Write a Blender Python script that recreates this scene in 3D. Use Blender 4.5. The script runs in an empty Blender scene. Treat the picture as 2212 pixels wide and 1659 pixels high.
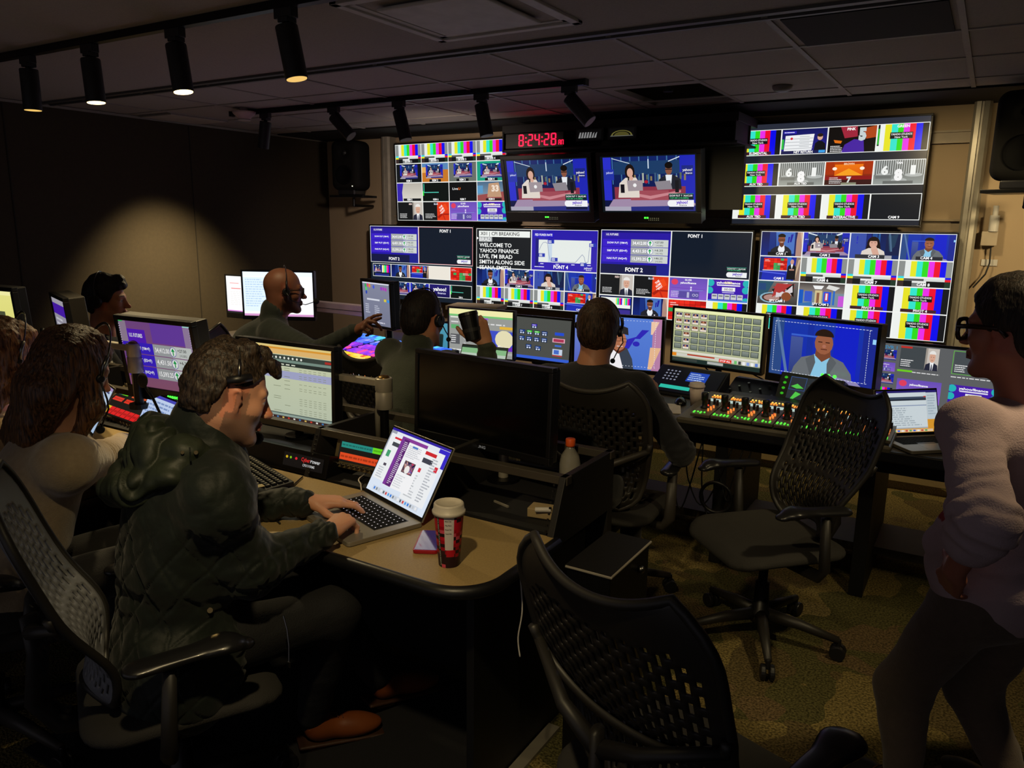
import bpy, bmesh, math, random
import numpy as np
from mathutils import Vector, Matrix, Euler

SC = bpy.context.scene
COL = SC.collection
rnd = random.Random(7)

# ------------------------------------------------------------------ camera
CAM_Z = 1.65
F_PX, CX, CY = 1673.0, 1106.0, 829.5
_X = Vector((0.85306341, -0.11658939, 0.5086155))      # world X in camera axes
_Y = Vector((0.5216762, 0.16871113, -0.8362957))
_Z = Vector((0.01169411, 0.97874587, 0.2047432))
cam_d = bpy.data.cameras.new('camera')
cam = bpy.data.objects.new('camera', cam_d)
COL.objects.link(cam)
cam_d.sensor_fit = 'HORIZONTAL'
cam_d.sensor_width = 36.0
cam_d.lens = 36.0 * F_PX / 2212.0
cam_d.clip_start = 0.02
cam.matrix_world = Matrix(((_X.x, _X.y, _X.z, 0), (_Y.x, _Y.y, _Y.z, 0), (_Z.x, _Z.y, _Z.z, CAM_Z), (0, 0, 0, 1)))
SC.camera = cam
_R = Matrix((_X, _Y, _Z))

def sight(u, v):
    return _R @ Vector((u - CX, -(v - CY), -F_PX))
def at_z(u, v, z):
    d = sight(u, v); t = (z - CAM_Z) / d.z
    return Vector((d.x * t, d.y * t, z))
def at_y(u, v, y):
    d = sight(u, v); t = y / d.y
    return Vector((d.x * t, y, CAM_Z + d.z * t))
def at_x(u, v, x):
    d = sight(u, v); t = x / d.x
    return Vector((x, d.y * t, CAM_Z + d.z * t))
def at_d(u, v, dep):
    d = sight(u, v) * (dep / F_PX)
    return Vector((d.x, d.y, CAM_Z + d.z))

# ------------------------------------------------------------------ world, exposure
w = bpy.data.worlds.new('world'); SC.world = w
w.use_nodes = True
w.node_tree.nodes['Background'].inputs[0].default_value = (0.9, 0.85, 0.95, 1)
w.node_tree.nodes['Background'].inputs[1].default_value = 0.16
SC.view_settings.view_transform = 'Standard'
SC.view_settings.look = 'None'
SC.view_settings.gamma = 1.0
SC.view_settings.use_curve_mapping = False
SC.view_settings.exposure = 0.0
SC.cycles.max_bounces = 5
SC.cycles.diffuse_bounces = 3
SC.cycles.glossy_bounces = 3
SC.cycles.transmission_bounces = 5
SC.cycles.transparent_max_bounces = 6
SC.cycles.sample_clamp_indirect = 4.0
SC.cycles.sample_clamp_direct = 20.0
SC.cycles.caustics_reflective = False
SC.cycles.caustics_refractive = False
SC.cycles.blur_glossy = 1.0
SC.cycles.use_denoising = True

def spot(name, loc, tgt, power, ang, blend=0.5, col=(1.0, 0.82, 0.5), size=0.03):
    l = bpy.data.lights.new(name, 'SPOT'); o = bpy.data.objects.new(name, l); COL.objects.link(o)
    l.energy = power; l.spot_size = math.radians(ang); l.spot_blend = blend; l.color = col
    l.shadow_soft_size = size
    o.location = loc
    o.rotation_euler = (Vector(tgt) - Vector(loc)).to_track_quat('-Z', 'Y').to_euler()
    return o
def area(name, loc, tgt, power, size, col=(1, 0.9, 0.75), sy=None):
    l = bpy.data.lights.new(name, 'AREA'); o = bpy.data.objects.new(name, l); COL.objects.link(o)
    l.energy = power; l.size = size; l.color = col
    if sy: l.shape = 'RECTANGLE'; l.size_y = sy
    o.location = loc
    o.rotation_euler = (Vector(tgt) - Vector(loc)).to_track_quat('-Z', 'Y').to_euler()
    return o

# warm spots, a few in lamp heads built below, most added without a fixture, and the room's faint fill
WARM = (1.0, 0.78, 0.42)


# ------------------------------------------------------------------ colour and materials
def s2l(c):
    c = max(c, 0.0)
    return c / 12.92 if c <= 0.04045 else ((c + 0.055) / 1.055) ** 2.4
def hexc(h):
    if isinstance(h, str):
        h = h.lstrip('#'); return tuple(s2l(int(h[i:i + 2], 16) / 255) for i in (0, 2, 4))
    return tuple(s2l(x / 255) for x in h)

_M = {}
def mat(name, col, rough=0.6, metal=0.0, spec=0.5, noise=None, bump=None, emit=None, coat=0.0, alpha=None, trans=0.0, sheen=0.0, amp=0.25):
    """noise=(scale, second colour); bump=(scale, strength)"""
    if name in _M: return _M[name]
    m = bpy.data.materials.new(name); m.use_nodes = True; _M[name] = m
    nt = m.node_tree; b = nt.nodes['Principled BSDF']
    c = hexc(col)
    b.inputs['Base Color'].default_value = (*c, 1)
    b.inputs['Roughness'].default_value = rough
    b.inputs['Metallic'].default_value = metal
    b.inputs['Specular IOR Level'].default_value = spec
    b.inputs['Coat Weight'].default_value = coat
    b.inputs['Sheen Weight'].default_value = sheen
    b.inputs['Transmission Weight'].default_value = trans
    if alpha is not None: b.inputs['Alpha'].default_value = alpha
    tc = nt.nodes.new('ShaderNodeTexCoord')
    if noise is None: noise = (14.0, tuple(int(max(0, min(255, x * 0.82))) for x in (int(col.lstrip('#')[i:i+2], 16) for i in (0, 2, 4))) if isinstance(col, str) else col)
    n = nt.nodes.new('ShaderNodeTexNoise'); n.inputs['Scale'].default_value = noise[0]; n.inputs['Detail'].default_value = 5
    nt.links.new(tc.outputs['Object'], n.inputs['Vector'])
    mx = nt.nodes.new('ShaderNodeMix'); mx.data_type = 'RGBA'
    mx.inputs[6].default_value = (*c, 1); mx.inputs[7].default_value = (*hexc(noise[1]), 1)
    nt.links.new(n.outputs['Fac'], mx.inputs[0]); nt.links.new(mx.outputs[2], b.inputs['Base Color'])
    if bump:
        n2 = nt.nodes.new('ShaderNodeTexNoise'); n2.inputs['Scale'].default_value = bump[0]; n2.inputs['Detail'].default_value = 3
        nt.links.new(tc.outputs['Object'], n2.inputs['Vector'])
        bp = nt.nodes.new('ShaderNodeBump'); bp.inputs['Strength'].default_value = bump[1]; bp.inputs['Distance'].default_value = 0.005
        nt.links.new(n2.outputs['Fac'], bp.inputs['Height']); nt.links.new(bp.outputs['Normal'], b.inputs['Normal'])
    if emit:
        b.inputs['Emission Color'].default_value = (*hexc(emit[0]), 1); b.inputs['Emission Strength'].default_value = emit[1]
    return m

def attr_mat(name, strength=0.0, rough=0.35, spec=0.3, sampling='AUTO', bump=None, sss=0.0, base_black=False, emit_only=False):
    """colour comes from the point attribute Col; strength>0 makes it a light-giving screen"""
    if name in _M: return _M[name]
    m = bpy.data.materials.new(name); m.use_nodes = True; _M[name] = m
    nt = m.node_tree; b = nt.nodes['Principled BSDF']
    a = nt.nodes.new('ShaderNodeAttribute'); a.attribute_name = 'Col'
    b.inputs['Roughness'].default_value = rough; b.inputs['Specular IOR Level'].default_value = spec
    if strength > 0:
        b.inputs['Base Color'].default_value = (0.004, 0.004, 0.005, 1)
        nt.links.new(a.outputs['Color'], b.inputs['Emission Color'])
        b.inputs['Emission Strength'].default_value = strength
        m.cycles.emission_sampling = sampling
    else:
        nt.links.new(a.outputs['Color'], b.inputs['Base Color'])
        if sss: b.inputs['Subsurface Weight'].default_value = sss; b.inputs['Subsurface Radius'].default_value = (0.02, 0.008, 0.004); b.inputs['Subsurface Scale'].default_value = 0.3
    if bump:
        tc = nt.nodes.new('ShaderNodeTexCoord')
        n2 = nt.nodes.new('ShaderNodeTexNoise'); n2.inputs['Scale'].default_value = bump[0]; n2.inputs['Detail'].default_value = 4
        nt.links.new(tc.outputs['Object'], n2.inputs['Vector'])
        bp = nt.nodes.new('ShaderNodeBump'); bp.inputs['Strength'].default_value = bump[1]; bp.inputs['Distance'].default_value = 0.004
        nt.links.new(n2.outputs['Fac'], bp.inputs['Height']); nt.links.new(bp.outputs['Normal'], b.inputs['Normal'])
    return m

# ------------------------------------------------------------------ mesh builder
class MB:
    def __init__(s): s.v = []; s.f = []; s.mi = []; s.m = Matrix.Identity(4); s.cur = 0; s.c = []; s.col = (1, 1, 1)
    def add(s, vs, fs):
        b = len(s.v); s.v += [tuple(s.m @ Vector(p)) for p in vs]; s.c += [s.col] * len(vs)
        s.f += [tuple(i + b for i in f) for f in fs]; s.mi += [s.cur] * len(fs); return s
    def box(s, a, b):
        x0, y0, z0 = [min(a[i], b[i]) for i in range(3)]; x1, y1, z1 = [max(a[i], b[i]) for i in range(3)]
        return s.add([(x0, y0, z0), (x1, y0, z0), (x1, y1, z0), (x0, y1, z0), (x0, y0, z1), (x1, y0, z1), (x1, y1, z1), (x0, y1, z1)],
                     [(0, 3, 2, 1), (4, 5, 6, 7), (0, 1, 5, 4), (1, 2, 6, 5), (2, 3, 7, 6), (3, 0, 4, 7)])
    def cbox(s, c, d): return s.box([c[i] - d[i] / 2 for i in range(3)], [c[i] + d[i] / 2 for i in range(3)])
    def cyl(s, p, q, r, r2=None, n=20, caps=True):
        p = Vector(p); q = Vector(q); r2 = r if r2 is None else r2
        d = (q - p).normalized(); a = d.orthogonal().normalized(); b = d.cross(a)
        vs = []; 
        for k in range(n):
            t = 2 * math.pi * k / n; e = a * math.cos(t) + b * math.sin(t)
            vs += [p + e * r, q + e * r2]
        fs = [(2 * k, 2 * ((k + 1) % n), 2 * ((k + 1) % n) + 1, 2 * k + 1) for k in range(n)]
        if caps: fs += [tuple(2 * k for k in reversed(range(n))), tuple(2 * k + 1 for k in range(n))]
        return s.add(vs, fs)
    def tube(s, pts, r, n=8, closed=False, flat=1.0):
        pts = [Vector(p) for p in pts]; N = len(pts); vs = []; up = None
        rr = r if isinstance(r, (list, tuple)) else [r] * N
        for i, p in enumerate(pts):
            if closed: d = pts[(i + 1) % N] - pts[i - 1]
            else: d = pts[min(i + 1, N - 1)] - pts[max(i - 1, 0)]
            d.normalize()
            if up is None: up = d.orthogonal().normalized()
            up = (up - d * up.dot(d)).normalized(); b = d.cross(up)
            for k in range(n):
                t = 2 * math.pi * k / n; vs.append(p + (up * math.cos(t) * flat + b * math.sin(t)) * rr[i])
        fs = []
        for i in range(N if closed else N - 1):
            j = (i + 1) % N
            for k in range(n): l = (k + 1) % n; fs.append((i * n + k, i * n + l, j * n + l, j * n + k))
        if not closed: fs += [tuple(reversed(range(n))), tuple((N - 1) * n + k for k in range(n))]
        return s.add(vs, fs)
    def lathe(s, prof, n=28, c=(0, 0, 0)):
        """prof: list of (r, z)"""
        vs = []; 
        for r, z in prof:
            for k in range(n):
                t = 2 * math.pi * k / n; vs.append((c[0] + r * math.cos(t), c[1] + r * math.sin(t), c[2] + z))
        fs = []
        for i in range(len(prof) - 1):
            for k in range(n): l = (k + 1) % n; fs.append((i * n + k, i * n + l, (i + 1) * n + l, (i + 1) * n + k))
        fs += [tuple(reversed(range(n))), tuple((len(prof) - 1) * n + k for k in range(n))]
        return s.add(vs, fs)
    def ell(s, c, r, n=16, m=10):
        vs = [(c[0], c[1], c[2] - r[2])]
        for i in range(1, m):
            a = math.pi * i / m - math.pi / 2
            for k in range(n): t = 2 * math.pi * k / n; vs.append((c[0] + r[0] * math.cos(a) * math.cos(t), c[1] + r[1] * math.cos(a) * math.sin(t), c[2] + r[2] * math.sin(a)))
        vs.append((c[0], c[1], c[2] + r[2])); fs = []
        for k in range(n): fs.append((0, 1 + (k + 1) % n, 1 + k)); fs.append((len(vs) - 1, 1 + (m - 2) * n + k, 1 + (m - 2) * n + (k + 1) % n))
        for i in range(m - 2):
            for k in range(n): l = (k + 1) % n; a = 1 + i * n; fs.append((a + k, a + l, a + n + l, a + n + k))
        return s.add(vs, fs)
    def prism(s, poly, z0, z1):
        n = len(poly)
        return s.add([(x, y, z0) for x, y in poly] + [(x, y, z1) for x, y in poly],
                     [tuple(reversed(range(n))), tuple(range(n, 2 * n))] + [(k, (k + 1) % n, n + (k + 1) % n, n + k) for k in range(n)])
    def prism_x(s, poly, x0, x1):
        """poly in (y, z), swept along x"""
        n = len(poly)
        return s.add([(x0, y, z) for y, z in poly] + [(x1, y, z) for y, z in poly],
                     [tuple(range(n)), tuple(reversed(range(n, 2 * n)))] + [(k, n + k, n + (k + 1) % n, (k + 1) % n) for k in range(n)])
    def grid(s, fn, nu, nv, skip=None, cu=False):
        vs = [fn(i / nu, j / nv) for j in range(nv + 1) for i in range(nu + 1)]
        fs = []
        for j in range(nv):
            for i in range(nu):
                if skip and skip(i, j): continue
                a = j * (nu + 1) + i; fs.append((a, a + 1, a + nu + 2, a + nu + 1))
        return s.add(vs, fs)
    def build(s, name, m, parent=None, bevel=0.0, smooth=False, sub=0, solid=0.0, col=False, seg=2, loc=None, rot=None):
        me = bpy.data.meshes.new(name); me.from_pydata(s.v, [], s.f)
        for x in (m if isinstance(m, (list, tuple)) else [m]): me.materials.append(x)
        if any(s.mi): me.polygons.foreach_set('material_index', s.mi)
        if col:
            a = me.attributes.new('Col', 'FLOAT_COLOR', 'POINT')
            a.data.foreach_set('color', [x for c in s.c for x in (*c, 1.0)])
        if smooth: me.polygons.foreach_set('use_smooth', [True] * len(me.polygons))
        me.update()
        o = bpy.data.objects.new(name, me); COL.objects.link(o)
        if parent: o.parent = parent
        if loc is not None: o.location = loc
        if rot is not None: o.rotation_euler = rot
        if solid: md = o.modifiers.new('s', 'SOLIDIFY'); md.thickness = solid; md.offset = 0
        if bevel: md = o.modifiers.new('b', 'BEVEL'); md.width = bevel; md.segments = seg; md.limit_method = 'ANGLE'; md.angle_limit = math.radians(40); md.harden_normals = False
        if sub: md = o.modifiers.new('u', 'SUBSURF'); md.levels = sub; md.render_levels = sub
        return o

def thing(name, label, cat, loc=(0, 0, 0), rz=0.0, group=None, rot=None):
    o = bpy.data.objects.new(name, None); COL.objects.link(o); o.empty_display_size = 0.05
    o.location = loc; o.rotation_euler = rot if rot is not None else (0, 0, rz)
    o['label'] = label; o['category'] = cat
    if group: o['group'] = group
    return o
def tag(o, label, cat, group=None):
    o['label'] = label; o['category'] = cat
    if group: o['group'] = group
    return o
def struct(o): o['kind'] = 'structure'; return o
def dup(root, loc=None, rz=None, label=None, group=None, rot=None):
    r = root.copy(); COL.objects.link(r)
    if loc is not None: r.location = loc
    if rz is not None: r.rotation_euler = (0, 0, rz)
    if rot is not None: r.rotation_euler = rot
    if label: r['label'] = label
    if group: r['group'] = group
    for ch in list(root.children):
        c = ch.copy(); COL.objects.link(c); c.parent = r
        for g in list(ch.children):
            d = g.copy(); COL.objects.link(d); d.parent = c
    return r

# ------------------------------------------------------------------ screen pictures: flat coloured polygons on a lit panel
_TX = {}
def text_mesh(s, bold=0.0):
    k = (s, bold)
    if k in _TX: return _TX[k]
    cu = bpy.data.curves.new('t', 'FONT'); cu.body = s; cu.resolution_u = 2; cu.offset = bold; cu.size = 1.0
    cu.fill_mode = 'FRONT'
    ob = bpy.data.objects.new('t', cu)
    me = bpy.data.meshes.new_from_object(ob)
    vs = [(v.co.x, v.co.y) for v in me.vertices]; fs = [tuple(p.vertices) for p in me.polygons]
    bpy.data.objects.remove(ob); bpy.data.curves.remove(cu); bpy.data.meshes.remove(me)
    x0 = min([p[0] for p in vs] or [0]); x1 = max([p[0] for p in vs] or [1])
    _TX[k] = (vs, fs, x0, x1); return _TX[k]

def clip(poly, x0, y0, x1, y1):
    def cut(p, ins, inter):
        out = []
        for i in range(len(p)):
            a, b = p[i - 1], p[i]
            ia, ib = ins(a), ins(b)
            if ib:
                if not ia: out.append(inter(a, b))
                out.append(b)
            elif ia: out.append(inter(a, b))
        return out
    def ix(X): return lambda a, b: (X, a[1] + (b[1] - a[1]) * (X - a[0]) / (b[0] - a[0]))
    def iy(Y): return lambda a, b: (a[0] + (b[0] - a[0]) * (Y - a[1]) / (b[1] - a[1]), Y)
    for ins, inter in ((lambda p: p[0] >= x0, ix(x0)), (lambda p: p[0] <= x1, ix(x1)), (lambda p: p[1] >= y0, iy(y0)), (lambda p: p[1] <= y1, iy(y1))):
        poly = cut(poly, ins, inter)
        if len(poly) < 3: return []
    return poly

class Canvas:
    STEP = 0.00004
    def __init__(s, w, h): s.w = w; s.h = h; s.v = []; s.f = []; s.c = []; s.mi = []
    def view(s): return View(s, 0, 0, s.w, s.h, 0)
    def put(s, pts, faces, cols, z, mi=0):
        b = len(s.v); s.v += [(x - s.w / 2, s.h / 2 - y, z * s.STEP) for x, y in pts]; s.c += cols
        s.f += [tuple(i + b for i in f) for f in faces]; s.mi += [mi] * len(faces)
    def build(s, name, parent, loc, rot=(math.pi / 2, 0, 0), strength=1.0, thick=0.002):
        me = bpy.data.meshes.new(name); me.from_pydata(s.v, [], s.f)
        me.materials.append(attr_mat('screen_glow_%g' % strength, strength)); me.materials.append(attr_mat('screen_text_%g' % strength, strength, sampling='NONE'))
        me.polygons.foreach_set('material_index', s.mi)
        a = me.attributes.new('Col', 'FLOAT_COLOR', 'POINT'); a.data.foreach_set('color', [x for c in s.c for x in (*c, 1.0)])
        me.update()
        o = bpy.data.objects.new(name, me); COL.objects.link(o); o.parent = parent; o.location = loc; o.rotation_euler = rot
        return o

class View:
    def __init__(s, c, x0, y0, x1, y1, z): s.cv = c; s.x0 = x0; s.y0 = y0; s.W = x1 - x0; s.H = y1 - y0; s.z = z
    def sub(s, x0, y0, x1, y1):
        s.z += 1
        return View(s.cv, s.x0 + x0 * s.W, s.y0 + y0 * s.H, s.x0 + x1 * s.W, s.y0 + y1 * s.H, s.z)
    def poly(s, pts, col, mi=None):
        s.z += 1
        P = [(s.x0 + x * s.W, s.y0 + y * s.H) for x, y in pts]
        P = clip(P, s.x0, s.y0, s.x0 + s.W, s.y0 + s.H)
        if len(P) < 3: return
        ar = abs(sum(P[i - 1][0] * P[i][1] - P[i][0] * P[i - 1][1] for i in range(len(P)))) / 2
        # faces must look out of the panel (counter-clockwise once y is flipped)
        sg = sum(P[i - 1][0] * P[i][1] - P[i][0] * P[i - 1][1] for i in range(len(P)))
        if sg > 0: P = P[::-1]
        s.cv.put(P, [tuple(range(len(P)))], [hexc(col)] * len(P), s.z, (0 if ar > 0.0004 else 1) if mi is None else mi)
    def rect(s, x0, y0, x1, y1, col, col2=None):
        if col2 is None: return s.poly([(x0, y0), (x1, y0), (x1, y1), (x0, y1)], col)
        s.z += 1
        X = [s.x0 + x0 * s.W, s.x0 + x1 * s.W]; Y = [s.y0 + y0 * s.H, s.y0 + y1 * s.H]
        s.cv.put([(X[0], Y[1]), (X[1], Y[1]), (X[1], Y[0]), (X[0], Y[0])], [(0, 1, 2, 3)], [hexc(col2)] * 2 + [hexc(col)] * 2, s.z)
    def ell(s, cx, cy, rx, ry, col, n=14, a0=0, a1=360):
        s.poly([(cx + rx * math.cos(math.radians(a0 + (a1 - a0) * k / n)), cy + ry * math.sin(math.radians(a0 + (a1 - a0) * k / n))) for k in range(n + (a1 - a0 < 360))], col)
    def line(s, x0, y0, x1, y1, w, col):
        dx = (x1 - x0) * s.W; dy = (y1 - y0) * s.H; L = math.hypot(dx, dy) or 1
        px = -dy / L * w / 2 / s.W * s.cv.w; py = dx / L * w / 2 / s.H * s.cv.w
        s.poly([(x0 + px, y0 + py), (x1 + px, y1 + py), (x1 - px, y1 - py), (x0 - px, y0 - py)], col)
    def frame(s, x0, y0, x1, y1, t, col):
        tx = t * s.cv.w / s.W; ty = t * s.cv.w / s.H
        s.rect(x0, y0, x1, y0 + ty, col); s.rect(x0, y1 - ty, x1, y1, col); s.rect(x0, y0, x0 + tx, y1, col); s.rect(x1 - tx, y0, x1, y1, col)
    def text(s, t, x, y, h, col, al='l', w=None, bold=0.012, rot=0, mi=1):
        """baseline at y, cap height h (both in the view's height), w = width to fit"""
        vs, fs, a, b = text_mesh(t, bold)
        if not vs: return
        s.z += 1
        sy = h * s.H / 0.7; sx = sy
        if w is not None: sx = w * s.W / (b - a)
        off = {'l': -a * sx, 'c': -(a + b) / 2 * sx, 'r': -b * sx}[al]
        cr, sr = math.cos(rot), math.sin(rot); P = []
        for px, py in vs:
            X = px * sx + off; Y = -py * sy
            P.append((s.x0 + x * s.W + X * cr - Y * sr, s.y0 + y * s.H + X * sr + Y * cr))
        s.cv.put(P, fs, [hexc(col)] * len(P), s.z, mi)
    def scribble(s, x0, y0, x1, y1, rows, col, seed=1, dens=0.8, th=0.45, wmin=0.5):
        """rows of small dashes, as print too fine to read looks"""
        r = random.Random(seed); dy = (y1 - y0) / rows
        for k in range(rows):
            x = x0; xe = x0 + (x1 - x0) * r.uniform(wmin, 1)
            while x < xe:
                l = r.uniform(0.04, 0.14) * (x1 - x0)
                s.rect(x, y0 + dy * (k + 0.5 - th / 2), min(x + l, xe), y0 + dy * (k + 0.5 + th / 2), col); s.z -= 1
                x += l + 0.02 * (x1 - x0) / dens
        s.z += 1

WHT = 'f4f6f2'
def label(v, t, h=0.1, y=0.97, bar=None, w=None):
    if bar: v.rect(0.18, y - h * 1.25, 0.82, y + h * 0.2, bar)
    v.text(t, 0.5, y, h, 'ffffff', 'c', w, bold=0.03)
def smpte(v, lab):
    top = [('8c908e', .12), ('e8ecea', .11), ('e6e82a', .11), ('38e6d2', .11), ('30dd22', .11), ('ea34ea', .11), ('f01030', .11), ('1410ee', .11), ('8c908e', .11)]
    x = 0
    for c, w_ in top: v.rect(x, 0, x + w_ + .001, .60, c); x += w_
    v.rect(0, .6, .12, .68, '30dce8'); v.rect(.12, .6, .89, .68, 'e8ecea'); v.rect(.89, .6, 1, .68, '1a18e8')
    v.rect(0, .68, .12, .77, 'e8e420'); v.rect(.12, .68, .5, .77, '3a3c3c', '6a6c6c'); v.rect(.5, .68, .89, .77, 'd8dcd8'); v.rect(.89, .68, 1, .77, 'e81828')
    v.rect(0, .77, .12, 1, '3c2e2c'); v.rect(.12, .77, .28, 1, '16181a'); v.rect(.28, .77, .55, .84, 'eef0ee'); v.rect(.28, .84, .55, 1, '7a7e7c'); v.rect(.55, .77, .89, 1, '101214'); v.rect(.89, .77, 1, 1, '22382a')
    label(v, lab, .11, .96)
def fbars(v, lab=None, words=True, green=False):
    cs = ['eef2ee', 'e8e428', '34e4ce', '2edc1e', 'ea30e8', 'f00c30', '0c0cec', '14161a']
    ws = [.14, .13, .13, .11, .12, .12, .13, .12]; x = 0
    for c, w_ in zip(cs, ws): v.rect(x, 0, x + w_, 1, c); x += w_
    if words:
        v.rect(.25, .31, .70, .55, '15161a')
        v.text('YAHOO STUDIOS', .475, .42, .075, 'f2f2f2', 'c', .42, bold=.02); v.text('New York', .475, .525, .07, 'f2f2f2', 'c', .26, bold=.02)
    if lab:
        v.rect(.12, .86, .8, .99, '45202c'); v.text('8:24', .15, .96, .07, '222222', 'l')
        v.text(lab, .5, .97, .1, 'ffffff', 'c', bold=.03)
    if green: v.rect(0, .0, .04, .8, '101214'); v.rect(0.005, .15, .035, .75, '35c83a')

def studio_bg(v, a='10206e', b='1c2c90'):
    v.rect(0, 0, 1, 1, '0e1a48', '17307a')
def anchor_man(v, x=.52, s=1.0, lab=None, y=1.0):
    """dark suit, white shirt, glasses, looking down"""
    def X(a): return x + a * s
    def Y(b): return y + (b - 1) * s * 1.25
    v.poly([(X(-.27), Y(1)), (X(-.25), Y(.80)), (X(-.17), Y(.72)), (X(-.04), Y(.64)), (X(.06), Y(.64)), (X(.18), Y(.72)), (X(.25), Y(.82)), (X(.27), Y(1))], '23242c')
    v.poly([(X(-.05), Y(.63)), (X(.07), Y(.63)), (X(.09), Y(.8)), (X(.03), Y(1)), (X(-.02), Y(1)), (X(-.08), Y(.78))], 'eef0f4')
    v.poly([(X(-.05), Y(.5)), (X(.06), Y(.5)), (X(.06), Y(.66)), (X(.01), Y(.72)), (X(-.05), Y(.66))], '6a3a28')
    v.ell(X(0), Y(.45), .088 * s, .17 * s, '8a5038')
    v.ell(X(0), Y(.35), .092 * s, .12 * s, '17130f', a0=180, a1=360)
    v.rect(X(-.09), Y(.30), X(.09), Y(.37), '17130f')
    v.frame(X(-.07), Y(.44), X(-.004), Y(.49), .0022, '14100f'); v.frame(X(.01), Y(.44), X(.074), Y(.49), .0022, '14100f')
    v.rect(X(-.03), Y(.535), X(.04), Y(.55), 'e8d8d0')
    v.poly([(X(.12), Y(.86)), (X(.17), Y(.86)), (X(.15), Y(.91))], 'ffffff')
def cam1(v, lab='CAM 1', s=1.0):
    studio_bg(v)
    v.rect(0, 0, .2, 1, '0a1648', '14287c'); v.rect(.2, 0, .35, .9, '16307e'); v.poly([(.35, 0), (.83, 0), (.83, .9), (.4, .9)], '4a74c0')
    v.rect(.4, .1, .5, .8, '2e54a8'); v.poly([(.72, .1), (.78, .08), (.74, .42), (.70, .42)], '20209a'); v.poly([(.66, .2), (.70, .2), (.68, .45), (.65, .45)], '2420a0')
    v.poly([(.88, 0), (1, 0), (1, 1), (.82, 1)], 'b08a7c'); v.poly([(.94, .0), (1, 0), (1, .6)], 'd0b098'); v.rect(.82, .0, .86, 1, '122066')
    anchor_man(v, .5, s)
    if lab: v.rect(.18, .84, .75, 1, '14161c'); label(v, lab, .1, .96)
def duo(v, lab=None, small=False, banner=False):
    v.rect(0, 0, 1, 1, '122466', '0c1238')
    if not small:
        for k in range(9): v.rect(.1 + k * .1, .0, .112 + k * .1, .5, '3c6e9c')
    v.rect(.12, .08, .88, .32, '1d3c66'); v.line(.1, .02, .3, .12, .006, 'd8e4ee'); v.line(.72, .1, .86, .01, .008, 'dfe8f0'); v.rect(.5, .05, .512, .22, 'c8d8e8')
    v.rect(.0, 0, .09, .8, '2a30c8'); v.rect(.0, .22, .12, .42, '2434a8'); v.rect(.84, 0, 1, .9, '2028b4'); v.rect(.86, .18, .98, .36, '1c2880')
    if not small:
        v.text('yahoo!', .03, .3, .04, 'd8e0ff', 'l', .08); v.text('yahoo!', .87, .28, .045, 'ffffff', 'l', .1); v.text('finance', .9, .33, .03, 'ffffff', 'l', .07)
        for k in range(14): v.rect(.3 + .045 * k, .30 + .03 * (k % 3), .32 + .045 * k, .42 + .02 * (k % 4), ['5a6a5c', '8a7a52', '3c5a7a', 'a8b0a0'][k % 4])
    v.rect(.12, .55, .9, .95, '8c3446'); v.poly([(.1, .78), (.9, .76), (1, .86), (1, .93), (.04, .93)], 'a08aa8'); v.rect(.3, .62, .72, .8, 'a04c58'); v.poly([(.2, .62), (.52, .72), (.85, .62), (.85, .66), (.52, .78), (.2, .66)], 'c8848c')
    v.poly([(.0, .93), (1, .9), (1, 1), (0, 1)], '2a3080'); v.rect(.0, .92, .3, 1, 'aaa6b8')
    # woman
    v.ell(.30, .27, .055, .14, '1c1210'); v.rect(.265, .26, .345, .5, '1c1210')
    v.poly([(.16, .75), (.18, .48), (.25, .38), (.37, .38), (.40, .48), (.40, .75)], 'e0d6cc'); v.ell(.302, .29, .034, .085, 'd8a894'); v.ell(.315, .39, .022, .04, 'd8a894')
    v.rect(.275, .36, .292, .55, '1c1210')
    # man
    v.poly([(.6, .6), (.62, .42), (.69, .34), (.77, .34), (.85, .42), (.86, .6)], '20232e'); v.poly([(.69, .34), (.76, .34), (.75, .5), (.70, .5)], 'e8ecf2')
    v.ell(.725, .25, .036, .09, '8a5440'); v.ell(.725, .17, .042, .06, '120e0c'); v.rect(.69, .235, .76, .25, '120e0c')
    v.poly([(.265, .43), (.44, .43), (.44, .62), (.275, .63)], 'a0949a'); v.ell(.352, .52, .02, .035, 'f0f0f0')
    v.poly([(.57, .46), (.74, .44), (.76, .6), (.6, .61)], '8c868e'); v.rect(.19, .5, .235, .66, '15121a'); v.rect(.79, .44, .83, .66, '15161c')
    v.ell(.48, .46, .02, .03, 'b02030')
    if banner:
        v.rect(.72, .68, .98, .79, '10242a'); v.rect(.72, .68, .98, .69, '2a8a70'); v.text('DOW FUT ↑ 34,412.00', .73, .735, .032, 'ffffff', 'l', .24); v.text('+27.00 (+0.08%)', .73, .775, .028, '40d080', 'l', .2)
        v.rect(.735, .80, .985, .92, 'f2f2f6'); v.ell(.735, .86, .03, .06, 'f2f2f6'); v.text('yahoo!', .86, .865, .055, '5a1ec8', 'c', .12, bold=.03); v.text('finance', .87, .905, .03, '222222', 'c', .08)
        v.rect(.72, .925, .98, .975, '141a40')
    if lab: label(v, lab, .1, .96, '141824')
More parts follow.
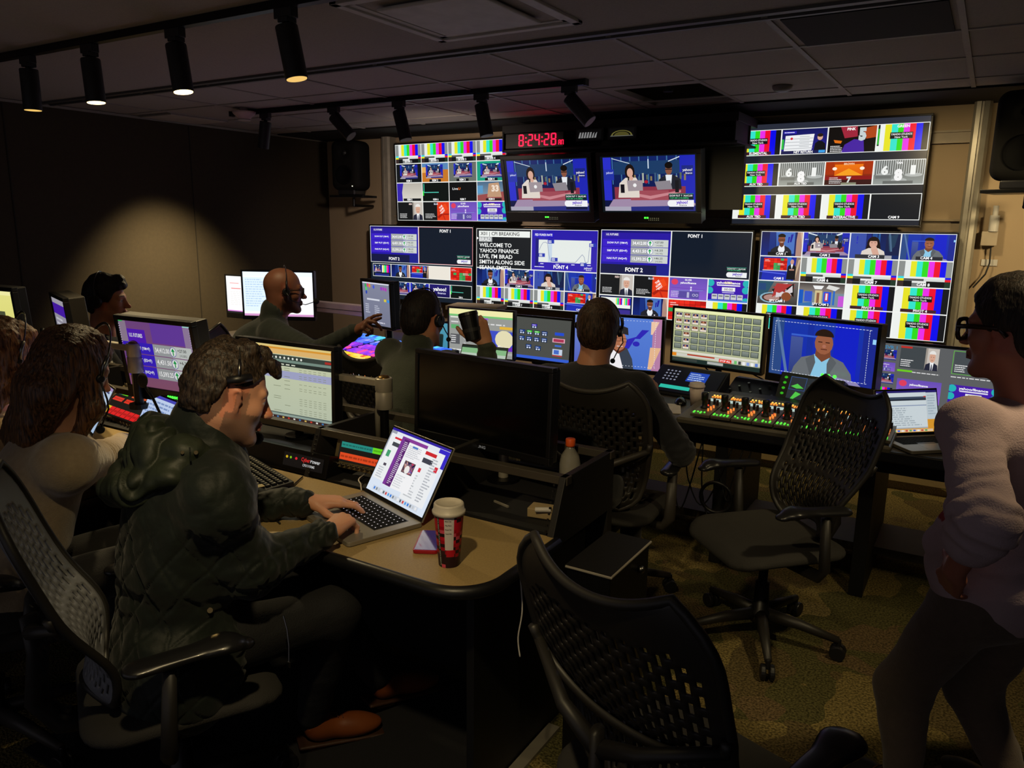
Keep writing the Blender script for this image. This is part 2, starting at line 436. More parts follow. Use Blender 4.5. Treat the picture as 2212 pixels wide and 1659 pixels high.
def cam3(v, lab='CAM 3'):
    v.rect(0, 0, 1, 1, '0e1c50', '122a66'); v.rect(0, 0, .32, 1, '3a50a8'); v.text('!', .12, .4, .3, '2830b8', 'l'); v.rect(.33, 0, .42, .9, '16267c'); v.rect(.44, 0, .54, .9, '1f4a90')
    v.rect(.56, 0, .60, .8, '2a5a98'); v.rect(.72, 0, 1, .85, '162048'); v.poly([(.75, .1), (.95, .0), (.9, .5), (.8, .7)], '223c58'); v.line(.78, 0, .84, .7, .01, '4a6888')
    v.ell(.47, .38, .13, .26, '1e1210'); v.poly([(.35, .38), (.6, .38), (.66, .85), (.3, .85)], '1e1210')
    v.poly([(.22, 1), (.25, .7), (.38, .58), (.58, .58), (.7, .7), (.74, 1)], 'ded4ca'); v.ell(.47, .40, .083, .17, 'd8a692'); v.poly([(.39, .3), (.56, .3), (.5, .2), (.42, .22)], '1e1210')
    v.rect(.42, .36, .455, .375, '3a2420'); v.rect(.49, .36, .525, .375, '3a2420'); v.ell(.49, .58, .06, .1, 'dcae9a'); v.poly([(.43, .62), (.56, .60), (.62, .9), (.5, .95)], 'd6a894')
    v.rect(.12, .84, .72, 1, '32333a'); v.rect(.72, .86, .86, 1, 'a8a8b0')
    if lab: label(v, lab, .1, .96)
def cam4(v, lab='CAM 4', safe=False):
    v.rect(0, 0, 1, 1, '1a38a8', '1424b8'); v.rect(0, 0, .12, 1, '2c4a86'); v.rect(.2, .25, .3, .6, '2e3ea8'); v.rect(.36, .0, .42, .8, '1830a0'); v.rect(.62, 0, .84, 1, '1422c8'); v.rect(.88, 0, 1, 1, '1c2a90')
    v.poly([(.03, 0), (.06, 0), (.2, 1), (.17, 1)], '5a78a8'); v.rect(.2, .25, .45, .28, '3a62d0'); v.rect(.2, .3, .32, .95, '47589a', '2b3b80')
    v.poly([(.22, 1), (.25, .82), (.32, .64), (.45, .57), (.6, .56), (.72, .64), (.8, .82), (.82, 1)], '6a6f74')
    v.poly([(.44, .56), (.6, .55), (.62, .66), (.56, 1), (.42, 1), (.42, .7)], '8cc8e6')
    v.poly([(.44, .56), (.36, .66), (.42, .95), (.46, .7)], '5a5f64'); v.poly([(.6, .55), (.66, .66), (.58, .95), (.57, .7)], '5a5f64')
    v.poly([(.46, .4), (.59, .4), (.6, .58), (.52, .68), (.45, .58)], '7a4630'); v.ell(.525, .36, .088, .19, '9c5e42'); v.ell(.523, .24, .09, .12, '2a1a12', a0=178, a1=362)
    v.rect(.47, .335, .51, .35, '2a1612'); v.rect(.54, .335, .58, .35, '2a1612'); v.rect(.50, .455, .56, .47, '5a2a24'); v.ell(.53, .41, .018, .03, 'b0705a')
    v.poly([(.56, .88), (.86, .94), (.9, 1), (.58, 1)], '9088b8')
    v.rect(.965, .2, .995, .28, '9cd8ff')
    if safe:
        for k in range(30): v.rect(.03 + .031 * k, .055, .05 + .031 * k, .062, 'e8f0ff'); v.z -= 1; v.rect(.03 + .031 * k, .935, .05 + .031 * k, .942, 'e8f0ff'); v.z -= 1
        for k in range(22): v.rect(.93, .06 + .04 * k, .934, .085 + .04 * k, 'e8f0ff'); v.z -= 1; v.rect(.03, .06 + .04 * k, .034, .085 + .04 * k, 'e8f0ff'); v.z -= 1
    if lab: v.rect(.3, .86, .8, 1, '2a2c34'); label(v, lab, .1, .96)
def heat(v, seed=3):
    r = random.Random(seed); v.rect(0, 0, 1, 1, '8a1410')
    for i in range(7):
        for j in range(5):
            g = (i in (3, 4) and j > 1) or r.random() < .1
            v.rect(i / 7 + .004, j / 5 + .01, (i + 1) / 7 - .004, (j + 1) / 5 - .01, ['28a050', '38b060'][i % 2] if g else r.choice(['e02418', 'd01c14', 'b81814', 'f03020'])); v.z -= 1
    v.z += 1
    v.scribble(.05, .1, .3, .3, 2, 'ffd8d0', 4); v.scribble(.6, .4, .9, .6, 2, 'ffd8d0', 5)
def cam5(v, lab='CAM 5', scale=1):
    v.rect(0, 0, 1, 1, '1a2a98', '2030b8'); v.poly([(0, 0), (.12, 0), (.06, 1), (0, 1)], '182870'); v.poly([(.66, 0), (.78, 0), (.8, 1), (.7, 1)], '2c6ac8'); v.poly([(.9, 0), (1, 0), (1, 1), (.86, 1)], '8c7466'); v.poly([(.95, .1), (1, .1), (.9, .9), (.88, .8)], 'c8ac8c')
    heat(v.sub(.1, .06, .68, .56)); v.z += 12; v.poly([(0, .62), (.65, .7), (.65, .74), (0, .66)], '5c6ce8'); v.rect(.08, .56, .7, .6, 'c8ccd8')
    v.poly([(.68, .95), (.70, .4), (.76, .3), (.84, .3), (.9, .4), (.9, .95)], '15161c'); v.ell(.8, .2, .045, .11, 'c89480'); v.poly([(.77, .3), (.83, .3), (.8, .5)], 'f0f0f0'); v.rect(.74, .5, .86, .56, 'b08070')
    if lab: label(v, lab, .1, .96)
def spy1(v, lab='SPY CAM 1'):
    v.rect(0, 0, 1, 1, '6e6a68', '3e3c3a'); v.poly([(0, 0), (.4, 0), (.25, .5), (0, .7)], '2c5468'); v.rect(.02, .1, .2, .4, '284878')
    v.ell(.36, .72, .3, .24, '88b4c8'); v.ell(.36, .72, .25, .19, '4e3028'); v.ell(.36, .72, .2, .14, 'b08880')
    for k in range(26):
        r_ = random.Random(k); v.poly([(r_.uniform(.35, .95), r_.uniform(0, .7)) for _ in range(3)], r_.choice(['d8d0d4', '2a1c1c', 'b03838', 'e8e4e8', '1a1412'])); 
    v.ell(.72, .65, .12, .2, '8a4a2c'); label(v, lab, .1, .9)
def spy2(v, lab='SPY CAM 2'):
    v.rect(0, 0, 1, .4, '4a4442', '8a827c'); v.rect(0, .4, 1, 1, '7a8c98'); v.rect(0, .3, .1, .9, '1a5ac0'); v.rect(.13, .35, .3, .8, '3858c8'); v.rect(.36, .3, .52, .85, 'd0c090'); v.rect(.40, .4, .46, .85, '8c5c44')
    v.rect(.55, .35, .72, .9, '2050e0'); v.rect(.58, .4, .66, .75, 'c83848'); v.rect(.6, .42, .64, .7, 'e8e8ea'); v.rect(.76, .3, .8, .9, '2868c8'); v.rect(.88, .5, 1, .95, 'c858d8'); v.poly([(.3, .1), (.55, .1), (.5, .25), (.35, .25)], 'eef0f0'); v.poly([(.65, .05), (.9, .15), (.8, .3), (.6, .2)], 'dcdcd8')
    v.rect(.2, .85, .7, 1, '22262c'); v.poly([(.0, .9), (.3, .8), (.35, 1), (0, 1)], '3a70b0'); label(v, lab, .1, .94)
def portrait(v, x=.78, s=1.0, bg='c8c0b8'):
    v.rect(x - .2, 0, x + .2, 1, bg); v.rect(x - .2, 0, x - .14, 1, 'a0988f')
    v.poly([(x - .2, 1), (x - .17, .74), (x - .04, .64), (x + .06, .64), (x + .18, .74), (x + .2, 1)], '26283a')
    v.poly([(x - .05, .62), (x + .07, .62), (x + .04, 1), (x - .02, 1)], 'f0f2f4'); v.poly([(x, .72), (x + .02, .72), (x + .035, 1), (x - .015, 1)], '3a3c52')
    v.ell(x + .01, .4, .09, .24, 'd8a890'); v.ell(x + .01, .26, .1, .16, 'e8e6e2', a0=180, a1=360); v.rect(x - .04, .38, x - .01, .4, '6a4a40'); v.rect(x + .03, .38, x + .06, .4, '6a4a40'); v.rect(x - .02, .52, x + .04, .54, '9a5a50')
def ch_red(v, lab='RED'):
    v.rect(0, 0, 1, 1, '16181a'); portrait(v, .8); v.text(lab, .52, .15, .09, 'f0d8d0', 'c', bold=.03); v.scribble(.08, .62, .5, .9, 4, 'd8d8d8', 8, wmin=.6)
def ch_blue(v, lab='BLUE'):
    v.rect(0, 0, 1, 1, '16181a'); v.rect(.54, 0, 1, 1, 'e03a18'); v.text(lab, .5, .15, .09, 'd8e0f0', 'c', bold=.03)
    v.poly([(.6, .3), (.86, .08), (.96, .38), (.68, .66)], 'f04a1c')
    for k, t in enumerate(('THE', 'HOME', 'DEPOT')): v.text(t, .7 + k * .035, .3 + .14 * k, .1, 'ffffff', 'c', .14 + .03 * k, rot=-.7, bold=.03)
    v.poly([(.54, .8), (.7, .62), (1, .62), (1, .7), (.75, .7), (.6, .9)], 'a82010'); v.line(.75, .65, .85, 1, .01, 'c02814'); v.scribble(.08, .62, .5, .9, 4, 'd8d8d8', 9, wmin=.6)
def ch_silver(v, lab='SILVER'):
    v.rect(0, 0, 1, 1, '6a50b8', '8c60d0'); v.ell(.14, .2, .09, .14, 'e04060'); v.text(lab, .5, .13, .08, 'ffffff', 'c', bold=.02); v.text('yahoo/finance', .5, .27, .09, 'ffffff', 'c', .42, bold=.03)
    v.line(.1, .62, .9, .55, .006, '7a78c8'); v.rect(.56, .4, .6, .6, 'e0d8f8'); v.rect(.25, .62, .8, .95, '5a4ea0'); v.text('OO', .7, .85, .13, 'c8c8e0', 'c'); v.rect(.48, .66, .54, .92, 'b8b8d8'); v.scribble(.05, .62, .4, .92, 4, 'd8d0f0', 3)
    v.poly([(.05, .45), (.95, .5), (.95, .53), (.05, .48)], '7048b8')
def ch_gold(v, lab='GOLD'):
    v.rect(0, 0, 1, 1, '4a1ea8', '3018b0')
    for x, y in ((.06, .16), (.95, .14), (.94, .45), (.95, .95), (.04, .5)): v.ell(x, y, .09, .16, '28b4b8')
    v.text('yahoo/finance', .5, .18, .1, 'ffffff', 'c', .6, bold=.03); v.text(lab, .5, .18, .1, 'ffe8a0', 'c', .2, bold=.03); v.rect(.22, .22, .8, .28, 'e0dcf0'); v.rect(.35, .34, .68, .52, 'f0f0f4'); v.text('00:00', .515, .48, .1, '555555', 'c', .22)
    v.rect(.36, .56, .66, .60, 'c8c0e8')
    for k in range(5): v.rect(.1 + .16 * k, .66, .24 + .16 * k, .9, 'c8ccd0'); v.rect(.12 + .16 * k, .72, .22 + .16 * k, .78, '70747c')
    v.rect(.0, .93, 1, 1, '4a80d8')
def num_set(v, lab, bw=True):
    if bw:
        v.rect(0, 0, 1, 1, '5a5e5c')
        for k in range(22): v.rect(k / 22, 0, k / 22 + .022, .62, 'b8bcba'); v.z -= 1
        v.z += 1
        v.rect(0, .6, 1, 1, '7a7e7c', '9aa09c'); v.ell(.2, .62, .16, .1, 'a8acaa'); v.rect(.04, .62, .36, .76, '6e7270'); v.ell(.52, .84, .16, .1, 'b0b4b2'); v.ell(.8, .62, .18, .08, 'b4b8b6')
        v.text('6', .22, .58, .34, 'f0f2f0', 'c', .14, bold=.05); v.text('8', .5, .82, .42, 'f4f4f4', 'c', .17, bold=.07); v.text('1', .78, .58, .34, 'f0f2f0', 'c', .1, bold=.05)
        v.rect(.2, .86, .8, .98, '686c6a'); label(v, lab, .09, .16 if lab == 'TAN' else .96)
    else:
        v.rect(0, 0, 1, 1, 'b83c08', '5a0c08'); v.rect(.2, .12, .8, .6, 'f07810', 'e05c08'); v.poly([(.2, .6), (.35, .45), (.5, .3), (.65, .45), (.8, .6)], 'f8a020'); v.rect(0, .62, 1, .78, '8c1418')
        v.rect(0, 0, .18, .55, 'a83008'); v.rect(.82, 0, 1, .55, 'a83008'); v.ell(.2, .3, .05, .07, 'fff0e0'); v.ell(.78, .3, .05, .07, 'fff0e0'); v.rect(0, .78, 1, 1, '3a1414'); v.text('7', .52, .92, .26, 'd8dcd8', 'c', .1, bold=.05); v.rect(.36, .9, .68, 1, '8a8c74')
        v.text(lab, .5, .14, .08, 'ffd8b0', 'c', bold=.03); v.scribble(.1, .66, .4, .95, 4, 'e8e8e8', 4)
def pink(v):
    v.rect(0, 0, 1, 1, '14100e'); v.poly([(.25, 0), (.6, 0), (.62, .4), (.35, .45)], 'a0283c'); v.poly([(.72, .1), (1, .0), (1, .45), (.8, .5)], 'b0481c'); v.poly([(.36, .7), (.55, .5), (.75, .55), (.78, 1), (.3, 1)], '4a28a0'); v.text('5', .72, .52, .42, 'c8d4d4', 'c', .16, bold=.08)
    v.poly([(.12, .5), (.3, .55), (.28, .65), (.15, .62)], 'e07018'); v.text('PINK', .48, .15, .1, 'ffffff', 'c', bold=.03); v.scribble(.06, .72, .32, .98, 4, 'f0f0f0', 5)
def netret(v):
    v.rect(0, 0, 1, 1, '14185a', '2a2490'); v.rect(.03, .08, .32, .18, '2c22b0'); v.scribble(.05, .09, .28, .17, 1, 'e0e0ff', 2); v.poly([(.08, .26), (.72, .22), (.68, .86), (.06, .88)], 'eef0f2')
    for k in range(4): v.line(.08, .4 + .13 * k, .7, .38 + .13 * k, .003, 'b0b4b8'); v.rect(.4, .3 + .13 * k, .62, .33 + .13 * k, 'c0c4c8')
    v.ell(.22, .38, .03, .05, 'd83040'); v.rect(.0, .4, .05, .8, '30c040'); v.poly([(.72, 1), (.75, .6), (.82, .5), (.9, .52), (.97, .62), (1, 1)], '15151a'); v.ell(.85, .36, .06, .12, 'd8a890'); v.ell(.85, .28, .065, .07, '2a1c14'); v.rect(0, .87, 1, 1, '1c1e50'); v.rect(.84, .87, .98, .97, '40a0e8')
    label(v, 'NET RETURN', .09, .97)
def futures(v, y0=.17, y1=.75, head=True):
    if head: v.rect(.05, .05, .27, .14, '3a2aa0'); v.text('U.S. FUTURES', .16, .115, .045, 'ffffff', 'c', .18, bold=.02)
    rows = (('DOW FUT (YM=F)', '34,412.00', '+27.00', '(+0.08%)'), ('S&P FUT (ES=F)', '4,431.50', '+6.25', '(+0.14%)'), ('NAS FUT (NQ=F)', '15,593.25', '+46.25', '(+0.30%)'))
    for k, (a, b, c, d) in enumerate(rows):
        h = (y1 - y0) / 3; y = y0 + k * h
        v.rect(.02, y, .44, y + h - .012, '3c22c8'); v.rect(.44, y, .70, y + h - .012, 'a4a8aa'); v.rect(.70, y, .97, y + h - .012, 'ccd2ce'); 
        v.text(a, .39, y + h * .58, h * .24, 'ffffff', 'r', .3, bold=.02); v.text(b, .665, y + h * .64, h * .38, 'ffffff', 'r', .2, bold=.02)
        v.ell(.715, y + h * .46, .045, h * .42, '5a4ab0'); v.ell(.715, y + h * .46, .04, h * .37, 'f0f4f0'); v.poly([(.715, y + h * .14), (.74, y + h * .44), (.69, y + h * .44)], '18a050'); v.rect(.708, y + h * .4, .722, y + h * .76, '18a050')
        v.text(c, .84, y + h * .42, h * .24, '3a3e3c', 'c', .12); v.text(d, .85, y + h * .8, h * .2, '707472', 'c', .1)
def font2(v, lab='FONT 2', lh=.09):
    v.rect(0, 0, 1, 1, '2c1ca0', '2218a8'); v.rect(0, 0, 1, .05, '1c1878'); v.rect(0, .78, 1, 1, '161a44'); v.rect(0.82, .76, 1, 1, '20248c')
    futures(v, .2, .74); v.text(lab, .5, .94, lh, 'ffffff', 'c', bold=.03)
def font1(v, lh=.07, al=.5):
    v.rect(0, 0, 1, 1, '131c2a'); v.text('FONT 1', al, .13, lh, 'ffffff', 'c', bold=.03)
    v.rect(.72, .745, .96, .83, '16302c'); v.rect(.72, .745, .96, .755, '3a9a80'); v.text('DOW FUT ↑ 34,412.00', .73, .795, .03, 'ffffff', 'l', .22); v.text('+27.00 (+0.08%)', .73, .825, .024, '50d090', 'l', .16)
    v.rect(.75, .855, .97, .965, 'f0f2f4'); v.ell(.75, .91, .03, .055, 'f0f2f4'); v.text('yahoo!', .855, .915, .05, '5020c0', 'c', .12, bold=.03); v.text('finance', .87, .95, .028, '222222', 'c', .07)
def chart(v, lab='FONT 4'):
    v.rect(0, 0, 1, 1, '2c20a8', '3424b0'); v.rect(.03, .07, .34, .18, '2418c0'); v.text('FED FUNDS RATE', .185, .145, .055, 'ffffff', 'c', .27, bold=.02)
    v.rect(.06, .2, .11, .9, '1e1c7a'); v.rect(.11, .24, .91, .8, 'e6ece8'); v.rect(.26, .24, .32, .8, 'c8d8e8')
    pts = [(.12, .5), (.15, .38), (.18, .31), (.22, .30), (.25, .34), (.27, .6), (.30, .77), (.45, .785), (.68, .78), (.72, .7), (.78, .58), (.81, .64), (.83, .77), (.87, .76), (.88, .5), (.90, .3)]
    for a, b in zip(pts, pts[1:]): v.line(a[0], a[1], b[0], b[1], .004, '98a2b8'); v.z -= 1
    v.z += 1
    for x, y in ((.3, .24), (.16, .58), (.36, .68), (.8, .78), (.93, .3)): v.rect(x - .05, y, x + .05, y + .09, '2c3cb0'); v.scribble(x - .04, y + .01, x + .04, y + .08, 2, 'ffffff', 3, th=.6)
    for k in range(4): v.rect(.14 + .24 * k, .83, .19 + .24 * k, .85, 'e0e0ff')
    v.text(lab, .46, .95, .085, 'ffffff', 'c', bold=.03); v.text('yahoo!', .87, .93, .05, 'ffffff', 'c', .12); v.text('finance', .88, .97, .03, 'ffffff', 'c', .08); v.scribble(.05, .9, .22, .94, 1, 'ffffff', 6)
def prompter(v):
    v.rect(0, 0, 1, 1, '1a1e22'); v.rect(.04, .045, .98, .2, 'f0f4f0'); v.text('X01 | CPI BREAKING', .07, .16, .09, '333333', 'l', .72); v.rect(.04, .2, .29, .33, 'a8acac'); v.text('BRAD', .05, .31, .09, 'f4f4f4', 'l', .22)
    for k, (t, wd) in enumerate((('WELCOME TO', .6), ('YAHOO FINANCE', .73), ('LIVE, I\'M BRAD', .62), ('SMITH ALONG SIDE', .84), ('SEANA SMITH', .59))): v.text(t, .05, .46 + .147 * k, .1, 'f4f6f4', 'l', wd, bold=.02)
    v.poly([(.0, .2), (.035, .24), (.0, .28)], 'ffffff')
def mini_bars(v): 
    cs = ['eef2ee', 'e8e428', '34e4ce', '2edc1e', 'ea30e8', 'f00c30', '0c0cec']
    for k, c in enumerate(cs): v.rect(k / 7, 0, (k + 1) / 7, 1, c)

# ------------------------------------------------------------------ smooth solids (signed distance on a grid, meshed by surface nets)
V3 = lambda *a: np.array(a if len(a) == 3 else a[0], dtype=np.float64)
def unit(a): a = np.asarray(a, float); return a / (np.linalg.norm(a) + 1e-12)

class Solid:
    def __init__(s, lo, hi, res):
        s.lo = V3(*lo); s.res = res; s.n = np.ceil((V3(*hi) - s.lo) / res).astype(int) + 1
        s.a = np.full(tuple(s.n), 1.0, np.float32)
    def _loc(s, lo, hi):
        i0 = np.clip(np.floor((lo - s.lo) / s.res).astype(int), 0, s.n); i1 = np.clip(np.ceil((hi - s.lo) / s.res).astype(int) + 1, 0, s.n)
        if (i1 <= i0).any(): return None
        ax = [(s.lo[k] + np.arange(i0[k], i1[k]) * s.res).astype(np.float32) for k in range(3)]
        g = np.meshgrid(*ax, indexing='ij', sparse=True)
        return tuple(slice(i0[k], i1[k]) for k in range(3)), g
    def _mix(s, sl, d, k, op):
        a = s.a[sl]
        if op == 'u':
            if k > 0:
                h = np.maximum(k - np.abs(a - d), 0) / k; s.a[sl] = np.minimum(a, d) - h * h * k * 0.25
            else: s.a[sl] = np.minimum(a, d)
        else:
            d = -d
            if k > 0:
                h = np.maximum(k - np.abs(a - d), 0) / k; s.a[sl] = np.maximum(a, d) + h * h * k * 0.25
            else: s.a[sl] = np.maximum(a, d)
    def cap(s, a, b, ra, rb=None, k=0.01, op='u', flat=None):
        """tapered capsule; flat=(axis, factor) squeezes it along an axis"""
        a = V3(a); b = V3(b); rb = ra if rb is None else rb
        R = max(ra, rb) * (1 if flat is None else max(1, flat[1])) + k + 2 * s.res
        q = s._loc(np.minimum(a, b) - R, np.maximum(a, b) + R)
        if q is None: return s
        sl, (X, Y, Z) = q
        d = b - a; L2 = float(d @ d) + 1e-12
        px, py, pz = X - a[0], Y - a[1], Z - a[2]
        t = np.clip((px * d[0] + py * d[1] + pz * d[2]) / L2, 0, 1)
        rx, ry, rz = px - t * d[0], py - t * d[1], pz - t * d[2]
        if flat is not None:
            n = unit(flat[0]); e = rx * n[0] + ry * n[1] + rz * n[2]; c = (1 / flat[1] - 1)
            rx, ry, rz = rx + e * c * n[0], ry + e * c * n[1], rz + e * c * n[2]
            D = (np.sqrt(rx * rx + ry * ry + rz * rz) - (ra + (rb - ra) * t)) * min(1, flat[1])
        else: D = np.sqrt(rx * rx + ry * ry + rz * rz) - (ra + (rb - ra) * t)
        s._mix(sl, D, k, op); return s
    def chain(s, pts, rs, k=0.01, flat=None):
        for i in range(len(pts) - 1): s.cap(pts[i], pts[i + 1], rs[i], rs[i + 1], k, flat=flat)
        return s
    def ell(s, c, r, R=None, k=0.01, op='u'):
        c = V3(c); r = V3(*r) if not isinstance(r, (int, float)) else V3(r, r, r); R = np.eye(3) if R is None else np.asarray(R)
        m = r.max() + k + 2 * s.res
        q = s._loc(c - m, c + m)
        if q is None: return s
        sl, (X, Y, Z) = q
        px, py, pz = X - c[0], Y - c[1], Z - c[2]
        k0 = 0; k1 = 0
        for i in range(3):
            e = (px * R[i][0] + py * R[i][1] + pz * R[i][2])
            k0 = k0 + (e / r[i]) ** 2; k1 = k1 + (e / (r[i] ** 2)) ** 2
        k0 = np.sqrt(k0); k1 = np.sqrt(k1) + 1e-9
        s._mix(sl, k0 * (k0 - 1) / k1, k, op); return s
    def box(s, c, h, R=None, rad=0.005, k=0.0, op='u'):
        c = V3(c); h = V3(*h); R = np.eye(3) if R is None else np.asarray(R)
        m = np.linalg.norm(h) + k + 2 * s.res
        q = s._loc(c - m, c + m)
        if q is None: return s
        sl, (X, Y, Z) = q
        px, py, pz = X - c[0], Y - c[1], Z - c[2]; o = 0; ins = None
        for i in range(3):
            e = np.abs(px * R[i][0] + py * R[i][1] + pz * R[i][2]) - (h[i] - rad)
            o = o + np.maximum(e, 0) ** 2; ins = e if ins is None else np.maximum(ins, e)
        s._mix(sl, np.sqrt(o) + np.minimum(ins, 0) - rad, k, op); return s
    def fn(s, lo, hi, f, k=0.0, op='u'):
        q = s._loc(V3(lo), V3(hi))
        if q is None: return s
        sl, g = q; s._mix(sl, f(*g).astype(np.float32), k, op); return s
    def halfspace(s, p, n):
        """keep the side the normal points away from"""
        n = unit(n); q = s._loc(s.lo, s.lo + s.n * s.res); sl, (X, Y, Z) = q
        s.a[sl] = np.maximum(s.a[sl], ((X - p[0]) * n[0] + (Y - p[1]) * n[1] + (Z - p[2]) * n[2]).astype(np.float32)); return s
    def mesh(s):
        a = s.a; S = a < 0
        S[0] = S[-1] = False; S[:, 0] = S[:, -1] = False; S[:, :, 0] = S[:, :, -1] = False
        cnt = np.zeros(tuple(s.n - 1), np.uint8)
        for i in (0, 1):
            for j in (0, 1):
                for k in (0, 1): cnt += S[i:s.n[0] - 1 + i, j:s.n[1] - 1 + j, k:s.n[2] - 1 + k]
        cell = np.nonzero((cnt > 0) & (cnt < 8)); del cnt
        ci = np.stack(cell, 1); N = len(ci)
        if N == 0: return np.zeros((0, 3)), np.zeros((0, 4), int)
        idx = np.full(tuple(s.n - 1), -1, np.int32); idx[cell] = np.arange(N)
        off = np.array([[i, j, k] for i in (0, 1) for j in (0, 1) for k in (0, 1)])
        vals = np.stack([a[ci[:, 0] + o[0], ci[:, 1] + o[1], ci[:, 2] + o[2]] for o in off], 1).astype(np.float64)
        sg = np.stack([S[ci[:, 0] + o[0], ci[:, 1] + o[1], ci[:, 2] + o[2]] for o in off], 1)
        acc = np.zeros((N, 3)); num = np.zeros(N)
        for p in range(8):
            for q in range(p + 1, 8):
                if np.abs(off[p] - off[q]).sum() != 1: continue
                m = sg[:, p] != sg[:, q]
                va, vb = vals[m, p], vals[m, q]; t = np.clip(va / (va - vb + 1e-12), 0, 1)
                acc[m] += off[p] + t[:, None] * (off[q] - off[p]); num[m] += 1
        P = s.lo + (ci + acc / np.maximum(num, 1)[:, None]) * s.res
        F = []
        for ax in range(3):
            sa = [slice(None)] * 3; sb = [slice(None)] * 3; sa[ax] = slice(0, -1); sb[ax] = slice(1, None)
            A = S[tuple(sa)]; B = S[tuple(sb)]; e = np.stack(np.nonzero(A != B), 1)
            o1, o2 = [(1, 2), (2, 0), (0, 1)][ax]
            e = e[(e[:, o1] > 0) & (e[:, o2] > 0) & (e[:, o1] < s.n[o1] - 1) & (e[:, o2] < s.n[o2] - 1)]
            flip = A[e[:, 0], e[:, 1], e[:, 2]]
            q = []
            for da, db in ((1, 1), (0, 1), (0, 0), (1, 0)):
                c = e.copy(); c[:, o1] -= da; c[:, o2] -= db; q.append(idx[c[:, 0], c[:, 1], c[:, 2]])
            q = np.stack(q, 1); q[~flip] = q[~flip][:, ::-1]; F.append(q)
        F = np.concatenate(F); F = F[(F >= 0).all(1)]
        return P, F

def normals(P, F):
    n = np.cross(P[F[:, 2]] - P[F[:, 0]], P[F[:, 3]] - P[F[:, 1]]); N = np.zeros_like(P)
    for k in range(4): np.add.at(N, F[:, k], n)
    return N / (np.linalg.norm(N, axis=1, keepdims=True) + 1e-12)
def smooth_mesh(P, F, it=2, lam=0.5):
    for _ in range(it):
        A = np.zeros_like(P); c = np.zeros(len(P))
        for k in range(4):
            np.add.at(A, F[:, k], P[F[:, (k + 1) % 4]] + P[F[:, (k - 1) % 4]]); np.add.at(c, F[:, k], 2)
        P = P + lam * (A / np.maximum(c, 1)[:, None] - P)
    return P
def wob(P, freq, seed=0, octs=3, stretch=(1, 1, 1)):
    r = np.random.RandomState(seed); o = np.zeros(len(P)); amp = 1.0; Q = P * np.array(stretch)
    for k in range(octs):
        for j in range(4):
            d = r.randn(3); d /= np.linalg.norm(d); w = r.randn(3) * 0.6
            o += amp * np.sin((Q @ d) * freq * 2 ** k * 6.28 + r.rand() * 6.28 + 1.3 * np.sin((Q @ w) * freq * 2 ** k * 5))
        amp *= 0.5
    return o / 4
def np_obj(name, P, F, m, parent=None, cols=None):
    me = bpy.data.meshes.new(name)
    me.vertices.add(len(P)); me.vertices.foreach_set('co', P.astype(np.float32).ravel())
    me.loops.add(F.size); me.loops.foreach_set('vertex_index', F.astype(np.int32).ravel())
    me.polygons.add(len(F)); me.polygons.foreach_set('loop_start', np.arange(0, F.size, 4, dtype=np.int32)); 
    try: me.polygons.foreach_set('loop_total', np.full(len(F), 4, np.int32))
    except Exception: pass
    me.polygons.foreach_set('use_smooth', np.ones(len(F), bool))
    me.materials.append(m)
    if cols is not None:
        a = me.attributes.new('Col', 'FLOAT_COLOR', 'POINT'); a.data.foreach_set('color', np.concatenate([cols, np.ones((len(P), 1))], 1).astype(np.float32).ravel())
    me.update(); me.validate()
    o = bpy.data.objects.new(name, me); COL.objects.link(o)
    if parent is not None:
        o.parent = parent; o.matrix_parent_inverse = Matrix.Translation(-parent.location)
    return o

def frame3(yaw, pitch=0, roll=0):
    """rows: forward, left, up. yaw in degrees from +Y towards +X; pitch>0 looks down; roll>0 tips the head to its right"""
    y, p, r = map(math.radians, (yaw, pitch, roll))
    f = V3(math.sin(y) * math.cos(p), math.cos(y) * math.cos(p), -math.sin(p))
    l = unit(np.cross((0, 0, 1), f)); u = np.cross(f, l)
    return np.array([f, l * math.cos(r) + u * math.sin(r), u * math.cos(r) - l * math.sin(r)])

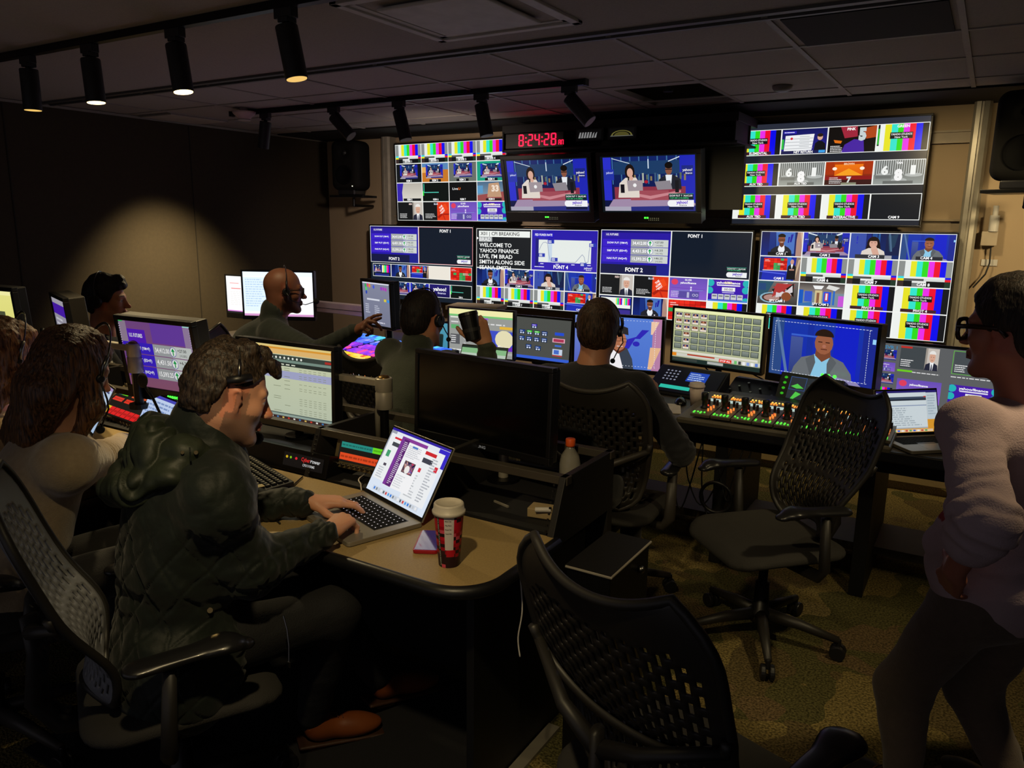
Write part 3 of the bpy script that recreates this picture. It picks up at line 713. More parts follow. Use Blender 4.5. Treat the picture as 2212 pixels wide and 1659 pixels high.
def add_head(S, c, R, sc=1.0, neck=None, jaw=1.0, nose=1.0, fem=False, ears=True):
    W = lambda x, y, z: V3(c) + (R[0] * x + R[1] * y + R[2] * z) * sc
    e = lambda p, r, k, op='u': S.ell(W(*p), tuple(x * sc for x in r), R, k * sc, op)
    cp = lambda a, b, ra, rb, k, op='u', flat=None: S.cap(W(*a), W(*b), ra * sc, rb * sc, k * sc, op, flat)
    e((-.014, 0, .036), (.098, .076, .088), .001)
    e((.028, 0, -.03), (.062, .059, .085), .03)
    e((-.03, 0, -.02), (.06, .055, .06), .03)
    for s_ in (-1, 1):
        cp((.0, s_ * .052 * jaw, -.05), (.062, s_ * .02 * jaw, -.100), .019, .018, .03)
        e((.055, s_ * .042, -.022), (.024, .022, .024), .02)
        cp((.084, s_ * .014, .022), (.072, s_ * .045, .022), .0105, .010, .014)
    cp((.074, -.01, -.104), (.074, .01, -.104), .016, .016, .02)
    for s_ in (-1, 1):
        e((.097, s_ * .031, .002), (.016, .019, .013), .012, 's')
    for s_ in (-1, 1): e((.0735, s_ * .031, .001), (.0135, .0135, .0135), .004)
    for s_ in (-1, 1):
        cp((.084, s_ * .02, .0095), (.079, s_ * .043, .008), .0045, .0045, .004)
        cp((.083, s_ * .021, -.0075), (.079, s_ * .042, -.0075), .0032, .0032, .004)
    cp((.086, 0, .014), (.108 * (1 if nose == 1 else 1 + .1 * (nose - 1)), 0, -.030), .0075, .0105, .014)
    e((.112, 0, -.033), (.0115, .0115, .0095), .008)
    for s_ in (-1, 1):
        e((.100, s_ * .0115, -.036), (.0105, .0075, .0075), .006)
    for s_ in (-1, 1):
        e((.104, s_ * .0075, -.0445), (.004, .0035, .004), .002, 's')
    cp((.091, -.012, -.060), (.091, .012, -.060), .0075, .0075, .010)
    cp((.094, -.010, -.0625), (.094, .010, -.0625), .005, .005, .004)
    cp((.092, -.013, -.073), (.092, .013, -.073), .006, .006, .006)
    cp((.101, -.022, -.0685), (.101, .022, -.0685), .0022, .0022, .003, 's')
    if ears:
        for s_ in (-1, 1):
            n = R[1] * s_ * .85 - R[0] * .5
            cp((-.006, s_ * .074, .012), (.0, s_ * .071, -.026), .019, .012, .006, 'u', (n, .45))
            cp((-.002, s_ * .084, .008), (.004, s_ * .081, -.014), .0095, .006, .003, 's', (n, .7))
            cp((.012, s_ * .074, -.004), (.010, s_ * .072, -.010), .005, .005, .004)
    if neck is not None:
        r = .050 if fem else .060
        S.cap(W(-.025, 0, -.05), neck, r * sc, (r + .008) * sc, .035)

def head_cols(P, c, R, skin, lip=(150, 80, 75), brow=(40, 28, 20), iris=(60, 50, 40), stubble=None, sc=1.0, bald_sheen=None):
    L = (P - V3(c)) @ np.array(R).T / sc
    C = np.tile(np.array(hexc(skin)), (len(P), 1)); x, y, z = L.T
    def paint(m, col, f=1.0): C[m] = C[m] * (1 - f) + np.array(hexc(col)) * f
    h = (np.abs(L) < .16).all(1)
    red = tuple(int(min(255, a * b)) for a, b in zip(skin, (1.05, .82, .78)))
    paint(h & (x > .09) & (np.abs(y) < .016) & (z > -.05) & (z < -.015), red, .5)
    paint(h & (np.abs(y) > .068) & (np.abs(x) < .03) & (np.abs(z) < .05), red, .5)
    if stubble:
        paint(h & (z < -.035) & (x > -.02) & ~((z > -.08) & (x > .094) & (np.abs(y) < .02)) & (z < -.035 + .0 * x) & (z > -.13), stubble[0], stubble[1])
        paint(h & (z < .02) & (z > -.035) & (x > -.002) & (x < .035) & (np.abs(y) > .05), stubble[0], stubble[1] * .8)
    paint(h & (x > .085) & (np.abs(y) < .024) & (z > -.079) & (z < -.057), lip, .75)
    paint(h & (x > .09) & (np.abs(y) < .022) & (np.abs(z + .0685) < .002), (60, 25, 25), .8)
    for s_ in (-1, 1):
        d = np.sqrt((x - .0735) ** 2 + (y - s_ * .031) ** 2 + (z - .001) ** 2)
        eye = h & (d < .0150) & (x > .077) & (z < .007) & (z > -.0065)
        paint(eye, (215, 210, 205)); paint(eye & (np.hypot(y - s_ * .031, z) < .0065), iris); 
        paint(h & (x > .06) & (z > .019 + .004 * np.cos((np.abs(y) - .03) * 60)) & (z < .031) & (np.abs(y) > .012) & (np.abs(y) < .05) & (y * s_ > 0), brow, .8)
        paint(h & (d < .0165) & (z > .006) & (z < .009) & (x > .075), (30, 18, 14), .8)
    return C

def add_hand(S, w, d, up, thumb, curl=(.25, .25, .2), sc=1.0, splay=.05, spread=None, thumb_in=.0):
    """w wrist, d towards the fingers, up = back of the hand, thumb=+1/-1: side of up x d the thumb is on"""
    d = unit(d); up = unit(up - d * np.dot(up, d)); lat = np.cross(up, d) * thumb
    w = V3(w)
    T = lambda x, y, z: w + (d * x + lat * y + up * z) * sc
    kn = [(.092, .029, 0), (.096, .0085, .003), (.090, -.012, .001), (.080, -.031, -.004)]
    st = [(.012, .014, 0), (.01, .005, .002), (.01, -.006, 0), (.012, -.015, -.002)]
    ln = [(.043, .026, .021), (.047, .030, .022), (.043, .028, .021), (.034, .021, .019)]
    fr = [.0092, .0094, .009, .0080]
    for i in range(4):
        S.cap(T(*st[i]), T(*kn[i]), .0135 * sc, .0115 * sc, .014)
    S.cap(T(.02, .02, -.008), T(.06, .022, -.008), .014 * sc, .010 * sc, .012); S.cap(T(.02, -.02, -.008), T(.06, -.024, -.006), .013 * sc, .009 * sc, .012)
    for i in range(4):
        cu = curl[i] if isinstance(curl[0], (tuple, list)) else curl
        a = 0.0; p = T(*kn[i]); sp = (1.4 - i) * splay; r = fr[i] * sc
        for j in range(3):
            a += cu[j]
            v = unit((d * math.cos(sp) + lat * math.sin(sp)) * math.cos(a) - up * math.sin(a))
            q = p + v * ln[i][j] * sc
            S.cap(p, q, r * (1 - .07 * j), r * (.94 - .08 * j), .0035 if j else .006); p = q
    v = unit(d * .62 + lat * (.72 - thumb_in) - up * .35); p = T(.022, .022, -.006); q = p + v * .044 * sc
    S.cap(p, q, .0145 * sc, .0115 * sc, .012)
    v2 = unit(d * .85 + lat * (.45 - thumb_in) - up * .3); r_ = q + v2 * .034 * sc; S.cap(q, r_, .0112 * sc, .0095 * sc, .004)
    v3 = unit(d * .95 + lat * (.2 - thumb_in) - up * .3); S.cap(r_, r_ + v3 * .026 * sc, .0098 * sc, .0080 * sc, .003)
    return T

def elbow(sh, wr, l1, l2, hint):
    sh = V3(sh); wr = V3(wr); D = wr - sh; L = min(np.linalg.norm(D), (l1 + l2) * .999); u = unit(D)
    a = (l1 * l1 - l2 * l2 + L * L) / (2 * L); h = math.sqrt(max(l1 * l1 - a * a, 0)); hint = V3(hint); n = unit(hint - u * np.dot(hint, u))
    return sh + u * a + n * h

# ------------------------------------------------------------------ materials
black_plastic = mat('black_plastic', '#17171a', .42)
black_matte = mat('black_matte', '#101012', .75)
black_metal = mat('black_metal', '#1a1a1b', .38, metal=.6)
dark_grey = mat('dark_grey_plastic', '#2b2b2d', .5)
bezel = mat('bezel_plastic', '#121214', .35)
screen_off = mat('screen_off_glass', '#08080a', .16, spec=.5)
silver = mat('brushed_aluminium', '#b9b2a2', .38, metal=.35)
steel = mat('steel', '#8c8a86', .3, metal=1)
white_pl = mat('white_plastic', '#d8d4cc', .5)
beige_wall = mat('beige_paint', '#b09a7c', .8, noise=(3, (164, 142, 112)), bump=(160, .12))
beige_pl = mat('beige_laminate', '#a89468', .5, noise=(60, (150, 130, 96)))
laminate = mat('speckled_laminate', '#b29a68', .45, noise=(220, (134, 112, 74)), bump=(300, .05))
rubber = mat('rubber_edge', '#151517', .4)
paper = mat('paper', '#d6cfc6', .8)

def panel_wall_material():
    m = mat('dark_fabric_wall', '#443a2a', .9, noise=(40, (56, 48, 35)), bump=(220, .35)); return m
def carpet_material():
    m = bpy.data.materials.new('patterned_carpet'); m.use_nodes = True; nt = m.node_tree; b = nt.nodes['Principled BSDF']; b.inputs['Roughness'].default_value = .95; b.inputs['Specular IOR Level'].default_value = .1
    tc = nt.nodes.new('ShaderNodeTexCoord')
    v = nt.nodes.new('ShaderNodeTexVoronoi'); v.inputs['Scale'].default_value = 1.9; nt.links.new(tc.outputs['Object'], v.inputs['Vector'])
    n0 = nt.nodes.new('ShaderNodeTexNoise'); n0.inputs['Scale'].default_value = 2.2; nt.links.new(tc.outputs['Object'], n0.inputs['Vector']); nt.links.new(n0.outputs['Color'], v.inputs['Vector'])
    v.inputs['Scale'].default_value = 4
    r = nt.nodes.new('ShaderNodeValToRGB'); nt.links.new(v.outputs['Color'], r.inputs['Fac']); r.color_ramp.interpolation = 'CONSTANT'
    cols = [(0, '#6a5c3c'), (.25, '#5c5034'), (.45, '#76683f'), (.62, '#545030'), (.78, '#64543a'), (.9, '#7e7048')]
    while len(r.color_ramp.elements) < len(cols): r.color_ramp.elements.new(.5)
    for e, (p, c) in zip(r.color_ramp.elements, cols): e.position = p; e.color = (*hexc(c), 1)
    f = nt.nodes.new('ShaderNodeTexNoise'); f.inputs['Scale'].default_value = 120; f.inputs['Detail'].default_value = 2; nt.links.new(tc.outputs['Object'], f.inputs['Vector'])
    mp = nt.nodes.new('ShaderNodeMapRange'); mp.inputs[1].default_value = .35; mp.inputs[2].default_value = .65; mp.inputs[3].default_value = .4; mp.inputs[4].default_value = 1.5; nt.links.new(f.outputs['Fac'], mp.inputs[0])
    mx = nt.nodes.new('ShaderNodeMix'); mx.data_type = 'RGBA'; mx.blend_type = 'MULTIPLY'; mx.inputs[0].default_value = 1; nt.links.new(r.outputs['Color'], mx.inputs[6]); nt.links.new(mp.outputs[0], mx.inputs[7]); nt.links.new(mx.outputs[2], b.inputs['Base Color'])
    bp = nt.nodes.new('ShaderNodeBump'); bp.inputs['Strength'].default_value = .9; bp.inputs['Distance'].default_value = .01; nt.links.new(f.outputs['Fac'], bp.inputs['Height']); nt.links.new(bp.outputs['Normal'], b.inputs['Normal'])
    return m

# ------------------------------------------------------------------ room shell
XL, XR, YB, YR, ZC = -5.83, 1.9, 5.95, -2.2, 2.43
ceil_m = mat('ceiling_tile', '#b4ada6', .9, noise=(120, (156, 149, 143)), bump=(180, .25))
ceil_m2 = mat('ceiling_plaster', '#a49c96', .85, noise=(8, (84, 78, 74)))
ceil_dark = mat('ceiling_black_paint', '#0e0d0c', .9)
struct(MB().box((XL - .1, YR - .1, -.12), (XR + .1, YB + .1, 0)).build('floor', carpet_material()))
struct(MB().box((XL - .12, YR, 0), (XL, YB, ZC + .3)).build('wall_left', panel_wall_material()))
struct(MB().box((XL - .1, YB, 0), (XR + .1, YB + .12, ZC + .3)).build('wall_back', beige_wall))
struct(MB().box((XR, YR, 0), (XR + .12, YB, ZC + .3)).build('wall_right', mat('dark_wall_paint', '#2a2622', .9)))
# no rear wall: left open so the world's faint fill light enters behind the camera
TX = [-.846 - .65 * k for k in range(-4, 8)]; TY = [3.2 + .6 * k for k in range(0, 4)]
c = MB(); c.box((XL, YR, ZC), (XR, 3.17, ZC + .03)); c.box((XL, 3.21, ZC), (XR, 3.8, ZC + .03))
# tiled field with one tile lifted out above the monitors and one black tile
c.box((XL, 3.8, ZC), (XR, 4.5, ZC + .03)); c.box((XL, 4.5, ZC), (-2.05, 5.3, ZC + .03)); c.box((-1.5, 4.5, ZC), (XR, 5.3, ZC + .03)); c.box((-2.05, 5.2, ZC), (-1.5, 5.3, ZC + .03))
struct(c.build('ceiling', ceil_m))
struct(MB().box((XL, YR, ZC + .28), (XR, YB, ZC + .34)).build('ceiling_deck', ceil_dark))
struct(MB().box((XL, 5.3, ZC - .012), (XR, YB, ZC + .05)).build('ceiling_soffit', ceil_dark))
t = MB()
for x in TX:
    if XL < x < XR: t.box((x - .012, 3.21, ZC - .006), (x + .012, 5.3, ZC + .002))
for y in TY[1:]: t.box((XL, y - .012, ZC - .005), (XR, y + .012, ZC + .001))
struct(t.build('trim_1', mat('ceiling_grid_bar', '#a8a29a', .6)))
struct(MB().box((XL, 3.13, ZC - .012), (XR, 3.165, ZC + .01)).box((XL, 3.215, ZC - .012), (XR, 3.235, ZC + .01)).build('trim_2', mat('slot_trim', '#5c5a58', .5)))
struct(MB().box((XL, 3.165, ZC + .03), (XR, 3.215, ZC + .06)).build('trim_3', ceil_dark))
struct(MB().box((XL, -1, ZC - .022), (XL + .012, YB, ZC - .004)).build('trim_4', mat('wall_edge_trim', '#a09a90', .5, metal=.3)))
struct(MB().box((XL, YR, .0), (XL + .015, YB, .1)).build('baseboard_left', black_plastic))
struct(MB().box((XL, YB - .015, .0), (XR, YB, .1)).build('baseboard_back', black_plastic))
s = MB()
for y in (4.35, 2.9, 1.4): s.box((XL, y - .004, .1), (XL + .004, y + .004, ZC - .03))
struct(s.build('trim_5', mat('wall_seam', '#2a241a', .8)))

# ceiling fittings
d = thing('air_diffuser', 'large square white ceiling air diffuser with raised middle plate', 'ceiling diffuser', (-1.83, 2.6, ZC))
dm = mat('diffuser_white', '#dcd8d4', .55)
f = MB()
for a, b, z in ((.345, .31, -.012), (.31, .28, -.004), (.28, .25, .012)):
    for sx, sy in ((1, 0), (-1, 0), (0, 1), (0, -1)):
        if sx: f.box((sx * a, -a, z), (sx * b, a, z + .012))
        else: f.box((-a, sy * a, z), (a, sy * b, z + .012))
f.build('frame', dm, d, bevel=.002)
MB().box((-.225, -.225, -.022), (.225, .225, -.008)).build('centre_plate', dm, d, bevel=.006)
MB().box((-.27, -.27, .014), (.27, .27, .018)).build('plenum', ceil_dark, d)
tag(MB().box((-.80, 3.27, ZC - .008), (-.23, 3.78, ZC - .001)).build('return_grille', mat('return_grille_black', '#121211', .9)), 'black square ceiling panel above the right of the video wall', 'ceiling panel')
d = thing('light_panel', 'flat white ceiling light panel, switched off, by the dark left wall', 'ceiling light', (-5.6, 4.15, ZC))
MB().box((-.2, -.27, -.012), (.2, .27, 0)).build('frame', mat('panel_frame', '#8a8680', .5), d, bevel=.003)
MB().box((-.18, -.25, -.015), (.18, .25, -.011)).build('diffuser', mat('panel_diffuser', '#d9d0c6', .6), d)
d = thing('smoke_detector', 'small round white smoke detector on the ceiling tiles', 'smoke detector', (-1.13, 4.79, ZC))
MB().lathe([(.055, 0), (.055, -.012), (.045, -.028), (.02, -.034)]).build('housing', mat('detector_grey', '#8a8480', .5), d, smooth=True)
d = thing('ceiling_sensor', 'pale flared ceiling sensor at the left end of the rear track', 'sensor', at_z(527, 240, ZC - .02))
MB().lathe([(.03, .02), (.03, -.002), (.085, -.004), (.075, -.022), (.048, -.046), (.045, -.056)], 24).build('flared_housing', mat('sensor_pink_white', '#e6c8c4', .5), d, smooth=True)
MB().lathe([(.046, -.058), (.044, -.066), (.02, -.069)], 24).build('lens_ring', white_pl, d, smooth=True)
d = thing('sprinkler', 'small sprinkler head hanging in the open ceiling tile', 'sprinkler', (-1.78, 4.7, ZC))
MB().cyl((0, 0, .26), (0, 0, .01), .014).cyl((0, 0, .012), (0, 0, 0), .03).build('pipe', dark_grey, d)

# ------------------------------------------------------------------ lighting tracks and their lamp heads
def track(x0, x1, y, label):
    t = thing('lighting_track', label, 'light track', ((x0 + x1) / 2, y, ZC), group=None); h = (x1 - x0) / 2
    MB().box((-h, -.019, -.032), (h, .019, -.001)).build('rail', black_metal, t, bevel=.002)
    MB().box((-h - .012, -.022, -.036), (-h, .022, 0)).box((h, -.022, -.036), (h + .012, .022, 0)).build('end_cap', black_plastic, t)
track(-5.2, 1.7, 2.15, 'black lighting track nearest the camera, crossing the upper left')
track(-4.95, -2.03, 4.08, 'shorter black lighting track running in front of the video wall')
head_out = mat('lamp_housing', '#222224', .5, spec=.4)
glow_on = mat('lamp_glow', '#fff2c0', emit=('#ffd98a', 9.0)); glow_dim = mat('lamp_glow_dim', '#5c5030', .3, emit=('#ffcf70', .9)); glow_off = mat('lamp_reflector_off', '#1c1a18', .3)
def lamp(x, y, dirv, label, glow, stem=.055, R=.041, L=.187, group=None):
    """adapter on the track, stem, cylinder head aimed along dirv"""
    o = thing('track_spotlight', label, 'spotlight', (x, y, ZC - .032), group=group)
    MB().box((-.045, -.018, -.035), (.045, .018, .002)).box((-.02, -.024, -.05), (.03, .024, -.03)).build('track_adapter', black_plastic, o, bevel=.003)
    MB().cyl((0, 0, -.03), (0, 0, -stem), .0085).ell((0, 0, -stem), (.014, .014, .014)).build('stem', black_metal, o, smooth=True)
    q = Vector(dirv).normalized(); rot = q.to_track_quat('-Z', 'Y').to_euler()
    ang = math.sqrt(max(0, 1 - q.z * q.z))
    h = MB().lathe([(R * .5, .002), (R * .96, 0), (R, -.004), (R, -L), (R * .93, -L), (R * .88, -L + .02), (R * .4, -L + .05)], 32)
    ho = h.build('lamp_housing', head_out, o, smooth=True, loc=(0, 0, -stem + (-.004)), rot=rot)
    md = ho.modifiers.new('e', 'EDGE_SPLIT'); md.split_angle = .6
    MB().cyl((0, 0, -L - .001), (0, 0, -L + .004), R * .9, n=32).build('lamp_face', glow, o, loc=(0, 0, -stem - .004), rot=rot)
    return o, Vector((x, y, ZC - .036 - stem)) + q * L
F_Y = 2.15
heads = [(-4.04, (.0, .0, -1), glow_dim, 'front-track spotlight at the far left edge, glowing faintly'),
         (-3.527, (.08, .0, -1), glow_on, 'second front-track spotlight from the left, lit, with a shiny housing'),
         (-2.925, (.15, .0, -1), glow_on, 'third front-track spotlight from the left, brightly lit'),
         (-2.288, (.18, .05, -1), glow_dim, 'largest front-track spotlight, tilted right, faint yellow ring in its mouth')]
fl = []
for x, dv, g, lb in heads: fl.append(lamp(x, F_Y, dv, lb, g)[1])
rl = []
for x, dv, lb in ((-4.596, (-.22, .0, -1), 'leftmost rear-track spotlight, short, in front of the dark wall'),
                  (-3.925, (.95, .2, -1), 'rear-track spotlight angled in front of the left loudspeaker'),
                  (-3.358, (.3, .0, -1), 'rear-track spotlight hanging over the left edge of the video wall'),
                  (-2.722, (.23, .0, -1), 'rear-track spotlight hanging left of the red digital clock'),
                  (-2.128, (.95, .1, -1), 'rightmost rear-track spotlight, tipped almost level')):
    rl.append(lamp(x, 4.08, dv, lb, glow_off)[1])
# lights placed by fl or rl shine from heads; the others have no fixture
spot('spot_desk', (-.75, .55, 2.3), (-1.35, 1.75, .74), 60, 70, .7, WARM, .035)
spot('spot_a', fl[1] + Vector((0, 0, -.02)), (-3.3, 2.0, .6), 60, 85, .8, WARM, .04)
spot('spot_b', fl[2] + Vector((0, 0, -.02)), (-2.4, 1.9, .7), 50, 80, .7, WARM, .04)
spot('spot_wall', (-4.95, 3.9, 2.25), (-5.83, 4.05, .5), 260, 74, 1.0, WARM, .05)
spot('fill_young', rl[0] + Vector((0, 0, -.02)), (-4.0, 2.6, 1.25), 60, 50, .8, WARM, .03)  # added to brighten the young man's face; this head is drawn unlit
spot('spot_console', (.75, 4.5, 1.95), (-.1, 5.9, 1.1), 70, 110, 1.0, WARM, .06)  # added wash for the right of the back wall, no lamp built
spot('fill_wall_low', (-1.6, 4.5, 2.1), (-1.5, 5.9, .5), 45, 110, 1.0, WARM, .06)  # added wash for the low back wall and heater cover, no lamp built
spot('fill_wall_post', (-.42, 4.9, 2.25), (-.3, 5.9, 1.4), 26, 115, 1.0, WARM, .06)  # added to fill the wall beside the right post, no lamp built
spot('fill_wall_left', (-3.4, 4.1, 2.1), (-4.0, 5.9, 1.1), 75, 120, 1.0, (1.0, .8, .66), .06)  # added wash for the left of the back wall, no lamp built
spot('spot_floor', (.5, 2.2, 2.3), (-.3, 2.7, 0), 60, 64, 1.0, WARM, .06)
spot('spot_front_row', (-3.0, 2.5, 2.3), (-3.1, 3.3, 1.0), 32, 85, 1.0, WARM, .05)  # added to brighten the bald man and his neighbours, no lamp built
spot('fill_front_row_b', (-1.7, 2.6, 2.3), (-1.7, 3.4, 1.0), 14, 80, 1.0, WARM, .05)  # second added light for the front row, no lamp built
spot('fill_panels', (-.35, 3.1, 2.3), (-.75, 3.7, .75), 26, 55, 1.0, WARM, .05)  # added to brighten the camera control panels, no lamp built

# ------------------------------------------------------------------ monitors
def monitor(name, label, cat_, pos, yaw, tilt, w, h, draw, strength=1.0, bz=.012, depth=.05, chin=None, m=None, group=None, back=None, scr_name='screen', glossy=None):
    """pos is the middle of the picture; the picture looks along local -Y"""
    o = thing(name, label, cat_, pos, rot=(math.radians(-tilt), 0, math.radians(yaw)), group=group)
    m = m or bezel; ch = bz if chin is None else chin; X, Z = w / 2, h / 2
    f = MB()
    f.box((-X - bz, -.006, Z), (X + bz, .02, Z + bz)).box((-X - bz, -.006, -Z - ch), (X + bz, .02, -Z)).box((-X - bz, -.006, -Z), (-X, .02, Z)).box((X, -.006, -Z), (X + bz, .02, Z))
    f.build('bezel', m, o, bevel=.0025)
    MB().box((-X - bz + .002, .003, -Z - ch + .002), (X + bz - .002, depth, Z + bz - .002)).build('back_shell', back or m, o, bevel=.006)
    if draw is None: MB().box((-X, -.001, -Z), (X, .002, Z)).build(scr_name, glossy or screen_off, o)
    else:
        c = Canvas(w, h); draw(c.view()); c.build(scr_name, o, (0, 0.0, 0), strength=strength)
    return o

def grid_panels(v, xs, ys, fns, gap=.0035, col=WHT):
    """rows of pictures with pale lines between; gap is in parts of the picture width"""
    k = 0
    for j in range(len(ys) - 1):
        for i in range(len(xs) - 1):
            if k < len(fns) and fns[k]:
                gx = gap * v.cv.w / v.W; gy = gap * v.cv.w / v.H; z = v.z
                v.rect(xs[i], ys[j], xs[i + 1], ys[j + 1], col)
                fns[k](v.sub(xs[i] + gx, ys[j] + gy, xs[i + 1] - gx, ys[j + 1] - gy)); v.z = z
            k += 1
def solidp(c, c2=None): return lambda v: v.rect(0, 0, 1, 1, c, c2)
def ren(kind, lab):
    def f(v):
        if kind == 0: v.rect(0, 0, 1, 1, '14181c'); q = v.sub(.15, .05, .85, .8)
        elif kind == 1: v.rect(0, 0, 1, 1, '5a88b8'); v.rect(0, .35, 1, 1, 'c87828'); v.rect(.0, .2, .3, .5, 'e8b060'); q = v.sub(.15, .08, .8, .8); v.z += 1
        elif kind == 2: v.rect(0, 0, 1, 1, '6a7068'); q = v.sub(.18, .06, .85, .78)
        else: v.rect(0, 0, 1, 1, '18a080'); q = v.sub(.12, .12, .88, .84)
        duo(q, small=True); v.z = q.z; v.rect(.28, .86, .72, 1, '15181c'); label(v, lab, .11, .97)
    return f
def rem5(v): v.rect(0, 0, 1, 1, 'b8b2a8', 'dcd8cc'); v.poly([(0, 0), (.26, 0), (.2, .5), (.22, 1), (0, 1)], '3828b0'); v.rect(.25, .84, .95, .98, '1a1c20'); label(v, 'REM 5', .1, .95)
def rem6(v): v.rect(0, 0, 1, 1, '0c1412'); v.rect(.04, .05, .065, .5, '40d8b0'); v.rect(.04, .5, .62, .54, '58d8c0'); v.rect(0, .45, .05, .7, '30d840'); label(v, 'REM 6', .1, .95)
def rem7(v): v.rect(0, 0, 1, 1, '0e1012'); v.text('Live', .12, .4, .12, 'f0f0f0', 'l', .2); v.text('U', .33, .4, .12, 'f07028', 'l', .08, bold=.03); label(v, 'REM 7', .1, .95)
def rem8(v): v.rect(0, 0, 1, 1, '4a6a88', '88a0b0'); v.poly([(0, .7), (1, .5), (1, 1), (0, 1)], '9a4c4c'); v.poly([(.4, .1), (.75, .05), (.85, .8), (.35, .8)], 'c09878'); v.text('33', .5, .5, .3, 'f0e0d0', 'l', .25, bold=.05); v.rect(.0, .2, .2, .6, '5c9ac8'); v.rect(.3, .86, .85, .98, '2a2020'); label(v, 'REM 8', .1, .95)
S_ = lambda l: (lambda v: smpte(v, l))
B_ = lambda l: (lambda v: fbars(v, l))
Q = (0, .25, .5, .75, 1)
def draw_U1(v):
    v.rect(0, 0, 1, 1, 'eef2ee')
    grid_panels(v, Q, (0, .25, .5, .75, 1), [S_('SKYPE %d' % k) for k in (1, 2, 3, 4)] + [ren(k, 'REM %d' % (k + 1)) for k in range(4)] + [rem5, rem6, rem7, rem8, ch_red, ch_blue, ch_silver, ch_gold], gap=.003)
def draw_U4(v):
    v.rect(0, 0, 1, 1, '2a2e3c')
    v.rect(0, .30, 1, .385, '20242e'); v.rect(0, .62, 1, .70, '1c2029'); v.rect(0, .95, 1, 1, '20242e')
    rows = [(.055, .31, [B_('ELEMENTAL'), netret, pink, lambda v: (fbars(v, None, green=True), v.text('GREEN', .5, .13, .1, 'ffffff', 'c', bold=.03))]),
            (.385, .62, [B_('AUX TBD'), lambda v: num_set(v, 'AUX TBD'), lambda v: num_set(v, 'BROWN', False), lambda v: num_set(v, 'TAN')]),
            (.70, .95, [B_('AUX TBD'), B_('AUX TBD'), B_('INTERACTIVE'), lambda v: (v.rect(0, 0, 1, 1, '10161e'), label(v, 'CAM 9', .1, .96))])]
    for y0, y1, f in rows: grid_panels(v, Q, (y0, y1), f)
def bordered(fn, c): 
    def f(v): v.rect(0, 0, 1, 1, c); fn(v.sub(.006, .008, .994, .992))
    return f
def draw_L1(v):
    v.rect(0, 0, 1, 1, '16202c')
    grid_panels(v, (0, .49, 1), (0, .5), [lambda v: font2(v, 'FONT 2', .08), bordered(lambda v: font1(v, .08), 'd84a58')])
    f5 = (.02, .21, .4, .59, .79, .99)
    grid_panels(v, f5, (.52, .70), [lambda v: (v.rect(0, 0, 1, 1, '16202c'), mini_bars(v.sub(.5, .1, .95, .7)), duo(v.sub(.04, .1, .46, .7), small=True), v.rect(.1, .8, .9, 1, '202c80')), lambda v: cam1(v, None), lambda v: cam5(v, None), solidp('ece6da'), lambda v: heat(v, 5)])
    grid_panels(v, f5, (.76, .94), [lambda v: duo(v, small=True), lambda v: duo(v, small=True), lambda v: duo(v, small=True), lambda v: (v.rect(0, 0, 1, 1, '241c70', '1a1450'), v.text('yahoo!', .5, .5, .28, 'ffffff', 'c', .65, bold=.03), v.text('finance', .6, .75, .16, 'e0e0ff', 'c', .4)), lambda v: (rem6(v),)])
def draw_L2(v):
    v.rect(0, 0, 1, 1, 'eef2ee')
    grid_panels(v, (0, .475, 1), (0, .51), [prompter, chart])
    grid_panels(v, Q, (.51, .755, 1), [cam1, lambda v: duo(v, 'CAM 2'), cam3, cam4, S_('CAM 6'), S_('CAM 7'), S_('CAM 8'), cam5])
def draw_L3(v):
    v.rect(0, 0, 1, 1, 'eef2ee')
    grid_panels(v, (0, .49, 1), (0, .51), [font2, lambda v: font1(v, .07, .3)])
    grid_panels(v, (0, .245, .49, .745, 1), (.51, .76, 1), [ch_red, ch_blue, ch_silver, ch_gold, lambda v: (v.rect(0, 0, 1, 1, '16204a'), v.rect(.05, .08, .95, .62, 'eef2ee'), mini_bars(v.sub(.48, .1, .7, .45)), mini_bars(v.sub(.73, .1, .95, .45)), v.rect(.05, .7, .95, .95, '3c3090')), lambda v: cam1(v, None), lambda v: (heat(v, 8),), lambda v: fbars(v, None)])
def draw_L4(v):
    v.rect(0, 0, 1, 1, 'eef2ee')
    grid_panels(v, (0, .235, .485, .74, 1), (0, .25, .5, .745, 1), [cam1, lambda v: duo(v, 'CAM 2'), cam3, cam4, cam5, S_('CAM 6'), S_('CAM 7'), S_('CAM 8'), spy1, spy2, B_('PIVOT 3'), B_('PIVOT 4'), B_(None), B_(None), B_(None), B_(None)], gap=.003)

tv = dict(name='wall_television', cat_='television', bz=.012, depth=.06)
monitor(label='wall television, upper left, with a four by four grid of colour bars and studio feeds', pos=(-4.12, 5.671, 1.986), yaw=-2, tilt=-2.1, w=1.21, h=.667, draw=draw_U1, **tv)
monitor(label='big wall television at upper right showing three rows of colour bars and numbers', pos=(-1.027, 5.719, 1.996), yaw=-.8, tilt=.7, w=1.21, h=.677, draw=draw_U4, **tv)
monitor(label='lower wall television furthest left, with empty FONT 1 panel framed in pink', pos=(-4.49, 5.72, 1.262), yaw=0, tilt=0, w=1.185, h=.675, draw=draw_L1, **tv)
monitor(label='lower wall television with the white WELCOME TO YAHOO FINANCE prompter text', pos=(-3.275, 5.72, 1.262), yaw=0, tilt=0, w=1.17, h=.66, draw=draw_L2, **tv)
monitor(label='lower wall television with large FONT 2 and FONT 1 panels above RED and BLUE', pos=(-2.07, 5.72, 1.262), yaw=0, tilt=0, w=1.19, h=.675, draw=draw_L3, **tv)
monitor(label='lower wall television furthest right, showing CAM 1 to CAM 8 and two SPY CAM views', pos=(-.806, 5.72, 1.262), yaw=0, tilt=0, w=1.215, h=.69, draw=draw_L4, **tv)

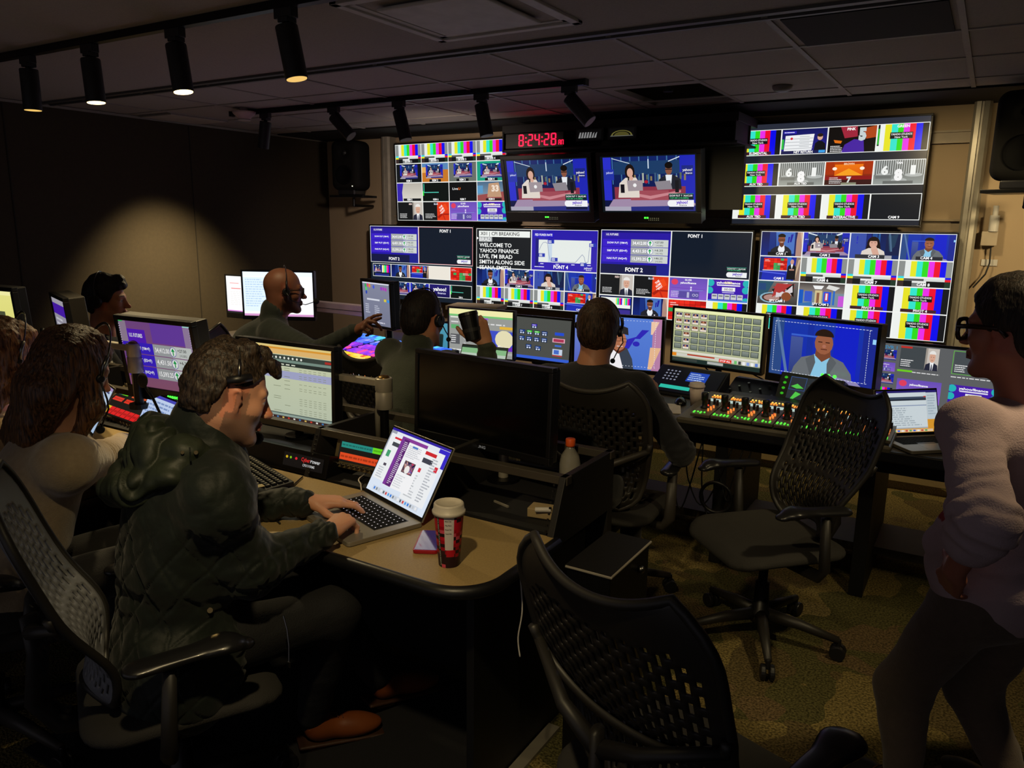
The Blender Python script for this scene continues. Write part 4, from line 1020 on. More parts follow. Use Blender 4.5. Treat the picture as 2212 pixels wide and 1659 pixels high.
led_g = mat('led_green', '#40ff40', emit=('#38ff30', 3.0)); led_r = mat('led_red', '#ff2030', emit=('#ff1830', 5.0)); led_w = mat('led_white', '#ffffff', emit=('#fffbe0', 1.2)); led_o = mat('led_orange', '#ff9040', emit=('#ff7a28', 2.0))
for x, lb in ((-2.855, 'broadcast monitor under the red clock, showing two presenters at a studio desk'), (-2.065, 'broadcast monitor right of the clock one, showing the same two presenters')):
    o = monitor('broadcast_monitor', lb, 'monitor', (x, 5.15, 1.915), .5, -13, .69, .385, lambda v: (v.rect(0, 0, 1, 1, '0c1418'), duo(v.sub(.03, .02, .985, .975), banner=True)), .98, bz=.03, depth=.1, chin=.075)
    b = MB()
    for k in range(2): b.box((-.03 + .018 * k, -.009, -.235), (-.018 + .018 * k, -.005, -.225))
    b.build('green_light', led_g, o)
    b = MB()
    for k in range(12): b.box((.0 + .014 * (k % 6), -.009, -.235 - .012 * (k // 6)), (.006 + .014 * (k % 6), -.005, -.231 - .012 * (k // 6)))
    b.build('button', mat('dim_button', '#8a927c', emit=('#8a927c', .25)), o)

# shelf rack that carries the two broadcast monitors, the clock and the gauges
o = thing('monitor_rack', 'black overhead rack box holding the clock and gauges above the two broadcast monitors', 'equipment rack', (-2.45, 5.45, 2.25))
MB().box((-.86, -.2, -.075), (.95, .45, -.06)).box((-.86, -.2, .06), (.95, .45, .12)).box((-.86, .1, -.07), (.95, .12, .07)).build('shelf_box', black_matte, o, bevel=.004)
MB().box((-.85, -.21, -.07), (-.84, .1, .07)).build('side_plate', black_matte, o)
MB().box((.93, -.21, -.07), (.94, .1, .07)).build('side_plate', black_matte, o)
MB().box((-.87, .0, -.5), (.95, .05, -.08)).build('rear_panel', black_matte, o)
MB().box((-.455, -.225, -.40), (-.355, .02, -.27)).build('bracket', black_metal, o)
MB().box((.335, -.225, -.40), (.435, .02, -.27)).build('bracket', black_metal, o)
MB().box((-.1, .04, -.3), (.1, .49, -.1)).build('wall_strut', black_metal, o)

# clock: seven segment digits
def seg_digits(txt, h, m_name, mb, x0=0):
    SEG = {'0': 'abcdef', '1': 'bc', '2': 'abged', '3': 'abgcd', '4': 'fgbc', '5': 'afgcd', '6': 'afgedc', '7': 'abc', '8': 'abcdefg', '9': 'abcdfg', 'A': 'abcefg', 'M': 'abcef', ':': ''}
    w_, x, t_ = h * .5, x0, h * .09
    for ch in txt:
        if ch == ':':
            for zz in (.3, .65): mb.box((x, -.004, h * zz), (x + t_ * 1.2, 0, h * zz + t_ * 1.2))
            x += w_ * .5; continue
        sl = .08 * h
        B = {'a': ((t_, h - t_), (w_ - t_, h)), 'g': ((t_, h / 2 - t_ / 2), (w_ - t_, h / 2 + t_ / 2)), 'd': ((t_, 0), (w_ - t_, t_)), 'f': ((0, h / 2 + t_ / 2), (t_, h - t_ / 2)), 'b': ((w_ - t_, h / 2 + t_ / 2), (w_, h - t_ / 2)), 'e': ((0, t_ / 2), (t_, h / 2 - t_ / 2)), 'c': ((w_ - t_, t_ / 2), (w_, h / 2 - t_ / 2))}
        for s_ in SEG[ch]: (a, b_), (c_, d_) = B[s_]; mb.box((x + a, -.004, b_), (x + c_, 0, d_))
        x += w_ * 1.38
    return x
o = thing('digital_clock', 'red digital clock reading 8:24:28 AM above the left broadcast monitor', 'clock', (-3.03, 5.238, 2.25))
MB().box((-.24, 0, -.055), (.26, .05, .055)).build('clock_case', mat('clock_case', '#0a0708', .5), o, bevel=.004)
mb = MB(); xe = seg_digits('8:24:28', .085, '', mb, -.12); mb2 = seg_digits('AM', .035, '', mb, xe + .005)
mb.build('lit_digits', mat('clock_red', '#ff2040', emit=('#ff1238', 3.2)), o, loc=(0, -.001, -.04))
for x, lb, kind in ((-2.56, 'small gauge panel with slanted white strokes right of the clock', 0), (-2.31, 'small gauge panel with a yellow arc scale beside the slanted gauge', 1)):
    o = thing('rack_gauge', lb, 'gauge', (x, 5.238, 2.27)); MB().box((-.11, 0, -.045), (.11, .05, .045)).build('gauge_case', black_plastic, o, bevel=.003)
    c_ = Canvas(.19, .065); v = c_.view(); v.rect(0, 0, 1, 1, '0c0c0c')
    if kind == 0:
        for k in range(7): v.poly([(.1 + .11 * k, .25 if k < 5 else .4), (.16 + .11 * k, .25), (.12 + .11 * k, .85), (.04 + .11 * k, .85)], 'b0b0b0')
    else:
        for r_ in (.42, .36, .30): v.ell(.5, .75, r_, r_ * 1.3, ['8a8440', '0c0c0c', '6a6430'][int((.42 - r_) / .059)], a0=180, a1=360)
        v.rect(.05, .76, .95, .82, '9a9c90')
    c_.build('gauge_face', o, (0, -.002, 0), strength=.5)

# ------------------------------------------------------------------ back wall hardware
for x, lb in ((-4.98, 'vertical silver mounting post at the left end of the video wall'), (-.15, 'vertical silver mounting post at the right end of the video wall')):
    o = thing('mounting_post', lb, 'post', (x, 5.88, 0))
    MB().prism([(-.05, .06), (-.05, -.03), (-.035, -.05), (-.01, -.055), (-.005, -.045), (.005, -.045), (.01, -.055), (.035, -.05), (.05, -.03), (.05, .06)], .0, 2.42).build('post', silver, o)
for z, lb in ((2.22, 'upper grey horizontal mounting rail behind the televisions'), (1.66, 'lower grey horizontal mounting rail behind the televisions')):
    tag(MB().box((-5.0, 5.9, z - .04), (-.1, 5.95, z - .028)).box((-5.0, 5.9, z + .028), (-.1, 5.95, z + .04)).box((-5.0, 5.925, z - .04), (-.1, 5.949, z + .04)).build('mounting_rail', mat('rail_beige', '#9c8a70', .5)), lb, 'rail')
def studio_speaker(pos, rz, s, lb, sh_lb):
    o = thing('studio_speaker', lb, 'loudspeaker', pos, rz)
    S = Solid((-.2 * s, -.18 * s, -.03), (.2 * s, .18 * s, .5 * s), .008)
    S.box((0, 0, .24 * s), (.15 * s, .13 * s, .225 * s), rad=.06 * s)
    S.ell((0, -.14 * s, .15 * s), (.085 * s, .02, .085 * s), k=.01, op='s'); S.ell((0, -.14 * s, .35 * s), (.06 * s, .03, .05 * s), k=.015, op='s')
    P, F = S.mesh(); np_obj('cabinet', P, F, mat('speaker_grey', '#151413', .8, spec=.15), None).parent = o
    MB().lathe([(.088 * s, 0), (.088 * s, .006), (.078 * s, .006), (.05 * s, -.012), (.022 * s, -.02), (.02 * s, -.012), (.004, -.006)], 32).build('woofer', mat('cone_black', '#0a0a0b', .85, spec=.1), o, smooth=True, loc=(0, -.128 * s, .15 * s), rot=(math.pi / 2, 0, 0))
    MB().lathe([(.022 * s, 0), (.022 * s, .004), (.014 * s, .004), (.01 * s, .008), (.002, .011)], 20).build('tweeter', mat('tweeter_metal', '#3a3b3e', .4, metal=.5), o, smooth=True, loc=(0, -.118 * s, .35 * s), rot=(math.pi / 2, 0, 0))
    MB().box((.08 * s, -.132 * s, .045 * s), (.088 * s, -.126 * s, .053 * s)).build('power_light', led_w, o)
    MB().box((-.09 * s, -.1 * s, -.03), (.09 * s, .1 * s, .02)).build('stand_foot', black_plastic, o, bevel=.01)
    o2 = thing('speaker_shelf', sh_lb, 'bracket shelf', (pos[0], pos[1], pos[2] - .03), rz)
    MB().box((-.17 * s, -.12 * s, -.02), (.19 * s, .14 * s, 0)).build('shelf_plate', black_metal, o2, bevel=.003)
    MB().cyl((.02, 0, -.02), (.02, 0, -.1), .012).cyl((.02, 0, -.09), (.02, .35, -.09), .014).build('wall_arm', black_metal, o2)
p1 = at_y(760, 415, 5.55); studio_speaker(p1, math.radians(12), .98, 'dark loudspeaker on the small wall shelf at the left of the video wall', 'small black bracket shelf under the left loudspeaker')
p2 = at_y(2212, 398, 5.25); studio_speaker(p2, math.radians(-14), 1.06, 'dark loudspeaker cut by the right edge of the picture', 'small black bracket shelf under the right loudspeaker')
o = thing('wall_receiver', 'pale cylinder and box fixed to the beige wall right of the silver post', 'wall device', at_y(2145, 500, 5.9))
MB().cyl((.0, -.03, .0), (.0, -.03, .1), .028).cyl((0, -.03, .1), (0, -.03, .16), .016).build('cylinder', white_pl, o, smooth=False)
MB().box((-.06, -.04, -.09), (.03, .03, .0)).build('junction_box', mat('box_beige', '#b8a890', .6), o, bevel=.004)
MB().tube([(0, 0, -.09), (.005, 0, -.2), (-.01, -.01, -.27), (-.07, -.01, -.36)], .005).build('cable', black_plastic, o)
tag(MB().box((-.04, -.01, -.02), (.05, .0, .02)).build('wall_plate', white_pl, loc=at_y(2135, 567, 5.95)), 'small white plate on the beige wall above the standing person', 'wall plate')

# ------------------------------------------------------------------ front row console monitors
def web_page(v):
    v.rect(0, 0, 1, 1, '9a9c98'); v.rect(0, 0, 1, .12, 'f4f0b0'); v.rect(0, .12, 1, .16, '78c878'); v.rect(0.02, .17, .5, .2, 'e8eee0'); v.rect(.5, .17, .62, .2, 'a050e0')
    v.rect(.03, .35, .16, .44, '60b070'); v.rect(.02, .56, .17, .78, '585a5c'); v.scribble(.03, .58, .16, .76, 4, 'f0f0f0', 3); v.scribble(.03, .26, .9, .32, 1, 'e0e0e0', 2)
    for k in range(4): v.ell(.25, .4 + .12 * k, .02, .03, 'b8bab8')
    v.rect(.5, .42, 1, .84, '4050c8'); v.rect(.5, .75, 1, .84, '7030c0'); v.ell(.87, .6, .14, .2, 'e8e0b8'); v.text('gen fas', .52, .8, .07, 'ffffff', 'l', .4); v.rect(.8, .32, 1, .38, 'e8b840'); v.rect(0, .88, 1, .93, 'b0b2ae'); v.scribble(.05, .89, .9, .92, 1, 'ffffff', 7)
monitor('desktop_monitor', 'desktop monitor with a grey and yellow web page behind the raised cup', 'monitor', (-2.772, 4.155, .94), 2.6, 0, .48, .30, web_page, .95, bz=.012, depth=.04)
def keypad(v):
    v.rect(0, 0, 1, 1, '50524e'); v.rect(0, .93, 1, 1, '3a62d8'); v.rect(0.0, .93, .12, .99, 'e8f0ff')
    def key(x, y, c='2a50a0', w_=.095, h_=.11): v.rect(x, y, x + w_, y + h_, '20304c'); v.rect(x + .008, y + .012, x + w_ - .008, y + h_ * .5, c); v.ell(x + w_ * .3, y + h_ * .75, .014, .02, 'd8e4ff'); v.ell(x + w_ * .7, y + h_ * .75, .014, .02, 'd8e4ff'); v.scribble(x + .015, y + .02, x + w_ - .015, y + h_ * .45, 1, 'ffffff', int(x * 99))
    key(.38, .14, '5030d0'); 
    for k, c in enumerate(('2c4c98', '48d828', '48d828', '2c4c98')): key(.19 + .12 * k, .3, c); key(.19 + .12 * k, .46)
    key(.31, .65); key(.46, .67); key(.05, .72); v.rect(.76, .3, .9, .37, '2850d8'); v.rect(.73, .44, .92, .54, 'f0b8c8'); v.rect(.745, .455, .905, .525, 'b03858'); v.rect(.77, .6, .87, .64, '4070d8'); v.rect(.74, .7, .89, .84, 'd0dcf0'); v.rect(.76, .72, .84, .82, '4870d0'); v.rect(.74, .85, .89, .87, 'd83838')
monitor('desktop_monitor', 'desktop monitor with rows of blue and green keys on a grey page', 'monitor', (-2.447, 4.343, .909), -2.5, 4.8, .48, .267, keypad, .9, bz=.014, depth=.04, chin=.02)
def anchor_close(v):
    v.rect(0, 0, 1, 1, '5a80d8', '4c74d0'); v.rect(0, 0, .12, 1, '7890d8', '5060c0'); v.rect(.12, 0, .3, 1, '3c4cb0'); v.poly([(.62, .42), (.72, .36), (.64, .6), (.56, .66)], '3028b8'); v.poly([(.78, .22), (.86, .22), (.76, .4), (.7, .4)], '3028b8'); v.ell(.72, .5, .04, .05, '3028b8')
    v.rect(.9, 0, 1, 1, 'b880a8'); v.poly([(.88, .05), (.97, .05), (.9, .3), (.88, .3)], 'f0c8a8'); v.poly([(.88, .55), (1, .55), (.9, .98), (.86, .98)], 'e8b890')
    v.poly([(.2, 1), (.24, .66), (.36, .5), (.44, .48), (.62, .6), (.68, .8), (.7, 1)], '3a4250'); v.poly([(.36, .5), (.46, .48), (.52, .66), (.58, 1), (.4, 1), (.36, .7)], 'f4f0f4')
    v.poly([(.42, .4), (.54, .42), (.6, .62), (.52, .72), (.44, .62)], '5c2e20'); v.ell(.52, .46, .088, .2, 'b07050'); v.poly([(.43, .24), (.47, .17), (.55, .16), (.62, .2), (.63, .34), (.5, .30), (.44, .4)], '2c2a2c'); v.frame(.47, .4, .54, .47, .004, '1c1412'); v.frame(.555, .41, .615, .48, .004, '1c1412'); v.rect(.5, .56, .57, .575, 'e8d0c8'); v.ell(.55, .5, .018, .03, 'c08868')
    for k in range(26): v.rect(.03 + .036 * k, .05, .045 + .036 * k, .056, 'f0f4ff'); v.z -= 1; v.rect(.03 + .036 * k, .94, .045 + .036 * k, .946, 'f0f4ff'); v.z -= 1
    for k in range(20): v.rect(.93, .05 + .045 * k, .934, .075 + .045 * k, 'f0f4ff'); v.z -= 1
monitor('desktop_monitor', 'desktop monitor behind the black sweater, showing a man in glasses close up', 'monitor', (-1.84, 4.222, .955), 7.8, 0, .53, .304, anchor_close, .95, bz=.016, depth=.05, chin=.025)
def playout(v):
    v.rect(0, 0, 1, 1, 'd8e0a0', 'a8ac90'); v.rect(0, 0, 1, .05, 'ecf0b8')
    for j in range(6):
        for i in range(10):
            x = .015 + .097 * i; y = .065 + .118 * j; on = (i < 4 and j < 3) or (i == 1 and j < 6)
            v.rect(x, y, x + .086, y + .1, '24302c'); v.rect(x + .006, y + .008, x + .08, y + .092, 'e8dccc' if on else '8c948c', None if on else '667068')
            if on: v.rect(x + .012, y + .015, x + .074, y + .055, ['28285c', '6a3a28', '1c2450'][(i + j) % 3]); v.ell(x + .04, y + .04, .012, .02, 'c08060')
            v.z -= 3 if on else 2
    v.z += 4; v.rect(0, .79, .97, .83, 'e0ded0'); v.rect(.0, .84, 1, .9, 'd0d0c4'); v.rect(.0, .84, .05, .9, 'e88820'); v.rect(.18, .84, .5, .865, 'b83828'); v.rect(.55, .85, .69, .915, 'e02818'); v.text('STOP ALL', .62, .9, .035, 'ffffff', 'c', .12, bold=.02)
    for k in range(6): v.rect(.72 + .045 * k, .85, .75 + .045 * k, .91, ['70c070', '404040', 'f0f0f0', '88a0e0', 'f0f0f0', '6080d0'][k])
    v.rect(0, .92, 1, 1, '20302c'); v.rect(.01, .93, .3, .98, '38403c'); v.rect(.42, .93, .6, .98, 'b0b4b0')
monitor('desktop_monitor', 'desktop monitor filled with a grid of small grey clip buttons and STOP ALL', 'monitor', (-1.231, 4.163, 1.036), -11.1, 0, .53, .299, playout, .95, bz=.012, depth=.045, chin=.016)
monitor('desktop_monitor', 'desktop monitor showing a man in a grey jacket against blue curtains', 'monitor', (-.663, 4.013, 1.044), -15.8, .6, .53, .29, lambda v: cam4(v, None, True), .95, bz=.017, depth=.07, chin=.04)
def pbsvr(v):
    v.rect(0, 0, 1, 1, '5e6062'); v.text('PB SVR 1', .02, .085, .05, '3a88b8', 'l', .16, bold=.02)
    for k in range(2): q = v.sub(.01, .1 + .38 * k, .18, .26 + .38 * k); duo(q, small=True)
    v.z += 14; ch_silver(v.sub(.01, .30, .18, .44), ''); v.z += 10; fbars(v.sub(.01, .70, .18, .86), None, False)
    v.rect(.21, .02, .47, .36, '42484c'); portrait(v.sub(.30, .02, .56, .36), .62); v.z += 10; v.scribble(.22, .22, .32, .34, 4, 'f0f0f0', 2); v.rect(.21, .02, .3, .05, 'c03028'); v.rect(.2, .39, .32, .42, '70d020'); v.scribble(.32, .40, .58, .43, 1, 'e0e0e0', 5)
    v.frame(.62, .02, .98, .37, .003, '60d820'); v.rect(.63, .03, .97, .36, '484e52'); v.scribble(.64, .22, .74, .34, 4, 'f0f0f0', 2); v.scribble(.62, .40, .95, .43, 1, 'e0e0e0', 6)
    q = v.sub(.21, .53, .56, .88); ch_silver(q, ''); q = v.sub(.62, .53, .98, .88); ch_gold(q, ''); v.z += 16; v.rect(.2, .9, .5, .93, '70d020'); v.rect(.62, .9, .8, .93, '70d020'); v.scribble(.2, .94, .9, .98, 1, 'e0e0e0', 9)
monitor('desktop_monitor', 'rightmost front-row monitor headed PB SVR 1, behind the standing person', 'monitor', (-.165, 4.2, .925), -6, 3, .56, .315, pbsvr, .95, bz=.014, depth=.05)
def mail_page(v): v.rect(0, 0, 1, 1, 'f4f6f8'); v.rect(0, 0, 1, .1, 'e0ecf8'); v.rect(.0, .12, .45, .9, 'd4e4f4'); v.scribble(.03, .15, .4, .8, 12, 'b0c8e0', 4); v.scribble(.5, .2, .95, .3, 2, 'b8c8d8', 8); v.rect(0, .95, 1, 1, 'c890c0')
monitor('desktop_monitor', 'bright monitor behind the bald man, with a white and pale blue page', 'monitor', (-4.60, 4.12, 1.09), 25, 0, .55, .335, mail_page, 1.25, bz=.014, depth=.05, chin=.03)
def doc_page(v): v.rect(0, 0, 1, 1, 'f6f4f2'); v.rect(.1, .18, .35, .2, 'f0a0a0'); v.rect(.13, .32, .4, .345, 'e88888'); v.scribble(.1, .4, .8, .8, 8, 'e4e2e0', 3); v.rect(0, .93, 1, .96, 'd080d0'); v.rect(0, .96, 1, 1, '202224')
monitor('desktop_monitor', 'small bright monitor with a pinkish page, left of the bald man', 'monitor', (-5.16, 4.27, 1.04), 4, 0, .40, .30, doc_page, 1.2, bz=.013, depth=.04, chin=.045)
def touch(v):
    v.rect(0, 0, 1, 1, '8c90a8', '7c8098'); v.rect(0, 0, 1, .03, 'f0f0ff')
    for x, y, c_ in ((.12, .08, '40b860'), (.2, .07, 'e85080'), (.27, .08, 'f09830'), (.14, .16, '58e070'), (.42, .1, '4860e0'), (.14, .24, '3850b8'), (.7, .12, 'a040d0'), (.78, .12, 'b840c8'), (.86, .13, 'c040c0')): v.ell(x, y, .035, .045, c_)
    v.rect(.78, .36, .86, .42, 'e8d840'); v.rect(.89, .37, .97, .43, '3898f0'); v.rect(.15, .38, .62, .42, 'e0e4f0'); v.scribble(.08, .5, .3, .74, 5, 'd0d4e4', 3); v.scribble(.42, .52, .62, .76, 5, 'd0d4e4', 4); v.scribble(.1, .9, .95, .96, 1, 'e0e0f0', 5)
o = monitor('touch_screen_monitor', 'thick black touch-screen monitor the bald man is pointing at', 'monitor', (-2.99, 3.404, 1.177), -15.7, -2, .28, .245, touch, .85, bz=.017, depth=.06)
def fut_big(v):
    v.rect(0, 0, 1, 1, '7a4c8c', '8a5470'); v.rect(.45, 0, .9, .3, '6c40a8'); v.rect(0, 0, .1, .32, '98849c'); v.rect(.9, 0, 1, .38, '9c84a8'); v.rect(.9, 0, 1, .02, 'b0f0e8'); v.rect(0, 0, .06, .02, '38c060')
    v.rect(.1, .12, .36, .32, '5820c0'); v.text('U.S. FUTURES', .22, .24, .055, 'ffffff', 'c', .19, bold=.02); v.rect(.0, .32, .3, .4, '5820c0'); futures(v, .32, .86, False)
    for k in range(12): v.rect(.0, .05 + .035 * k, .012, .06 + .035 * k, 'e0d8e8'); v.z -= 1
    for k in range(12): v.rect(.985, .05 + .035 * k, .995, .06 + .035 * k, 'e0d8e8'); v.z -= 1
o = monitor('broadcast_monitor', 'deep box monitor showing the purple U.S. FUTURES table', 'monitor', (-2.794, 1.873, 1.106), 3.5, -7, .42, .276, fut_big, .72, bz=.02, depth=.075, chin=.055, back=mat('monitor_shell_dark', '#2a2620', .5))
b = MB()
for k in range(6): b.cyl((.02 + .013 * k, -.008, -.165), (.02 + .013 * k, -.004, -.165), .0055, n=10)
b.build('green_button', led_g, o)
def sheet(v):
    v.rect(0, 0, 1, 1, 'd2d8b4', 'c2ccb4'); v.rect(0, 0, 1, .05, 'ecd488'); v.rect(0.12, .03, 1, .055, 'e8a038'); v.rect(0, .055, 1, .12, 'ecc078'); v.rect(0, .13, 1, .19, '3c4640'); v.rect(0, .19, 1, .225, '7c9488'); v.rect(0, .225, 1, .275, '2c3430')
    r = random.Random(4)
    for k in range(14): v.ell(.1 + .045 * k, .165, .01, .016, 'f0f4e8'); v.z -= 1
    v.z += 1; v.rect(.93, .15, 1, .18, 'b83028'); v.rect(0, .34, 1, .44, 'a8acd0')
    for k in range(9): v.rect(.1 + .06 * k, .245, .14 + .06 * k, .26, 'e8ecd8'); v.z -= 1
    v.z += 1
    for j in range(22):
        y = .3 + .028 * j
        if r.random() < .75:
            for i in range(6): v.rect(.66 + .05 * i, y, .69 + .05 * i, y + .006, '8c9278'); v.z -= 1
        if r.random() < .4: v.rect(.5, y, .56, y + .006, '7c8268')
        if r.random() < .2: v.rect(.38, y, .46, y + .006, '7c8268')
    v.rect(0, .915, 1, .93, '5c6a64'); v.rect(0, .93, 1, .96, '96aaa0'); v.rect(0, .96, 1, 1, '402c28')
    for k in range(16): v.rect(.05 + .06 * k, .97, .07 + .06 * k, .99, ['d04030', 'e8e8e0', '4080c0', 'e0c060'][k % 4]); v.z -= 1
monitor('desktop_monitor', 'desktop monitor with a pale spreadsheet under an orange bar, beside the curly head', 'monitor', (-2.407, 2.166, .996), 1.3, 1.8, .52, .305, sheet, .82, bz=.018, depth=.045, chin=.024)
o = monitor('desktop_monitor', 'large desktop monitor with a black blank screen, lettered SAMSUNG', 'monitor', (-1.454, 2.174, 1.036), -6, 2, .58, .282, None, bz=.016, depth=.045, chin=.024)
cu = Canvas(.085, .012); v = cu.view(); v.text('SAMSUNG', .5, .9, .8, '9a9690', 'c', .9); cu.build('brand_lettering', o, (0, -.0075, -.153), strength=.45)
def yellow_page(v): v.rect(0, 0, 1, 1, 'e8e488', 'd8d470'); v.rect(0, 0, 1, .06, 'f4f0a8'); v.rect(.66, .3, .85, .5, '4c5038'); v.scribble(.05, .2, .6, .8, 8, 'c8c460', 3); v.rect(.7, .6, .9, .95, 'c0a0b8')
monitor('desktop_monitor', 'monitor with a yellow page, cut by the left edge', 'monitor', (-3.95, 1.78, 1.165), 4, -4, .5, .31, yellow_page, .95, bz=.02, depth=.06)
def side_fut(v): v.rect(0, 0, 1, 1, 'b8b4c0', '8c88a0'); v.rect(0, .12, .9, .35, '5020b8'); v.scribble(.1, .4, .9, .9, 5, 'e0e0e8', 4)
monitor('broadcast_monitor', 'deep box monitor turned away, seen from its side, left of the young man', 'monitor', (-3.93, 2.12, 1.13), -20, -5, .36, .24, side_fut, .7, bz=.02, depth=.09, chin=.04, back=mat('monitor_shell_dark', '#2a2620', .5))
def cyan_page(v): v.rect(0, 0, 1, 1, '5aa8c0', '4898b8')
monitor('desktop_monitor', 'low screen with a plain blue picture, right of the cup drinker\'s jaw', 'monitor', (-3.02, 4.2, .89), 2, 8, .26, .17, cyan_page, .8, bz=.014, depth=.03)

# ------------------------------------------------------------------ task chair with a slotted shell back
def chair(label, loc, az, shell, frame_m, seat_m=None, group=None, arm_z=.66, recline=0.0, name='task_chair', feet=0.0):
    o = thing(name, label, 'office chair', (loc[0], loc[1], 0), -math.radians(az), group=group)
    # local: +Y is the way the sitter faces
    for k in range(5):
        a = math.radians(72 * k + 18 + feet); d = Vector((math.cos(a), math.sin(a), 0)); e = d * .3
        l = MB().tube([Vector((0, 0, .115)) + d * .03, Vector((0, 0, .105)) + d * .15, Vector((0, 0, .078)) + e], [.026, .021, .014], 10)
        lo = l.build('base_arm', frame_m, o, smooth=True)
        w_ = MB()
        for s_ in (-1, 1):
            q = d.cross(Vector((0, 0, 1))) * s_
            w_.cyl(e + q * .007 + Vector((0, 0, .031)), e + q * .025 + Vector((0, 0, .031)), .030, n=20)
        w_.cyl(e + Vector((0, 0, .045)), e + Vector((0, 0, .085)), .010)
        w_.build('caster', black_plastic, lo, bevel=.004)
    MB().lathe([(.042, .085), (.045, .13), (.032, .14), (.027, .25), (.018, .252), (.018, .36)], 20).build('gas_column', black_plastic, o, smooth=True)
    MB().box((-.09, -.14, .345), (.09, .12, .395)).build('tilt_mechanism', black_plastic, o, bevel=.015)
    # seat
    S = Solid((-.3, -.28, .36), (.3, .32, .5), .012)
    S.fn((-.3, -.28, .36), (.3, .32, .5), lambda X, Y, Z: np.sqrt(np.maximum(np.abs(X) - .14, 0) ** 2 + np.maximum(np.abs(Y - .01) - .13, 0) ** 2) - .105 + np.maximum(0, np.abs(Z - (.435 + .12 * X * X - np.maximum(Y - .12, 0) ** 2 * 1.6)) - .008) * 1.4 - .005)
    S.fn((-.3, -.28, .36), (.3, .32, .5), lambda X, Y, Z: -(np.abs(Z - (.435 + .12 * X * X - np.maximum(Y - .12, 0) ** 2 * 1.6)) - .026), k=.02, op='s')
    P, F = S.mesh(); so = np_obj('seat', P, F, seat_m or mat('seat_fabric', '#2e2c2a', .9, bump=(300, .4)), None); so.parent = o
    # shell back: butterfly outline, wide at the top
    zb, zt = .50, 1.0
    def hw(v): return .165 + .085 * min(1, v / .55) ** .8 - .03 * max(0, v - .8) ** 1.0
    def fnb(u, v):
        U = 2 * u - 1; H = hw(v); rr = (1 - max(0, (v - .76) / .24) ** 3 * .30) * (1 - max(0, (.1 - v) / .1) ** 2 * .35)
        x = U * H * rr
        z = zb + v * (zt - zb) + v ** 3 * .045 * abs(U) ** 2.2 - (1 - v) ** 4 * .03 * U * U
        y = -.225 - recline * v - .10 * v ** 1.6 + .05 * math.exp(-((v - .22) / .2) ** 2) + U * U * (.055 - .02 * v)
        return (x, y, z)
    NU, NV = 45, 72
    def sk(i, j):
        u = (i + .5) / NU; v = (j + .5) / NV
        if abs(2 * u - 1) > .86 or v > .86 or v < .06 or .355 < v < .385: return False
        if v > .70 and abs(2 * u - 1) > 1.0 - (v - .70) * 2.0: return False
        c = i // 2
        return i % 2 == 1 and ((j + 3 * (c % 2)) % 6) < 4
    b = MB().grid(fnb, NU, NV, sk).build('back_shell', shell, o, smooth=True, solid=.006)
    rim = [fnb(u, 0) for u in np.linspace(0, 1, 12)] + [fnb(1, v) for v in np.linspace(.05, .97, 20)] + [fnb(u, 1) for u in np.linspace(1, 0, 20)] + [fnb(0, v) for v in np.linspace(.97, .05, 20)]
    MB().tube(rim, .0105, 8, closed=True).build('back_rim', frame_m, o, smooth=True)
    def lowr(t): a = math.pi * t; return Vector(fnb(.5 + .5 * math.cos(a), .37 + .2 * (1 - math.sin(a)) ** 1.2)) + Vector((0, -.014, 0))
    MB().tube([lowr(t) for t in np.linspace(0, 1, 24)], .011, 8).build('back_hoop', frame_m, o, smooth=True)
    MB().tube([(0, -.1, .37), (0, -.27, .40), (0, -.315, .47), (0, -.30, .6), (0, -.29 - recline * .4, .70)], [.03, .034, .03, .026, .022], 10, flat=.6).build('back_spine', frame_m, o, smooth=True)
    for s_ in (-1, 1):
        MB().tube([(0, -.292 - recline * .3, .66), (s_ * .10, -.285 - recline * .4, .70), Vector(fnb(.5 + .5 * s_, .52)) + Vector((0, -.012, 0))], [.02, .016, .012], 8).build('back_fork', frame_m, o, smooth=True)
        MB().tube([(s_ * .12, -.02, .385), (s_ * .27, -.05, .39), (s_ * .295, -.05, .43), (s_ * .295, -.035, arm_z - .03)], [.022, .024, .025, .021], 10, flat=.75).build('arm_post', frame_m, o, smooth=True)
        A = Solid((s_ * .295 - .08, -.19, arm_z - .07), (s_ * .295 + .08, .19, arm_z + .04), .006)
        A.cap((s_ * .295, -.10, arm_z - .01), (s_ * .29, .09, arm_z + .0), .036, .034, flat=((0, 0, 1), .42)); A.cap((s_ * .29, .09, arm_z), (s_ * .285, .135, arm_z - .018), .034, .026, .02, flat=((0, 0, 1), .42))
        P, F = A.mesh(); ao = np_obj('arm_pad', P, F, mat('arm_pad_urethane', '#1c1c1e', .32, spec=.5, coat=.1), None); ao.parent = o
    return o
graph = mat('chair_graphite', '#3c3834', .5); graph_d = mat('chair_graphite_dark', '#262422', .5)
sh_black = mat('chair_shell_black', '#2a2723', .48); sh_grey = mat('chair_shell_grey', '#8a8c92', .42); sh_cream = mat('chair_shell_cream', '#a89c84', .5)
chair('grey-backed office chair the man in the dark jacket sits on', (-1.75, 1.14), 28, sh_grey, graph_d, recline=.05, feet=10)
chair('cream-backed office chair at the lower left, under the long-haired woman', (-2.52, 1.02), 30, sh_cream, graph, recline=.02, feet=20)
chair('office chair with a light slotted back under the curly-haired woman, at the left edge', (-3.25, 1.12), 20, sh_cream, graph, feet=0)
chair('empty black office chair in the right foreground, its slotted back towards the camera', (-.44, 1.50), 19, sh_black, graph_d, recline=.03, feet=5)
chair('empty black office chair in the middle right, turned towards the camera', (-.63, 2.99), -136, sh_black, graph_d, recline=.04, feet=-8)
chair('office chair of the person in the black sweater', (-1.33, 3.02), -4, sh_black, graph, feet=12)
